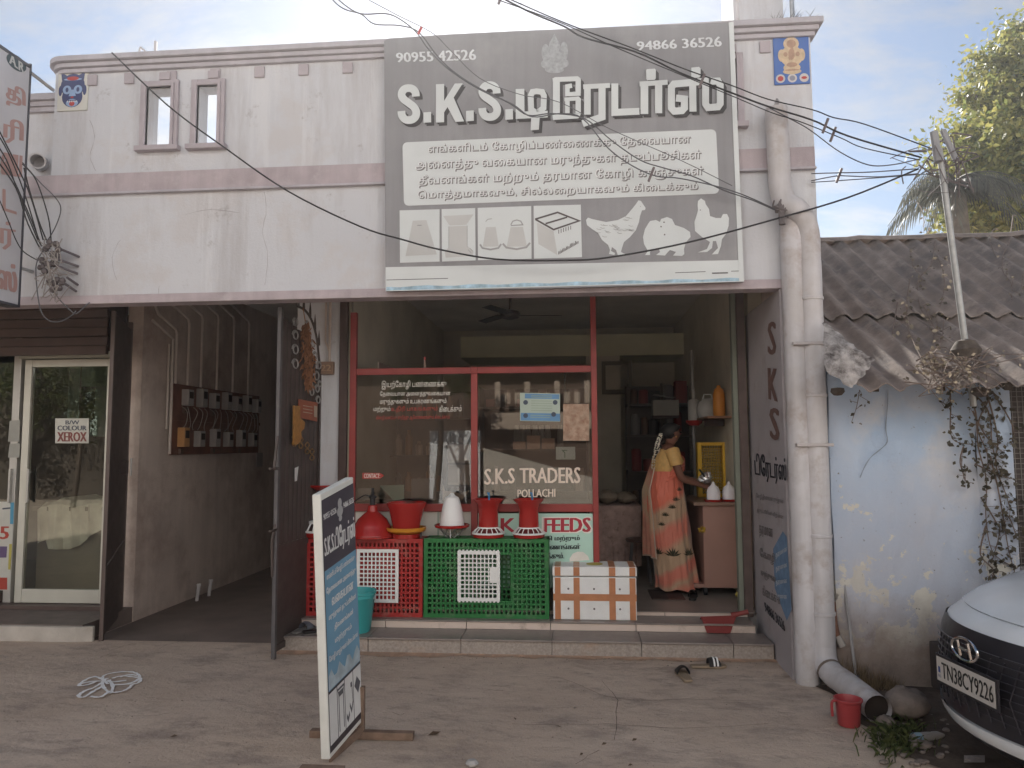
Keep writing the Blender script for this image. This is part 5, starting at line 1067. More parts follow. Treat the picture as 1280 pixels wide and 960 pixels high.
build('shelf', k, mat('rack_dark', (.08, .06, .05), .6), r); k = MB()
for i in range(110): x = random.uniform(-5.9, -4.4); z = 1.13+.3*random.randint(0, 4); s_ = random.uniform(.02, .06); k.cur = random.randint(0, 3); k.box((x-s_, 3.40, z), (x+s_, 3.52, z+random.uniform(.06, .22)))
build('packets', k, [mat('packet_a', (.35, .30, .26)), mat('packet_b', (.12, .14, .12)), mat('packet_c', (.3, .12, .08)), mat('packet_d', (.07, .07, .08))], r, kind='stuff')

# ================================================================ INSIDE THE SHOP
ctr = root('counter', 'brown laminate counter with poultry drinkers on top beside the woman', 'counter', (1.33, 1.7, .2262)); lam = mat('brown_laminate', (.36, .21, .17), .5, .08, 3)
build('front_panel', MB().box((1.165, 1.32, .30), (1.495, 1.345, 1.05)), lam, ctr, bevel=.003); build('side_panel', MB().box((1.165, 1.346, .30), (1.19, 2.3, 1.05)), lam, ctr, bevel=.003); build('top', MB().box((1.08, 1.29, 1.051), (1.498, 2.35, 1.082)), mat('counter_edge', (.26, .17, .13), .4, .1), ctr, bevel=.004)
build('shelf', MB().box((1.07, 1.33, .30), (1.164, 2.2, .33)), lam, ctr); 
for y_ in (1.36, 2.2): build('castor', MB().tube([(1.16, y_, .262), (1.19, y_, .262)], .034, 14), black_m, ctr, smooth=True)
chick_white = mat('chick_white', (.84, .82, .86), .35, .04, 5)
def chick_drinker(x, y, z, label, base=redg, sc=1.0, grp=None):
    r = root('chick_drinker', label, 'drinker', (x, y, z), 0, grp); r.scale = (1, 1, 1)
    build('jar', MB().lathe([(.062*sc, .02), (.062*sc, .09*sc), (.050*sc, .13*sc), (.020*sc, .155*sc), (.008*sc, .185*sc), (0, .187*sc)], n=22), chick_white, r, world=False, smooth=True)
    build('saucer', MB().lathe([(.08*sc, 0), (.095*sc, .022), (.088*sc, .022), (.07*sc, .010)], n=22), base, r, world=False, smooth=True); return r
p = aty(892, 627, 1.38); chick_drinker(p.x, 1.38, 1.083, 'white chick drinker in a red saucer on the counter, nearest the woman')
p = aty(912, 627, 1.40); chick_drinker(p.x, 1.42, 1.083, 'white chick drinker in a red saucer at the right end of the counter')
p = aty(922, 622, 1.6); chick_drinker(p.x-.02, 1.66, 1.083, 'drinker with a green saucer and pale dome at the back of the counter', mat('green_saucer', (.05, .3, .12), .4), .9)
r = root('steel_funnel', 'steel bowl held over the counter by the woman', 'bowl', aty(882, 603, 1.45)+Vector((0, 0, .04)), 0); r.rotation_euler = (radians(20), radians(-35), 0)
build('bowl', MB().lathe([(.02, -.09), (.035, -.05), (.06, -.02), (.072, .02), (.069, .02), (.057, -.017), (.03, -.046), (.018, -.085)], n=26, cap=False), mat('bright_steel', (.62, .62, .62), .25, .05, metal=.8), r, world=False, smooth=True); build('handle', MB().tube([(0, 0, .02), (0, .0, .11)], .010, 8), black_m, r, world=False, smooth=True)
# yellow crate on the counter against the wall
yc = root('yellow_crate', 'yellow plastic crate standing on end behind the counter drinkers', 'crate', (1.37, 1.95, 1.083)); yel = mat('yellow_plastic', (.75, .47, .04), .4, .1, 6)
a = aty(871, 553, 1.95); b_ = aty(908, 553, 1.95); zt = a.z; k = MB(); X0, X1 = a.x, b_.x
k.box((X0, 1.93, 1.084), (X0+.045, 2.05, zt)).box((X1-.045, 1.93, 1.084), (X1, 2.05, zt)).box((X0+.0455, 1.932, zt-.035), (X1-.0455, 2.048, zt)).box((X0+.0455, 1.932, 1.084), (X1-.0455, 2.048, 1.12)); build('frame', k, yel, yc, bevel=.004)
k = MB()
for i in range(1, 8): x = X0+.045+(X1-X0-.09)*i/8; k.box((x-.006, 1.99, 1.12), (x+.006, 2.0, zt-.035))
for i in range(1, 17): z = 1.12+(zt-1.155)*i/17; k.box((X0+.045, 1.991, z-.006), (X1-.045, 2.001, z+.006))
build('grid', k, mat('yellow_plastic_grid', (.40, .26, .04), .4), yc)
# shelf on the right wall, jug, bottle
r = root('wall_shelf', 'narrow brown shelf on the right wall holding a jug and an orange bottle', 'shelf', (1.36, 2.1, 1.88)); build('board', MB().box((1.27, 1.55, 1.872), (1.498, 2.5, 1.892)), mat('shelf_orange_brown', (.28, .14, .08), .5), r); build('bracket', MB().box((1.30, 1.9, 1.80), (1.498, 1.92, 1.871)), brownp_m, r)
p = aty(890, 520, 2.1); r = root('plastic_jug', 'translucent white round drinker jar with loop handle on the wall shelf', 'jar', (1.37, 2.1, 1.893)); build('jar', MB().lathe([(.09, 0), (.11, .05), (.11, .10), (.09, .16), (.05, .20), (.03, .205)], n=26), mat('cloudy_plastic', (.52, .51, .48), .4, .08, 5), r, world=False, smooth=True); build('handle', MB().tube([(-.05, 0, .19), (-.035, 0, .245), (.035, 0, .245), (.05, 0, .19)], .008, 6), whitep, r, world=False, smooth=True)
r = root('orange_bottle', 'tall orange plastic can on the wall shelf beside the jar', 'can', (1.42, 1.75, 1.893)); build('body', MB().lathe([(.055, 0), (.06, .02), (.058, .22), (.045, .27), (.02, .29), (.02, .31)], n=22), mat('orange_can', (.65, .25, .03), .4, .08), r, world=False, smooth=True)
# pole with hanging drinkers
x = aty(866, 500, 2.3).x; r = root('hanging_drinker', 'white and red drinker hung on a pale pole right of the shelves', 'drinker', (x, 2.3, .2262)); build('pole', MB().tube([(0, 0, 0), (0, 0, 2.4)], .016, 8), mat('pole_pale', (.30, .29, .28), .5), r, world=False, smooth=True)
zq = aty(866, 527, 2.3).z-.2262; build('jar', MB().lathe([(.062, .04), (.062, .25), (.05, .27), (.018, .28), (.018, .38)], (0, -.05, zq-.04), 20), mat('jar_white', (.42, .41, .38), .4), r, world=False, smooth=True); build('saucer', MB().lathe([(.05, 0), (.085, .03), (.09, .055), (.06, .05)], (0, -.05, zq-.045), 20), redg, r, world=False, smooth=True)
# back shelves
rk = root('back_shelves', 'dark shelves behind the woman crowded with red and grey goods', 'shelves', (.95, 3.9, .2262)); random.seed(21); sx0 = aty(782, 500, 4.2).x; sx1 = aty(862, 500, 4.2).x
k = MB()
for z_ in (.75, 1.25, 1.72, 2.12): k.box((sx0, 3.85, z_), (sx1, 4.3, z_+.025))
for x_ in (sx0, (sx0+sx1)/2, sx1-.03): k.box((x_, 3.86, .2262), (x_+.03, 3.89, 2.4))
k.box((sx0, 4.31, .2262), (sx1, 4.33, 2.4)); build('frame', k, mat('shelf_dark', (.10, .075, .06), .6), rk)
pal = [mat('goods_red', (.20, .03, .025), .5), mat('goods_grey', (.20, .19, .18), .5), mat('goods_brown', (.16, .10, .07), .6), mat('goods_dark', (.05, .045, .045), .6)]
for z_ in (.776, 1.276, 1.746, 2.146):
    x = sx0+.05
    while x < sx1-.12:
        w_ = random.uniform(.07, .16); h_ = random.uniform(.14, .30); m_ = random.choice(pal)
        if random.random() < .5: build('tin', MB().lathe([(w_/2, 0), (w_/2, h_*.9), (w_/2*.7, h_)], (x+w_/2, 4.02, z_), 12), m_, rk, smooth=True)
        else: build('packet', MB().box((x, 3.93, z_), (x+w_*.92, 4.12, z_+h_)), m_, rk, bevel=.004)
        x += w_+.02
r = root('carton', 'pale cardboard carton with a loose sheet on it, high on the back shelves', 'carton', (.9, 3.5, 2.0)); a = aty(816, 500, 3.6); b_ = aty(849, 519, 3.6); build('box', MB().box((a.x, 3.6, b_.z), (b_.x, 3.85, a.z)), mat('carton_pale', (.34, .32, .28), .7, .1), r, bevel=.003); build('sheet', MB().box((-.13, -.1, 0), (.13, .1, .006), Matrix.Translation((a.x+.15, 3.72, a.z+.05)) @ Matrix.Rotation(.16, 4, 'Y')), mat('sheet_grey', (.4, .38, .35), .6), r); build('support', MB().box((a.x, 3.62, b_.z-.03), (b_.x, 3.85, b_.z-.001)), brownp_m, r)
# desk with cloth and cushions behind the glass edge
dk_ = root('cloth_covered_desk', 'low desk under a pale patterned cloth between the window and the woman', 'desk', (.40, 2.4, .2262)); k = MB()
build('top', MB().box((.22, 2.2, .93), (.66, 2.9, .97)), mat('desk_dark', (.12, .08, .06), .5), dk_); rows = []
for j in range(10):
    v = j/9; rows.append([(.21+.46*u/19+.012*sin(u*1.3)*v, 2.19-.02*v-.012*sin(u*1.9)*v, .975-.62*v) for u in range(20)])
clo = mat('patterned_cloth', (.38, .27, .24), .85, .3, 9, dirt=(.12, .07, .06), dscale=22, damt=.4); build('cloth', MB().grid(rows), clo, dk_, smooth=True); build('cloth_top', MB().box((.21, 2.19, .9705), (.67, 2.9, .978)), clo, dk_)
build('leg', MB().box((.24, 2.3, .2262), (.28, 2.34, .93)), brownp_m, dk_); build('leg', MB().box((.60, 2.3, .2262), (.64, 2.34, .93)), brownp_m, dk_)
random.seed(31)
r = root('feed_sacks', 'pale crumpled sacks piled on the cloth covered desk', 'sacks', (.4, 2.5, .98)); k = MB()
for (cx, cy, sx, sy, sz) in ((.33, 2.5, .13, .2, .07), (.53, 2.5, .12, .2, .06)):
    rows = []
    for i in range(9):
        ph_ = pi*i/8; rows.append([(cx+sx*sin(ph_)*cos(t)*(1+.1*sin(5*t+i)), cy+sy*sin(ph_)*sin(t), .98+sz+sz*cos(ph_)*(1+.15*sin(3*t))) for t in [2*pi*q/14 for q in range(14)]])
    k.grid(rows, True)
build('sack', k, mat('sack_cloth', (.27, .22, .17), .85, .25, 12, .3), r, smooth=True)
st2 = root('stool', 'dark metal stool beside the cloth covered desk', 'stool', (.62, 1.9, .2262)); build('seat', MB().lathe([(.13, .42), (.14, .44), (.13, .45)], n=20), mat('stool_seat', (.10, .06, .05), .5), st2, world=False, smooth=True)
for i in range(4): a_ = pi/4+i*pi/2; build('leg', MB().tube([(.10*cos(a_), .10*sin(a_), .42), (.15*cos(a_), .15*sin(a_), 0)], .011, 6), mat('stool_leg', (.18, .17, .18), .4, metal=.5), st2, world=False, smooth=True)
# things seen behind the panes
shl = root('display_shelf', 'dark display shelf with jars, cartons and bottles behind the right window pane', 'shelf', (-.35, 1.5, .2262)); dkw = mat('display_wood', (.10, .065, .05), .6, .2)
k = MB(); 
for z_ in (1.15, 1.56, 1.98): k.box((-.95, 1.5, z_), (.10, 1.9, z_+.02))
k.box((-.97, 1.5, .2262), (-.951, 1.9, 2.2)).box((.101, 1.5, .2262), (.12, 1.9, 2.2)).box((-.97, 1.901, .2262), (.12, 1.92, 2.2)); build('frame', k, dkw, shl)
cartm = mat('carton_brown', (.48, .30, .22), .7, .1, 5)
YB = 1.52
for (a, b_, c_, d_) in ((641, 552, 657, 575.2), (658.5, 544.5, 675, 575.2), (677, 548, 693, 575.2)):
    A1 = aty(a, b_, YB); B1 = aty(c_, d_, YB); build('carton', MB().box((A1.x, YB, 1.581), (B1.x, YB+.12, A1.z)), cartm, shl, bevel=.003)
for i, px_ in enumerate((645, 652, 659, 668, 676, 684, 700)):
    x = aty(px_, 530, 1.62).x; build('jar', MB().lathe([(.03, 0), (.032, .16), (.022, .2), (.022, .24)], (x, 1.72, 1.581), 12), mat('jar_dull', (.20, .17, .15), .4), shl, smooth=True)
for i, (px_, h_) in enumerate(((728, .22), (735, .26), (721, .16), (640, .2), (620, .24), (612, .18))):
    x = aty(px_, 600, 1.6).x; build('bottle', MB().lathe([(.035, 0), (.037, h_*.7), (.015, h_*.85), (.017, h_)], (x, 1.6, 1.171), 12), mat(('bottle_tan', 'bottle_dark')[i % 2], ((.26, .18, .14), (.08, .06, .05))[i % 2], .4), shl, smooth=True)
for i in range(9):
    x = -.9+i*.105; build('packet', MB().box((x, 1.62, 2.001), (x+.085, 1.78, 2.001+.08+.05*((i*7) % 3))), mat(('packet_rose', 'packet_dark', 'packet_tan')[i % 3], ((.24, .10, .09), (.07, .06, .06), (.26, .19, .15))[i % 3], .6), shl)
shl2 = root('display_rack', 'dark rack of bottles and hanging goods behind the left window pane', 'rack', (-1.5, 1.7, .2262)); k = MB()
for z_ in (1.12, 1.5, 1.9): k.box((-1.95, 1.9, z_), (-1.1, 2.2, z_+.02))
k.box((-1.95, 2.201, .2262), (-1.1, 2.22, 2.2)); build('frame', k, dkw, shl2); random.seed(12)
for z_ in (1.141, 1.521, 1.921):
    for i in range(7):
        x = -1.88+i*.11; h_ = random.uniform(.12, .27); build('bottle', MB().lathe([(.036, 0), (.038, h_*.7), (.018, h_*.85), (.018, h_)], (x, 2.0, z_), 12), mat(('bottle_tan', 'bottle_amber', 'bottle_dark')[random.randint(0, 2)], (.24, .11, .05), .4), shl2, smooth=True)
YI = 1.0
ib = lambda nm, lab, cat, a, b_, m_, d_=.02, y=YI: (lambda A1, B1, r: (build('card', MB().box((A1.x, y, B1.z), (B1.x, y+d_, A1.z)), m_, r, bevel=.002), r)[1])(aty(*a, y), aty(*b_, y), root(nm, lab, cat, aty((a[0]+b_[0])/2, b_[1], y)))
build('sill_board', MB().box((-1.95, .735, 1.10), (.12, 1.2, 1.118)), dkw, sw)
ib('white_carton', 'small white carton on the sill at the left end of the window', 'carton', (446, 610), (464, 625.5), mat('carton_white', (.40, .38, .35), .6), .06, .9)
ib('grey_picture', 'grey framed picture leaning behind the left pane', 'picture', (514, 598), (545, 625.5), mat('picture_grey_board', (.145, .125, .12), .5, .1), .015, .9)
r = root('green_leaflet', 'pale green leaflet standing behind the left pane', 'leaflet', aty(490, 612, .92)); w9 = lambda x, y, o=0: aty(x, y, .92-o); k = MB(); k.prism([tuple(w9(*q)) for q in ((474, 607), (505, 606), (505, 624), (492, 625.5))], (0, .004, 0)); build('sheet', k, mat('leaflet_green', (.30, .40, .33), .6, .1), r)
r = root('torn_carton', 'torn pale carton flap behind the left pane by the mullion', 'carton', aty(570, 612, .92)); k = MB(); k.prism([tuple(w9(*q)) for q in ((553, 603), (556, 613), (575, 617), (588, 612), (577, 625.8), (553, 625.8))], (0, .004, 0)); build('sheet', k, mat('carton_pale_pink', (.42, .31, .24), .7, .1), r)
r = root('bench_box', 'dark wooden display case with pale backing behind the left pane', 'case', (-1.1, 1.2, 1.118)); A1 = aty(556, 553, 1.2); B1 = aty(592, 609, 1.2); k = MB(); k.box((A1.x, 1.2, B1.z), (A1.x+.02, 1.24, A1.z)).box((A1.x+.0205, 1.2, A1.z-.02), (B1.x, 1.24, A1.z)).box((A1.x+.0205, 1.2, B1.z), (B1.x, 1.24, B1.z+.02)).box((A1.x+.0205, 1.2, (A1.z+B1.z)/2), (B1.x, 1.24, (A1.z+B1.z)/2+.02)); build('frame', k, dkw, r); build('backing', MB().box((A1.x+.0205, 1.241, B1.z), (B1.x, 1.25, A1.z)), mat('case_back', (.36, .27, .22), .7), r)
# items standing on the window head and the ceiling
p = aty(531, 463, .72); r = root('red_capped_bottle', 'small bottle with a red cap standing on the window head', 'bottle', (p.x, .72, 2.311)); build('body', MB().lathe([(.012, 0), (.013, .05), (.008, .07)], n=12), mat('bottle_tan', (0, 0, 0)), r, world=False, smooth=True); build('cap', MB().lathe([(.011, .07), (.011, .1)], n=12), redg, r, world=False, smooth=True)
p = aty(473, 463, .9); r = root('dark_shelf_board', 'dark slanting board above the left window pane', 'board', (p.x, .9, 2.3)); k = MB(); k.prism([tuple(aty(*q, .95)) for q in ((473, 452), (482, 456), (494, 461), (494, 466), (473, 466))], (0, .2, 0)); build('board', k, dkw, r); build('stake', MB().tube([aty(473, 452, .94), aty(473, 464, .94)], .006), cream_m, r)
fan = root('ceiling_fan', 'dark ceiling fan with three blades under the shop ceiling', 'ceiling fan', (-.72, 2.4, 3.38)); fm_ = mat('fan_brown', (.07, .055, .05), .4)
build('rod', MB().tube([(0, 0, 0), (0, 0, -.25)], .012), fm_, fan, world=False); build('canopy', MB().lathe([(.02, -.06), (.055, -.01), (.055, 0)], n=18), fm_, fan, world=False, smooth=True); build('motor', MB().lathe([(.03, -.36), (.10, -.34), (.115, -.30), (.10, -.27), (.03, -.25)], n=24), fm_, fan, world=False, smooth=True)
for i in range(3):
    a_ = radians(5+120*i); M_ = Matrix.Rotation(a_, 4, 'Z') @ Matrix.Rotation(.16, 4, 'X'); k = MB(); k.box((.10, -.055, -.315), (.58, .055, -.309), M_); build('blade', k, fm_, fan, world=False, bevel=.002)
r = root('ceiling_bulb', 'small bare bulb hanging from the shop ceiling', 'bulb', (.05, 1.6, 3.4)); build('holder', MB().tube([(0, 0, 0), (0, 0, -.10)], .014), white_p, r, world=False); build('bulb', MB().lathe([(.012, -.19), (.028, -.17), (.03, -.15), (.014, -.11), (.014, -.10)], n=14), mat('bulb_off', (.45, .45, .43), .2), r, world=False, smooth=True)
r = root('doormat', 'dark brown doormat inside the shop entrance', 'doormat', (.9, .95, .2265)); a = atz(815, 749, .23); b_ = atz(851, 741, .23); k = MB(); k.box((a.x, a.y, .2265), ((a.x+b_.x)/2, b_.y+.12, .236)); k.cur = 1; k.box(((a.x+b_.x)/2+.0005, a.y, .2265), (b_.x, b_.y+.12, .236)); build('mat', k, [mat('mat_dark', (.05, .035, .03), .9), mat('mat_brown', (.10, .045, .035), .9)], r)
p = atz(866, 747, .23); sandal('sandal', 'dark slipper on the shop floor near the counter', Vector((p.x, p.y, .2268)), radians(80), blk, blk)
p = atz(922, 746, .23); r = root('yellow_lemon', 'small yellow lemon on the floor by the right shutter guide', 'lemon', (p.x, p.y, .25)); build('fruit', MB().lathe([(0, -.024), (.014, -.020), (.023, 0), (.014, .02), (0, .027)], n=14), mat('lemon_yellow', (.45, .38, .08), .5), r, world=False, smooth=True)
p = aty(876, 662, 1.31); r = root('yellow_flower', 'yellow flower tied to the counter side', 'flower', (1.15, 1.315, p.z)); random.seed(5); k = MB()
for i in range(40):
    a_ = random.uniform(0, 2*pi); b1 = random.uniform(-1, 1); d_ = Vector((cos(a_), sin(a_)*.5, b1)).normalized(); s_ = d_.orthogonal().normalized()*.010; k.add([d_*.01-s_, d_*.042, d_*.01+s_], [(0, 1, 2)])
build('petals', k, mat('petal_yellow', (.5, .33, .04), .6), r, world=False)
# ================================================================ THE WOMAN at the counter (x forward = to the right, y = away from the camera)
skin_m = mat('skin_brown', (.20, .09, .06), .5, .08, 8)
pe = root('person', 'woman in an orange and beige saree with jasmine in her braid, working at the counter', 'person', (.934, 1.5, .2262), radians(10))
me = bpy.data.meshes.new('body'); V_ = []; E_ = []; R_ = []
def jv(p, r, par=None):
    V_.append(p); R_.append(r); i = len(V_)-1
    if par is not None: E_.append((par, i))
    return i
pel = jv((-.095, 0, .88), (.13, .16)); wa = jv((-.085, 0, 1.05), (.105, .125), pel); ch = jv((-.075, 0, 1.20), (.115, .145), wa); sh = jv((-.065, 0, 1.325), (.075, .13), ch); nk = jv((-.045, 0, 1.385), (.042, .044), sh); hb = jv((-.02, 0, 1.445), (.062, .058), nk); hd = jv((.0, 0, 1.50), (.082, .072), hb); ht = jv((-.01, 0, 1.565), (.055, .052), hd)
for s_ in (-1, 1):
    a = jv((-.055, .155*s_, 1.325), (.050, .048), sh); b_ = jv((-.035 if s_ < 0 else .0, .185*s_, 1.20), (.044, .042), a)
    if s_ < 0: e_ = jv((.005, -.195, 1.075), (.035, .034), b_); f_ = jv((.125, -.16, 1.035), (.029, .028), e_); w_ = jv((.235, -.115, 1.00), (.020, .022), f_); pmm = jv((.285, -.10, .985), (.016, .030), w_)
    else: e_ = jv((.06, .19, 1.10), (.035, .034), b_); f_ = jv((.17, .15, 1.06), (.028, .027), e_); w_ = jv((.27, .09, 1.03), (.020, .022), f_); pmm = jv((.315, .075, 1.015), (.016, .030), w_)
    pw_ = Vector(V_[pmm])
    for q, (dy, ln_) in enumerate(((-.024, .058), (-.009, .070), (.007, .066), (.022, .052))):
        k1 = jv(tuple(pw_+Vector((.022, dy, .003))), (.0095, .0095), pmm); k2 = jv(tuple(pw_+Vector((.022+ln_*.5, dy*1.15, -.004))), (.0085, .0085), k1); jv(tuple(pw_+Vector((.022+ln_*.8, dy*1.1, -.030))), (.007, .007), k2)
    k1 = jv(tuple(pw_+Vector((.0, -.030*s_*-1, -.006))), (.010, .010), w_); jv(tuple(pw_+Vector((.035, -.040*s_*-1, -.022))), (.008, .008), k1)
    th_ = jv((-.085, .085*s_, .80), (.095, .085), pel); kn = jv((-.03, .08*s_, .47), (.058, .055), th_); an = jv((-.035+.06*(s_ > 0), .08*s_, .085), (.036, .034), kn); hl = jv((-.055+.06*(s_ > 0), .08*s_, .035), (.03, .03), an); to = jv((.08+.06*(s_ > 0), .085*s_, .022), (.020, .034), an)
me.from_pydata(V_, E_, []); bo = bpy.data.objects.new('body', me); COL.objects.link(bo)
sk = bo.modifiers.new('skin', 'SKIN'); sk.use_smooth_shade = True
for i, r_ in enumerate(R_): me.skin_vertices[0].data[i].radius = r_
me.skin_vertices[0].data[0].use_root = True
sb = bo.modifiers.new('sub', 'SUBSURF'); sb.levels = 2; sb.render_levels = 2
dg = bpy.context.evaluated_depsgraph_get(); m2 = bpy.data.meshes.new_from_object(bo.evaluated_get(dg)); bpy.data.objects.remove(bo)
bo = bpy.data.objects.new('body', m2); COL.objects.link(bo); bo.parent = pe; m2.materials.clear(); m2.materials.append(skin_m)
# face features: nose, lips, chin pushed out of the head surface
for v in m2.vertices:
    c_ = v.co
    if c_.z > 1.40 and c_.x > .02:
        c_.x += .022*math.exp(-((c_.y/.014)**2+((c_.z-1.487)/.016)**2)) + .010*math.exp(-((c_.y/.022)**2+((c_.z-1.458)/.010)**2)) + .014*math.exp(-((c_.y/.026)**2+((c_.z-1.430)/.014)**2)) - .008*math.exp(-(((abs(c_.y)-.03)/.014)**2+((c_.z-1.51)/.012)**2))
hair = mat('black_hair', (.012, .010, .010), .45, .3, 40, .3, 200)
k = MB()
for s_ in (-1, 1): k.lathe([(0, -.010), (.010, -.006), (.012, 0), (.010, .006), (0, .010)], (.066, .030*s_, 1.508), 10)
build('eye', k, mat('eye_dark', (.03, .02, .02), .3), pe, world=False, smooth=True)
k = MB()
for s_ in (-1, 1): k.tube([(-.0, .074*s_, 1.515), (-.012, .083*s_, 1.50), (-.004, .080*s_, 1.478)], [.008, .012, .007], 8)
build('ear', k, skin_m, pe, world=False, smooth=True)
k = MB(); k.lathe([(.004, 0), (.009, -.006), (.006, -.014)], (-.0, -.086, 1.474), 8); build('earring', k, mat('gold', (.6, .36, .09), .3, metal=.9), pe, world=False, smooth=True)
# hair cap, bun and braid
rows = []; 
for i in range(11):
    ph_ = pi*.78*i/10; row = []
    for q in range(22):
        t = 2*pi*q/22; x = -.022+.104*sin(ph_)*cos(t); front = max(0, cos(t)); z = 1.515+.088*cos(ph_) + .062*front*max(0, (i-3)/7)*1.5; x = x-.028*front*max(0, (i-2)/8)
        row.append((x, .086*sin(ph_)*sin(t), z))
    rows.append(row)
build('hair', MB().grid(rows, True), hair, pe, world=False, smooth=True)
k = MB(); bp_ = smoothpts([(-.10, 0, 1.49), (-.135, -.02, 1.44), (-.16, -.03, 1.36), (-.185, -.03, 1.25), (-.20, -.03, 1.12), (-.215, -.03, 1.0)], 5); k.tube([p+Vector((.006*sin(i*1.6), .006*cos(i*1.6), 0)) for i, p in enumerate(bp_)], [.030-.0007*i for i in range(len(bp_))], 10); build('braid', k, hair, pe, world=False, smooth=True)
k = MB(); random.seed(14)
for i in range(230):
    t = random.random(); p = bp_[int(t*19)]; a_ = random.uniform(0, 2*pi); c_ = p+Vector((-.022+.018*cos(a_), -.020+.018*sin(a_), random.uniform(-.008, .008))); d_ = Vector((random.gauss(0, 1), random.gauss(0, 1), random.gauss(0, 1))).normalized(); s_ = d_.orthogonal().normalized()*.008; w_ = d_.cross(s_).normalized()*.008
    k.add([c_-s_, c_-w_, c_+s_, c_+w_, c_+d_*.006], [(0, 1, 4), (1, 2, 4), (2, 3, 4), (3, 0, 4)])
build('jasmine_string', k, mat('jasmine_white', (.82, .78, .68), .7), pe, world=False)
# blouse: back and short sleeves
blm = mat('gold_blouse', (.60, .37, .13), .6, .15, 30); k = MB(); rows = []
for z, cx, rx, ry in ((1.13, -.082, .138, .16), (1.18, -.08, .142, .172), (1.24, -.075, .138, .178), (1.30, -.068, .118, .172), (1.345, -.062, .082, .135), (1.362, -.058, .062, .085)):
    rows.append([(cx+rx*cos(t)+(.028*max(0, cos(t)) if 1.15 < z < 1.28 else 0), ry*sin(t), z) for t in [2*pi*q/28 for q in range(28)]])
k.grid(rows, True)
for s_ in (-1, 1):
    p0 = Vector((-.060, .135*s_, 1.335)); p1 = Vector(((-.045 if s_ < 0 else -.02), .180*s_, 1.245)); p2 = p1.lerp(Vector((-.035 if s_ < 0 else .0, .187*s_, 1.19)), .9)
    k.tube([p0, p0.lerp(p1, .5), p1, p2], [.070, .069, .064, .060], 18, cap=False)
build('blouse', k, blm, pe, world=False, smooth=True)
# saree: wrapped skirt with folds, diagonal drape over the torso, pallu down the back
sm_ = bpy.data.materials.new('saree_cloth'); sm_.use_nodes = True; t_ = sm_.node_tree; n_ = t_.nodes; l_ = t_.links; bb = n_['Principled BSDF']; bb.inputs['Roughness'].default_value = .5; sbp = n_.new('ShaderNodeBump'); swv = n_.new('ShaderNodeTexNoise'); smp = n_.new('ShaderNodeMapping'); stc = n_.new('ShaderNodeTexCoord'); smp.inputs['Scale'].default_value = (14, 14, 2.2); smp.inputs['Rotation'].default_value = (.25, .2, 0); l_.new(stc.outputs['Object'], smp.inputs[0]); l_.new(smp.outputs[0], swv.inputs[0]); swv.inputs['Scale'].default_value = 1.6; swv.inputs['Detail'].default_value = 5; sbp.inputs['Strength'].default_value = .9; sbp.inputs['Distance'].default_value = .03; l_.new(swv.outputs[0], sbp.inputs['Height']); l_.new(sbp.outputs[0], bb.inputs['Normal']); bb.inputs['Sheen Weight'].default_value = .3
tc_ = n_.new('ShaderNodeTexCoord'); sp_ = n_.new('ShaderNodeSeparateXYZ'); l_.new(tc_.outputs['Object'], sp_.inputs[0])
nz_ = n_.new('ShaderNodeTexNoise'); nz_.inputs['Scale'].default_value = 5; nz_.inputs['Detail'].default_value = 4; l_.new(tc_.outputs['Object'], nz_.inputs[0])
ad = n_.new('ShaderNodeMath'); ad.operation = 'MULTIPLY_ADD'; ad.inputs[1].default_value = .16; l_.new(nz_.outputs['Fac'], ad.inputs[0]); l_.new(sp_.outputs['Z'], ad.inputs[2])
ad2 = n_.new('ShaderNodeMath'); ad2.operation = 'MULTIPLY_ADD'; ad2.inputs[1].default_value = -.55; l_.new(sp_.outputs['X'], ad2.inputs[0]); l_.new(ad.outputs[0], ad2.inputs[2])
rp = n_.new('ShaderNodeValToRGB'); el = rp.color_ramp.elements; OR = (.66, .15, .085, 1); BE = (.50, .34, .22, 1); PK = (.64, .20, .14, 1)
el[0].position = .0; el[0].color = PK; el[1].position = 1; el[1].color = OR
for pos, col_ in ((.10, PK), (.16, BE), (.21, PK), (.26, PK), (.30, BE), (.44, BE), (.50, PK), (.60, PK), (.66, BE), (.76, BE), (.82, OR)):
    e_ = el.new(pos); e_.color = col_
mr_ = n_.new('ShaderNodeMapRange'); mr_.inputs[1].default_value = 0; mr_.inputs[2].default_value = 1.25; l_.new(ad2.outputs[0], mr_.inputs[0]); l_.new(mr_.outputs[0], rp.inputs[0]); l_.new(rp.outputs[0], bb.inputs['Base Color'])
rows = []
prof = [(.045, .005, .205, .20), (.10, .0, .198, .195), (.25, -.02, .19, .19), (.45, -.045, .188, .195), (.62, -.065, .19, .20), (.78, -.085, .192, .205), (.90, -.095, .188, .205), (1.0, -.092, .168, .188), (1.08, -.086, .150, .172), (1.14, -.082, .146, .170)]
fine = []
for i in range(len(prof)-1):
    for q in range(4): t = q/4; fine.append(tuple(prof[i][c_]*(1-t)+prof[i+1][c_]*t for c_ in range(4)))
fine.append(prof[-1])
for z, cx, rx, ry in fine:
    row = []
    for q in range(72):
        t = 2*pi*q/72; f_ = (1-z/1.2); fold = 1+f_*(.06*sin(9*t+z*3)+.05*sin(17*t-z*5))*(.6+.8*max(0, cos(t))) + .016*sin(5*t+z*14)+.012*sin(23*t+z*9)*(z < .95)
        row.append((cx+rx*fold*cos(t), ry*fold*sin(t), z+.012*sin(6*t)*(z < .06)))
    rows.append(row)
build('saree', MB().grid(rows, True), sm_, pe, world=False, smooth=True, auto=False)
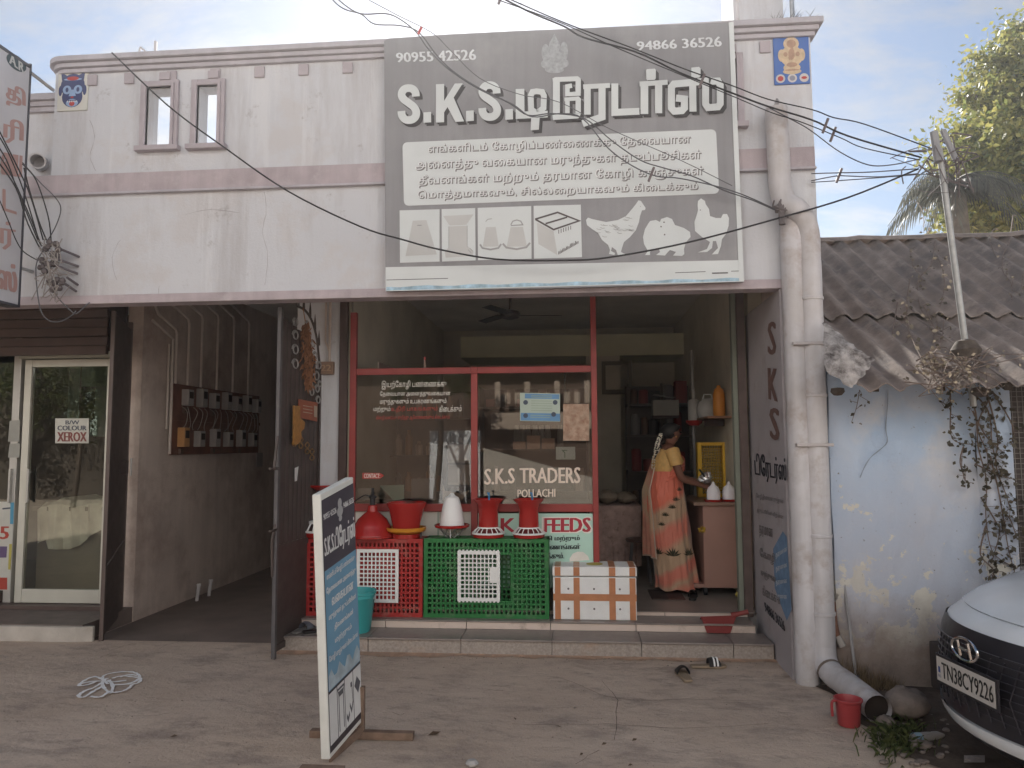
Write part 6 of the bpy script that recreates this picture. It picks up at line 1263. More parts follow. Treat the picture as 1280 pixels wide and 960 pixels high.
# drape across chest to the left shoulder and pallu hanging behind
rows = []
for j in range(14):
    v = j/13; row = []
    for q in range(16):
        u = q/15; t = radians(-100+190*v+20*u-10); r_ = 1.03+.05*sin(u*20)*.5
        z = 1.10+.27*v+.12*(u-.5)*(1-.3*v); rr = (.150-.055*v); row.append((-.078+(rr+.018)*r_*cos(t)+.02*(.3 < v < .8), (.178-.02*v)*r_*sin(t), z))
    rows.append(row)
build('drape', MB().grid(rows), sm_, pe, world=False, smooth=True, auto=False)
rows = []
for j in range(26):
    v = j/25; row = []
    for q in range(14):
        u = q/13; z = 1.36-1.03*v; x = -.14-.155*min(1, v*2.6)+.045*max(0, v-.4)*0+.012*sin(u*18+v*3); y = .13-.27*u*(.6+.4*v)+.01*sin(v*9)
        row.append((x+.05*u*v, y-.02, z+.02*sin(u*pi)*(v > .9)))
    rows.append(row)
pm_ = mat('pallu_cloth', (.62, .28, .2), .6, .2, 5, col2=(.55, .40, .26)); pal_ = build('pallu', MB().grid(rows), pm_, pe, world=False, smooth=True, auto=False)
k = MB(); k.tube([Vector(rows[j][13])+Vector((-.002, -.003, 0)) for j in range(26)], .006, 6); k.tube([Vector(rows[25][q]) for q in range(14)], .007, 6); build('pallu_border', k, mat('pallu_border_white', (.5, .40, .32), .7), pal_, world=False, smooth=True)
# printed lotus motifs on the skirt
def skp(t, z, o=.006):
    for i in range(len(fine)-1):
        if fine[i][0] <= z <= fine[i+1][0]:
            a = (z-fine[i][0])/(fine[i+1][0]-fine[i][0]); cx, rx, ry = [fine[i][c_]*(1-a)+fine[i+1][c_]*a for c_ in (1, 2, 3)]; break
    f_ = (1-z/1.2); fold = 1+f_*(.06*sin(9*t+z*3)+.05*sin(17*t-z*5))*(.6+.8*max(0, cos(t)))+.016*sin(5*t+z*14)+.012*sin(23*t+z*9)*(z < .95)
    return Vector((cx+(rx*fold+o)*cos(t), (ry*fold+o)*sin(t), z))
k = MB()
for (t0, z0_, sc_) in ((-1.85, .36, 1), (-1.0, .36, .9), (-2.6, .37, .8), (-1.35, .87, .55), (-1.6, .80, .55), (-1.95, .73, .5), (-2.2, .64, .5), (-1.1, .96, .5)):
    for a_ in (-70, -45, -20, 0, 20, 45, 70):
        ca, sa = sin(radians(a_)), cos(radians(a_)); L_ = .085*sc_
        pts = [(0, 0), (ca*L_*.5-sa*.008*sc_, sa*L_*.5+ca*.008*sc_), (ca*L_, sa*L_), (ca*L_*.5+sa*.008*sc_, sa*L_*.5-ca*.008*sc_)]
        k.poly([skp(t0+x/.19, z0_+z, .008+.0004*(a_+70)/20) for x, z in pts])
build('lotus_print', k, mat('print_black_green', (.05, .045, .025), .7), pe, world=False)
k = MB(); k.lathe([(.024, -.006), (.027, 0), (.024, .006)], (0, 0, 0), 14)
M_ = Matrix.Translation((.222, -.118, 1.005)) @ Vector((.93, .3, -.2)).to_track_quat('Z', 'Y').to_matrix().to_4x4(); k.v = [tuple(M_ @ Vector(v)) for v in k.v]; build('bangle', k, bpy.data.materials['gold'], pe, world=False, smooth=True)

# ================================================================ DRAIN PIPES on the right pillar
r = root('drain_pipe', 'thick grey white drain pipe that jogs round the pillar and lies out over the ground', 'pipe', (1.65, -.47, 0)); k = MB(); yp = -.472
P = [(1.465, yp, 3.98), (1.47, yp, 3.60), (1.475, yp, 3.44), (1.50, yp-.02, 3.33), (1.56, yp-.05, 3.27), (1.62, yp-.03, 3.20), (1.655, yp, 3.08), (1.655, yp, 2.9)]
build('upper_pipe', MB().tube(smoothpts([(1.465, yp, 4.02)]+[p for p in P], 5), .078, 24), white_pvc, r, smooth=True)
a_ = atz(1098, 887, .085); k = MB(); P = smoothpts([(1.655, yp, 2.9), (1.652, yp, 1.6), (1.65, yp, .42), (1.65, yp, .24), (1.652, yp-.03, .15), (1.665, yp-.12, .105), (1.69, yp-.28, .095), (a_.x+.0, a_.y, .085)], 5)
build('lower_pipe', MB().tube(P, .080, 24, cap=False), white_pvc, r, smooth=True)
for z in (2.62, 1.94, .98, .46): 
    build('collar', MB().lathe([(.080, 0), (.087, .003), (.087, .022), (.080, .026)], (1.6535 if z > 1 else 1.651, yp, z), 24, cap=False), white_pvc, r, smooth=True)
for z in (2.30, 1.60): build('clamp', MB().box((1.50, yp-.088, z), (1.745, yp+.05, z+.022)), mat('clamp_white', (.48, .44, .43), .5), r, bevel=.004)
d_ = (P[-1]-P[-2]).normalized(); build('bore', MB().tube([P[-1]-d_*.05, P[-1]-d_*.045], .078, 20), mat('pipe_dark', (.03, .022, .018), .9), r); build('clip_band', MB().tube([P[-13], P[-12]], .0835, 20, cap=False), mat('old_band', (.2, .16, .13), .8), r, smooth=True)
p = aty(975, 262, -.5); r = root('cable_knot', 'knot of twisted grey cable ties at the bend of the drain pipe', 'cable knot', p); random.seed(77); k = MB()
for i in range(9): k.tube(smoothpts([p+Vector((random.gauss(0, .03), random.uniform(-.06, -.01), random.gauss(0, .03))) for _ in range(5)], 4), .006, 5)
k.tube([p+Vector((.0, -.03, .06)), p+Vector((.0, -.04, -.12))], .022, 8); build('twists', k, mat('old_cable', (.16, .14, .14), .6), r, smooth=True)
# thin hose and rusty pipe bottom right of the pillar
r = root('thin_pipe', 'thin grey pipe with a blue end leaning behind the thick drain pipe', 'pipe', (1.8, -.6, .1)); A1 = aty(1031, 600, -.33); B1 = atz(1071, 853, .03); build('pipe', MB().tube([A1, A1.lerp(B1, .5)+Vector((.02, 0, 0)), B1], .010, 8), mat('grey_hose', (.34, .33, .33), .5), r, smooth=True); build('blue_end', MB().tube([B1+Vector((-.003, 0, .045)), B1+Vector((.004, 0, -.02))], .019, 10), mat('blue_cap', (.10, .20, .42), .5), r, smooth=True)
r = root('rusted_pipe', 'broken brown clay pipe end against the hut wall beside the drain pipe', 'pipe', (1.78, -.42, .3)); k = MB(); P = [aty(1040, 752, -.42), aty(1043, 780, -.43), aty(1047, 800, -.44)]; build('pipe', MB().tube(P, .022, 10), mat('clay', (.22, .11, .075), .8, .2, 20), r, smooth=True); build('wrap', MB().tube([aty(1046, 795, -.44), aty(1053, 808, -.45)], .026, 10), mat('wrap_white', (.38, .35, .32), .8), r, smooth=True); k = MB(); random.seed(8)
for i in range(14): k.tube([P[0]+Vector((0, 0, -.02)), P[0]+Vector((random.uniform(-.04, .04), random.uniform(-.03, 0), random.uniform(.02, .07)))], .003, 4)
build('frayed_end', k, mat('wrap_white', (0, 0, 0)), r)

# ================================================================ THE HUT with corrugated roof
HY = -.42
ht_ = root('hut', 'old hut with pale blue flaking wall and dark corrugated roof right of the shop', 'hut', (2.9, HY, 0))
hw = bpy.data.materials.new('flaking_blue_wall'); hw.use_nodes = True
def hutwall():
    t = hw.node_tree; n = t.nodes; l = t.links; b = n['Principled BSDF']; b.inputs['Roughness'].default_value = .9
    tc = n.new('ShaderNodeTexCoord')
    def nz(s, d=6, r=.6, off=0):
        m = n.new('ShaderNodeMapping'); m.inputs['Location'].default_value = (off, off*.7, off*1.3); l.new(tc.outputs['Object'], m.inputs[0]); z = n.new('ShaderNodeTexNoise'); z.inputs['Scale'].default_value = s; z.inputs['Detail'].default_value = d; z.inputs['Roughness'].default_value = r; l.new(m.outputs[0], z.inputs[0]); return z.outputs[0]
    def rp(s, a, b_, c0=(0, 0, 0, 1), c1=(1, 1, 1, 1)):
        r = n.new('ShaderNodeValToRGB'); r.color_ramp.elements[0].position = a; r.color_ramp.elements[1].position = b_; r.color_ramp.elements[0].color = c0; r.color_ramp.elements[1].color = c1; l.new(s, r.inputs[0]); return r.outputs[0]
    def mx(f, a, b_):
        x = n.new('ShaderNodeMix'); x.data_type = 'RGBA'; l.new(f, x.inputs[0])
        for s, v in ((6, a), (7, b_)):
            if isinstance(v, tuple): x.inputs[s].default_value = (*v, 1)
            else: l.new(v, x.inputs[s])
        return x.outputs[2]
    sp = n.new('ShaderNodeSeparateXYZ'); l.new(tc.outputs['Object'], sp.inputs[0])
    base = mx(rp(nz(1.6), .35, .65), (.40, .52, .68), (.52, .58, .68))
    base = mx(rp(nz(1.1, 7, .65, 3), .52, .66), base, (.62, .62, .64))
    def zadd(amt, s, o):
        a = n.new('ShaderNodeMath'); a.operation = 'MULTIPLY_ADD'; a.inputs[1].default_value = amt; l.new(nz(s, 8, .68, o), a.inputs[0]); l.new(sp.outputs['Z'], a.inputs[2]); return a.outputs[0]
    # flaked patches, commoner low down; damp earth stain at the foot
    def mr(src, a, b_, k=1.0):
        m = n.new('ShaderNodeMapRange'); m.inputs[1].default_value = a; m.inputs[2].default_value = b_; m.inputs[3].default_value = k; m.inputs[4].default_value = 0; l.new(src, m.inputs[0]); return m.outputs[0]
    base = mx(mr(zadd(-1.6, 1.3, 13), -.35, .75, .8), base, (.50, .50, .55))
    base = mx(mr(zadd(-4.0, 3.6, 9), -1.75, -1.68), base, (.60, .57, .52))
    base = mx(mr(zadd(-5.5, 5.0, 31), -2.42, -2.38), base, (.66, .63, .56))
    base = mx(mr(zadd(-1.2, 2.2, 5), -.50, .12), base, (.30, .24, .205))
    base = mx(mr(zadd(-2.6, 7.0, 6), -1.5, -1.2, .7), base, (.22, .175, .15))
    sp2 = rp(nz(38, 3, .5, 2), .70, .76); base = mx(sp2, base, (.2, .18, .17))
    l.new(base, b.inputs['Base Color'])
    bp = n.new('ShaderNodeBump'); bp.inputs['Strength'].default_value = .55; bp.inputs['Distance'].default_value = .02; l.new(nz(7, 8, .7, 4), bp.inputs['Height']); l.new(bp.outputs[0], b.inputs['Normal'])
hutwall()
XC = 2.735
rows = []
random.seed(41)
for j in range(24):
    z = -.05+2.16*j/23; rows.append([(1.76+(XC-1.76)*i/20, HY+.012*sin(i*.9+j*.5)+.008*sin(i*2.1-j*1.3), z) for i in range(21)])
build('front_wall', MB().grid(rows), hw, ht_, smooth=True, auto=False)
build('wall_body', MB().box((1.76, HY+.03, 0), (XC-.01, HY+.25, 2.10)), hw, ht_)
rows = [[(XC-.005+.02*sin(j*.7)*.3+(.06*i/3), HY-.0-.055*sin(pi*i/6)*2*(.5), -.05+2.15*j/14) for i in range(4)]+[(XC+.21, HY-.05, -.05+2.15*j/14), (XC+.215, HY+.2, -.05+2.15*j/14)] for j in range(15)]
build('corner_pier', MB().grid(rows), hw, ht_, smooth=True)
k = MB(); c_ = [(1165, 487), (1163, 520), (1168, 548), (1163, 556), (1150, 562), (1140, 577), (1136, 596)]
c_ = [(1110, 487), (1109, 510), (1107, 535), (1109, 552), (1100, 562), (1088, 572), (1080, 585), (1075, 597)]
pts = [aty(x, y, HY-.018) for x, y in c_]; k.strip([(p.x, p.z) for p in smoothpts(pts, 3)], .008, lambda x, z, o=0: Vector((x, HY-.019, z)), taper=[.003+.006*abs(sin(i*2.3)) for i in range(22)]); build('wall_crack', k, mat('crack_blue_grey', (.27, .31, .37), .9), ht_)
# wire mesh window at the right, and plinth below it
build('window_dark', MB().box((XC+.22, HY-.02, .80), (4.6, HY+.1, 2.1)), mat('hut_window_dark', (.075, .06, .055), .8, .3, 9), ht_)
k = MB()
for i in range(44): x = XC+.23+.035*i; k.box((x, HY-.030, .80), (x+.004, HY-.0265, 2.10))
for i in range(38): z = .81+.035*i; k.box((XC+.22, HY-.0345, z), (4.3, HY-.031, z+.004))
build('wire_mesh', k, mat('mesh_grey', (.24, .22, .20), .6, metal=.4), ht_); build('ledge', MB().box((XC+.216, HY-.10, .62), (4.6, HY+.1, .79)), mat('ledge_pale', (.42, .39, .37), .9, .15, 4, .3), ht_, bevel=.01); build('lower_wall', MB().box((XC+.216, HY-.05, 0), (4.6, HY+.1, .619)), hw, ht_)
# corrugated sheets: two courses, uneven edges; each sheet a piece
rf = mat('asbestos_sheet', (.24, .195, .17), .92, .3, 5, .5, 60, col2=(.16, .135, .125), dirt=(.34, .29, .25), dscale=5, damt=.40); rf2 = mat('asbestos_sheet_pale', (.25, .20, .145), .92, .2, 6, .4, 60, dirt=(.12, .095, .08), dscale=6, damt=.42)
E0, E1 = Vector((0, -.92, 1.985)), Vector((0, .40, 2.66)); R0, R1 = Vector((0, .26, 2.60)), Vector((0, 1.85, 3.64)); pitch = .178
random.seed(19)
def sheet(x0, n, A, B_, m_, lift, nm='roof_sheet', dA=0, tilt=0):
    rows = []
    for j in range(9):
        v = j/8; c_ = A.lerp(B_, v); row = []
        for i in range(n*8+1):
            x = x0+i*pitch/8; ph_ = 2*pi*x/pitch; jag = (.012*sin(x*37)+.010*sin(x*91)) if j == 0 else 0
            nrm = Vector((0, -(B_-A).z, (B_-A).y)).normalized(); row.append(Vector((x, c_.y, c_.z))+nrm*(lift+.027*cos(ph_)+.006*sin(x*3+v*2))+(B_-A).normalized()*(jag-dA)*(j == 0)+Vector((tilt*v, 0, 0)))
        rows.append(row)
    th = [[p-Vector((0, 0, .008)) for p in r_] for r_ in rows]; k = MB(); k.grid(rows); k.grid([th[0], rows[0]]); k.grid(th[::-1]); build(nm, k, m_, ht_, smooth=True, auto=False)
for i in range(6):
    x0 = 1.775+i*pitch*5; sheet(x0, 5 if i else 5, E0+Vector((0, random.uniform(-.02, .02), 0)), E1, rf2 if i in (2, 3) else rf, .004*(i % 2), dA=random.uniform(-.02, .03)); 
for i in range(8): sheet(1.775+i*pitch*5, 5, R0, R1, rf, .020+.004*(i % 2), dA=random.uniform(-.03, .03))
rows = []
for j in range(7): a_ = pi*j/6; rows.append([(1.775+.12*i, 1.85-.11*cos(a_)*1.0, 3.635+.065*sin(a_)+.02*(max(0, 1-abs(((i*.12) % .75)-.37)*9))) for i in range(56)])
build('ridge_cap', MB().grid(rows), rf, ht_, smooth=True)
build('rear_roof', MB().prism([(1.775, 1.86, 3.62), (1.775, 4.3, 2.2), (1.775, 4.3, 2.16), (1.775, 1.86, 3.58)], (6.5, 0, 0)), rf, ht_)
build('gable_wall', MB().prism([(1.77, -.35, 0), (1.77, 4, 0), (1.77, 4, 2.2), (1.77, 1.85, 3.5), (1.77, -.35, 2.2)], (.02, 0, 0)), hw, ht_); build('rear_room', MB().box((1.80, -.1, 0), (8, 4, 2.1)), mat('hut_inside_dark', (.05, .04, .035), .9), ht_)
k = MB(); random.seed(2)  # rafter ends and mud under the eave
for i in range(7): x = 1.95+i*.42; build('rafter', MB().prism([(x, -.70, 2.02), (x, HY-.02, 2.16), (x, HY-.02, 2.09), (x, -.70, 1.96)], (.05, 0, 0)), mat('old_rafter', (.09, .07, .055), .9, .25), ht_)
# whitish torn tarpaulin corner at the left end of the eave
tp = root('torn_sheet', 'grimy whitish torn sheet tucked under the left corner of the corrugated roof', 'torn sheet', (1.9, -.9, 2.2)); rows = []; C4 = [(1027, 405), (1032, 412), (1090, 455), (1060, 490), (1030, 462)]
A_, B2, C_, D_ = [aty(x, y, yy) for x, y, yy in ((1026, 402, -.55), (1090, 452, -.88), (1062, 487, -.97), (1029, 462, -.93))]
for j in range(12):
    v = j/11; rows.append([A_.lerp(B2, u/13).lerp(D_.lerp(C_, u/13), v)+Vector((random.uniform(-.008, .008), random.uniform(-.02, .0)-.03, random.uniform(-.012, .012)+.05*sin(pi*v)*sin(pi*u/13))) for u in range(14)])
build('sheet', MB().grid(rows), mat('grimy_sheet', (.42, .39, .37), .85, .3, 14, .5, 40, dirt=(.07, .055, .05), dscale=9, damt=.5), tp, smooth=True, auto=False); 
p = aty(1047, 489, -.7); r = root('mud_nest', 'dark round mud nest under the left eave corner of the hut', 'nest', p); build('nest', MB().lathe([(0, -.03), (.025, -.027), (.045, -.005), (.04, .02), (0, .025)], (0, 0, 0), 14), mat('mud', (.10, .08, .065), .95, .3, 20, .6, 30), r, world=False, smooth=True)
p = aty(1226, 489, -.7); r = root('mud_nest', 'dark mud clump under the eave beside the wire mesh window', 'nest', p); build('nest', MB().lathe([(0, -.04), (.03, -.035), (.06, -.01), (.055, .02), (0, .03)], (0, 0, 0), 14), bpy.data.materials['mud'], r, world=False, smooth=True)
# dark rectangle of an old box behind the car
r = root('dark_box', 'dark weathered box standing behind the car nose against the hut wall', 'box', (2.35, -.6, 0)); build('body', MB().box((2.34, -.70, 0), (2.75, -.46, .30)), mat('box_dark', (.075, .06, .055), .8, .3, 9), r, bevel=.01)

# ================================================================ POLE, WIRES, PALM, TREE
pt, pb = aty(1174, 186, -.55), aty(1207, 432, -.55)
ul = root('metal_pole', 'thin leaning galvanised pole rising through the corrugated roof', 'pole', pb); build('shaft', MB().tube([pt, pb, pb+(pb-pt)*.3], .021, 12), mat('pole_steel', (.40, .40, .39), .5, .15, 20, metal=.4), ul, smooth=True)
build('base_lump', MB().lathe([(0, -.06), (.08, -.05), (.095, .0), (.06, .06), (0, .08)], (pb.x, pb.y, pb.z-.03), 12), mat('mud', (0, 0, 0)), ul, smooth=True)
k = MB(); random.seed(55)
for i in range(26):
    a = pt+Vector((random.gauss(0, .07), random.uniform(-.1, .1), random.gauss(-.08, .09))); k.tube(smoothpts([a, a+Vector((random.gauss(0, .09), random.gauss(0, .05), random.gauss(-.02, .07))), a+Vector((random.gauss(0, .13), random.gauss(0, .05), random.gauss(-.08, .08)))], 3), random.uniform(.002, .006), 5)
build('cable_tangle', k, mat('old_cable', (0, 0, 0)), ul); k = MB(); k.tube([pt+Vector((-.03, 0, .12)), pt+Vector((-.02, -.02, -.1))], .028, 8); k.tube([pt+Vector((.03, 0, .13)), pt+Vector((.10, -.02, -.10))], .02, 8); build('insulator', k, mat('insulator_grey', (.30, .30, .31), .5), ul, smooth=True)
wirem = mat('wire_black', (.035, .033, .035), .6); wiref = mat('wire_grey', (.11, .11, .12), .6)
def wire(label, pts, y0, y1, r_=.0045, m_=None, clips=(), grp='service wires across the front'):
    n = len(pts); W_ = [aty(x, y, y0+(y1-y0)*i/(n-1)) for i, (x, y) in enumerate(pts)]; W_ = smoothpts(W_, 5)
    if pts[0][1] < 0 or pts[0][0] < 0:
        q_ = (W_[0]-W_[1]).normalized(); W_ = [W_[0]+q_*(L_*.45)+Vector((0, -L_*(.8 if pts[0][1] < 0 else .1), L_*.05)) for L_ in (9, 6, 3, 1)]+W_
    r = root('wire', label, 'wire', W_[0], 0, grp); build('cable', MB().tube(W_, r_, 6), m_ or wirem, r, smooth=True)
    for c_ in clips:
        q = W_[min(len(W_)-1, int(c_*len(W_)))]; build('clip', MB().tube([q+Vector((.02, -.004, .05)), q+Vector((-.02, -.004, -.05))], .010, 6), mat('clip_grey', (.16, .13, .13), .6), r)
TP = (1158, 190)
wire('long black cable sagging in front of the sign from the left parapet to the pole', [(140, 66), (210, 132), (280, 184), (360, 239), (450, 283), (505, 300), (550, 312), (620, 324), (700, 325.5), (760, 322), (860, 303), (965, 275), (1060, 247), (1148, 211)], -.62, -.6, .0065)
wire('upper wire of the bundle crossing the top right corner of the sign', [(590, -22), (660, 9), (690, 22), (725, 36), (790, 60), (855, 86), (915, 107), (960, 124), (1015, 137), (1042, 147), (1080, 155), (1165, 186)], -.75, -.6, .0045)
wire('thick middle wire of the bundle over the sign with grey clips', [(610, -12), (660, 14), (705, 33), (730, 47), (795, 65), (850, 91), (917, 117), (960, 133), (1015, 150), (1060, 170), (1152, 197)], -.80, -.62, .0065, clips=(.58, .84, .12))
wire('lower wire of the bundle over the sign', [(600, -8), (640, 6), (700, 28), (760, 55), (800, 72), (862, 98), (920, 122), (965, 141), (1000, 152), (1050, 172), (1080, 185), (1150, 200)], -.70, -.58, .004, clips=(.8,))
wire('faint wire drooping below the bundle from the pillar corner', [(962, 135), (1000, 155), (1016, 165), (1050, 190), (1085, 206), (1115, 206), (1148, 199)], -.60, -.60, .004, wiref)
wire('pale wire crossing low between pillar and pole', [(1014, 217), (1050, 216), (1090, 215), (1145, 211)], -.45, -.60, .004, wiref, clips=())
wire('second pale wire crossing low between pillar and pole with a clip', [(1014, 226), (1045, 220), (1060, 220), (1100, 221), (1148, 217)], -.43, -.58, .004, wiref, clips=(.3,))
wire('third pale wire at the bottom of the low crossing', [(1014, 228), (1060, 225), (1100, 222), (1150, 218), (1180, 216)], -.42, -.56, .0035, wiref)
wire('wire falling from the top left over the sign letters to the pipe bend', [(408, -10), (420, 4), (432, 12), (452, 18), (468, 30), (500, 32), (523, 40), (545, 68), (565, 88), (595, 108), (635, 128), (660, 144), (690, 142), (730, 148), (765, 176), (800, 200), (830, 210), (865, 220), (905, 238), (940, 250), (972, 264)], -.85, -.52, .0045, wiref)
wire('wire looping beside the falling wire over the sign', [(415, -10), (427, 3), (450, 17), (482, 17), (500, 24), (520, 40), (536, 62), (560, 86), (600, 112), (640, 130), (665, 146), (700, 142), (728, 148), (760, 185), (790, 207), (820, 220), (850, 223), (900, 234), (935, 246), (970, 262)], -.90, -.54, .0045, wiref, clips=(.78,))
wire('straight faint wire over the left half of the sign', [(450, -6), (495, 18), (540, 41), (562, 62), (600, 98), (650, 118), (700, 128), (760, 160), (850, 200), (915, 232)], -.95, -.55, .003, wiref)
p = aty(525, 38, -.87); r = root('red_tie', 'short red tie hanging on the wires above the sign', 'tie', p); build('tie', MB().tube([(.012, 0, .025), (-.012, 0, -.025)], .009, 6), mat('tie_red', (.5, .08, .08), .6), r, world=False)
for i, P_ in enumerate(([(-8, 150), (20, 205), (38, 245), (54, 300)], [(-8, 160), (10, 190), (30, 240), (50, 305)], [(-8, 185), (12, 215), (35, 265), (52, 308)], [(30, 210), (36, 235), (48, 275), (58, 300)], [(28, 205), (45, 225), (60, 270), (64, 302)], [(-8, 195), (20, 235), (35, 280), (60, 330)], [(-8, 175), (8, 200), (22, 238), (48, 302)])):
    lab = ('topmost wire', 'second wire', 'third wire', 'fourth wire', 'rightmost wire', 'lowest wire', 'middle wire')[i]
    wire(lab+' running from the blade sign down to the insulator bracket', P_, -1.0, -.5, .005, wirem, grp='wires at the insulator bracket')
wire('thin wire looping wide right of the insulator bracket', [(28, 203), (50, 228), (70, 248), (76, 262), (70, 282), (60, 300)], -.9, -.5, .004, wiref, grp='wires at the insulator bracket')
wire('thin wire hanging in a loop below the insulator bracket', [(58, 308), (47, 325), (45, 345), (50, 385), (60, 400), (75, 402), (90, 394), (95, 388)], -.52, -.5, .0045, wiref, grp='wires at the insulator bracket')
wire('wire crossing the lower blade sign toward the bracket', [(-5, 240), (10, 275), (20, 300), (30, 315), (48, 326)], -1.0, -.5, .004, wirem, grp='wires at the insulator bracket')
wire('cable hanging from the insulators into the soffit', [(63, 358), (75, 375), (88, 388), (95, 392), (105, 384), (112, 378)], -.5, -.42, .005, wiref, grp='wires at the insulator bracket')
ins = root('insulator_bracket', 'cluster of insulators and rods fixed to the wall beside the blade sign', 'insulator bracket', aty(65, 335, -.45)); random.seed(90)
im = mat('insulator_brown', (.13, .11, .11), .5, .2, 20)
for (x, y), (x2, y2) in (((75, 311), (99, 321)), ((72, 324), (98, 333)), ((70, 332), (97, 342)), ((84, 347), (97, 356)), ((80, 354), (95, 364))):
    build('rod', MB().tube([aty(x, y, -.52), aty(x2, y2, -.385)], .010, 8), mat('rod_grey', (.16, .14, .15), .6), ins, smooth=True)
for x, y in ((62, 304), (70, 305), (73, 312), (58, 310), (66, 318), (71, 320), (53, 326), (60, 330), (67, 329), (52, 334), (56, 339), (62, 352), (68, 354), (72, 350), (78, 352), (66, 362), (74, 360)):
    k = MB(); k.lathe([(0, -.03), (.016, -.026), (.024, -.008), (.016, 0), (.024, .010), (.014, .028), (0, .03)], (0, 0, 0), 10); M_ = Matrix.Translation(aty(x, y, -.53+random.uniform(-.03, .04))) @ Matrix.Rotation(random.uniform(0, 3), 4, 'Y') @ Matrix.Rotation(random.uniform(0, 1), 4, 'X'); k.v = [tuple(M_ @ Vector(v)) for v in k.v]; build('insulator', k, im, ins, smooth=True)
k = MB()
for i in range(40):
    a = aty(random.gauss(64, 6), random.uniform(302, 366), random.uniform(-.58, -.48)); k.tube(smoothpts([a, a+Vector((random.gauss(0, .04), 0, random.gauss(0, .05))), a+Vector((random.gauss(0, .06), 0, random.gauss(0, .07)))], 3), .004, 5)
build('loose_wires', k, mat('wire_beige', (.30, .27, .25), .6), ins)
# dried vines on the roof and over the wall
vm = mat('dry_stem', (.17, .125, .10), .9, .3, 20); vl = leafmat('vine_leaves', (.08, .065, .045), (.24, .20, .15)); vd = leafmat('dark_vine_leaves', (.05, .045, .03), (.14, .115, .075))
def vine(label, paths, lm, leaf=.03, dens=1.0, rr=.004, seed=1, jit=.012):
    random.seed(seed); r = root('dry_vine', label, 'vine', paths[0][0]); k = MB(); q = MB()
    for P_ in paths:
        W_ = smoothpts([Vector(p)+Vector((random.gauss(0, jit), 0, random.gauss(0, jit))) for p in P_], 5); k.tube(W_, [rr*(1-.6*i/len(W_)) for i in range(len(W_))], 5)
        for w_ in W_:
            for _ in range(int(dens+random.random())):
                c_ = w_+Vector((random.gauss(0, .03), random.uniform(-.05, .0), random.gauss(0, .03))); d_ = Vector((random.gauss(0, .6), random.gauss(0, .4), -abs(random.gauss(.4, .4)))).normalized(); s_ = d_.cross(Vector((random.gauss(0, .4), -1, random.gauss(0, .4)))).normalized(); L_ = leaf*random.uniform(.5, 1.4)
                q.add([c_, c_+d_*L_*.45-s_*L_*.34, c_+d_*L_, c_+d_*L_*.45+s_*L_*.34], [(0, 1, 2, 3)])
                if random.random() < .5: k.tube([w_, c_], .0016, 4)
    build('stem', k, vm, r, smooth=True); build('leaf_mass', q, lm, r, kind='stuff')
def roofp(px_, py_, o=.05):
    n1 = Vector((0, -(R1-R0).z, (R1-R0).y)).normalized() if py_ < 402 else Vector((0, -(E1-E0).z, (E1-E0).y)).normalized()
    return onp(px_, py_, (R0 if py_ < 402 else E0)+n1*o, n1)
rp_ = lambda *P_: [roofp(*p) for p in P_]
vine('dry leafy vine trailing down the corrugated roof left of the leaning pole', [rp_((1150, 250), (1152, 262), (1155, 285)), rp_((1165, 300), (1164, 330), (1150, 350), (1152, 380), (1160, 400), (1168, 420)), rp_((1140, 350), (1133, 375), (1132, 405), (1145, 425), (1155, 450)), rp_((1168, 320), (1178, 340), (1178, 360), (1172, 385)), rp_((1125, 370), (1112, 400), (1108, 420)), rp_((1160, 455), (1175, 440), (1182, 420), (1178, 400)), rp_((1140, 310), (1142, 335), (1150, 350)), rp_((1155, 385), (1165, 405), (1175, 415))], vl, .034, 1.2, .006, 5, .022)
vine('tangle of dry stems and leaves at the eave round the pole foot', [[roofp(1185+random.gauss(0, 30), 464+random.gauss(0, 14), .05+random.uniform(0, .05)) for _ in range(4)] for i in range(20)], vl, .026, .55, .004, 6, .03)
vine('thin dry vine with few leaves on the roof right of the pole', [rp_((1267, 270), (1262, 300), (1255, 320), (1252, 340), (1262, 355), (1264, 375)), rp_((1240, 285), (1235, 300), (1242, 320)), rp_((1280, 340), (1278, 365))], vl, .03, .8, .006, 7, .012)
wl = lambda *P_: [aty(x, y, HY-.07) for x, y in P_]
vine('dark leafy vine hanging over the corner pier of the hut', [wl((1205, 488), (1215, 520), (1220, 560), (1230, 600), (1235, 640), (1245, 690), (1262, 715)), wl((1222, 490), (1240, 540), (1248, 580), (1262, 620), (1262, 640)), wl((1195, 488), (1188, 520), (1194, 545), (1212, 555)), wl((1240, 490), (1252, 530), (1258, 555)), wl((1225, 585), (1250, 595), (1263, 600)), wl((1232, 650), (1225, 690), (1232, 712), (1240, 730)), wl((1250, 640), (1265, 655), (1275, 665)), wl((1199, 560), (1202, 580), (1205, 603)), wl((1240, 570), (1243, 610), (1250, 650), (1262, 690), (1270, 720)), wl((1212, 488), (1232, 520), (1246, 552), (1256, 590)), wl((1236, 500), (1228, 530), (1240, 560), (1232, 590)), wl((1218, 520), (1238, 545), (1262, 560)), wl((1228, 620), (1246, 640), (1252, 668), (1240, 700))], vd, .036, 2.0, .006, 8, .022)
vine('sparse short vine at the top of the blue wall', [wl((1175, 500), (1186, 515), (1186, 535), (1194, 548)), wl((1200, 570), (1204, 590), (1206, 605)), wl((1072, 490), (1073, 510), (1067, 528))], vd, .03, .8, .003, 9, .008)
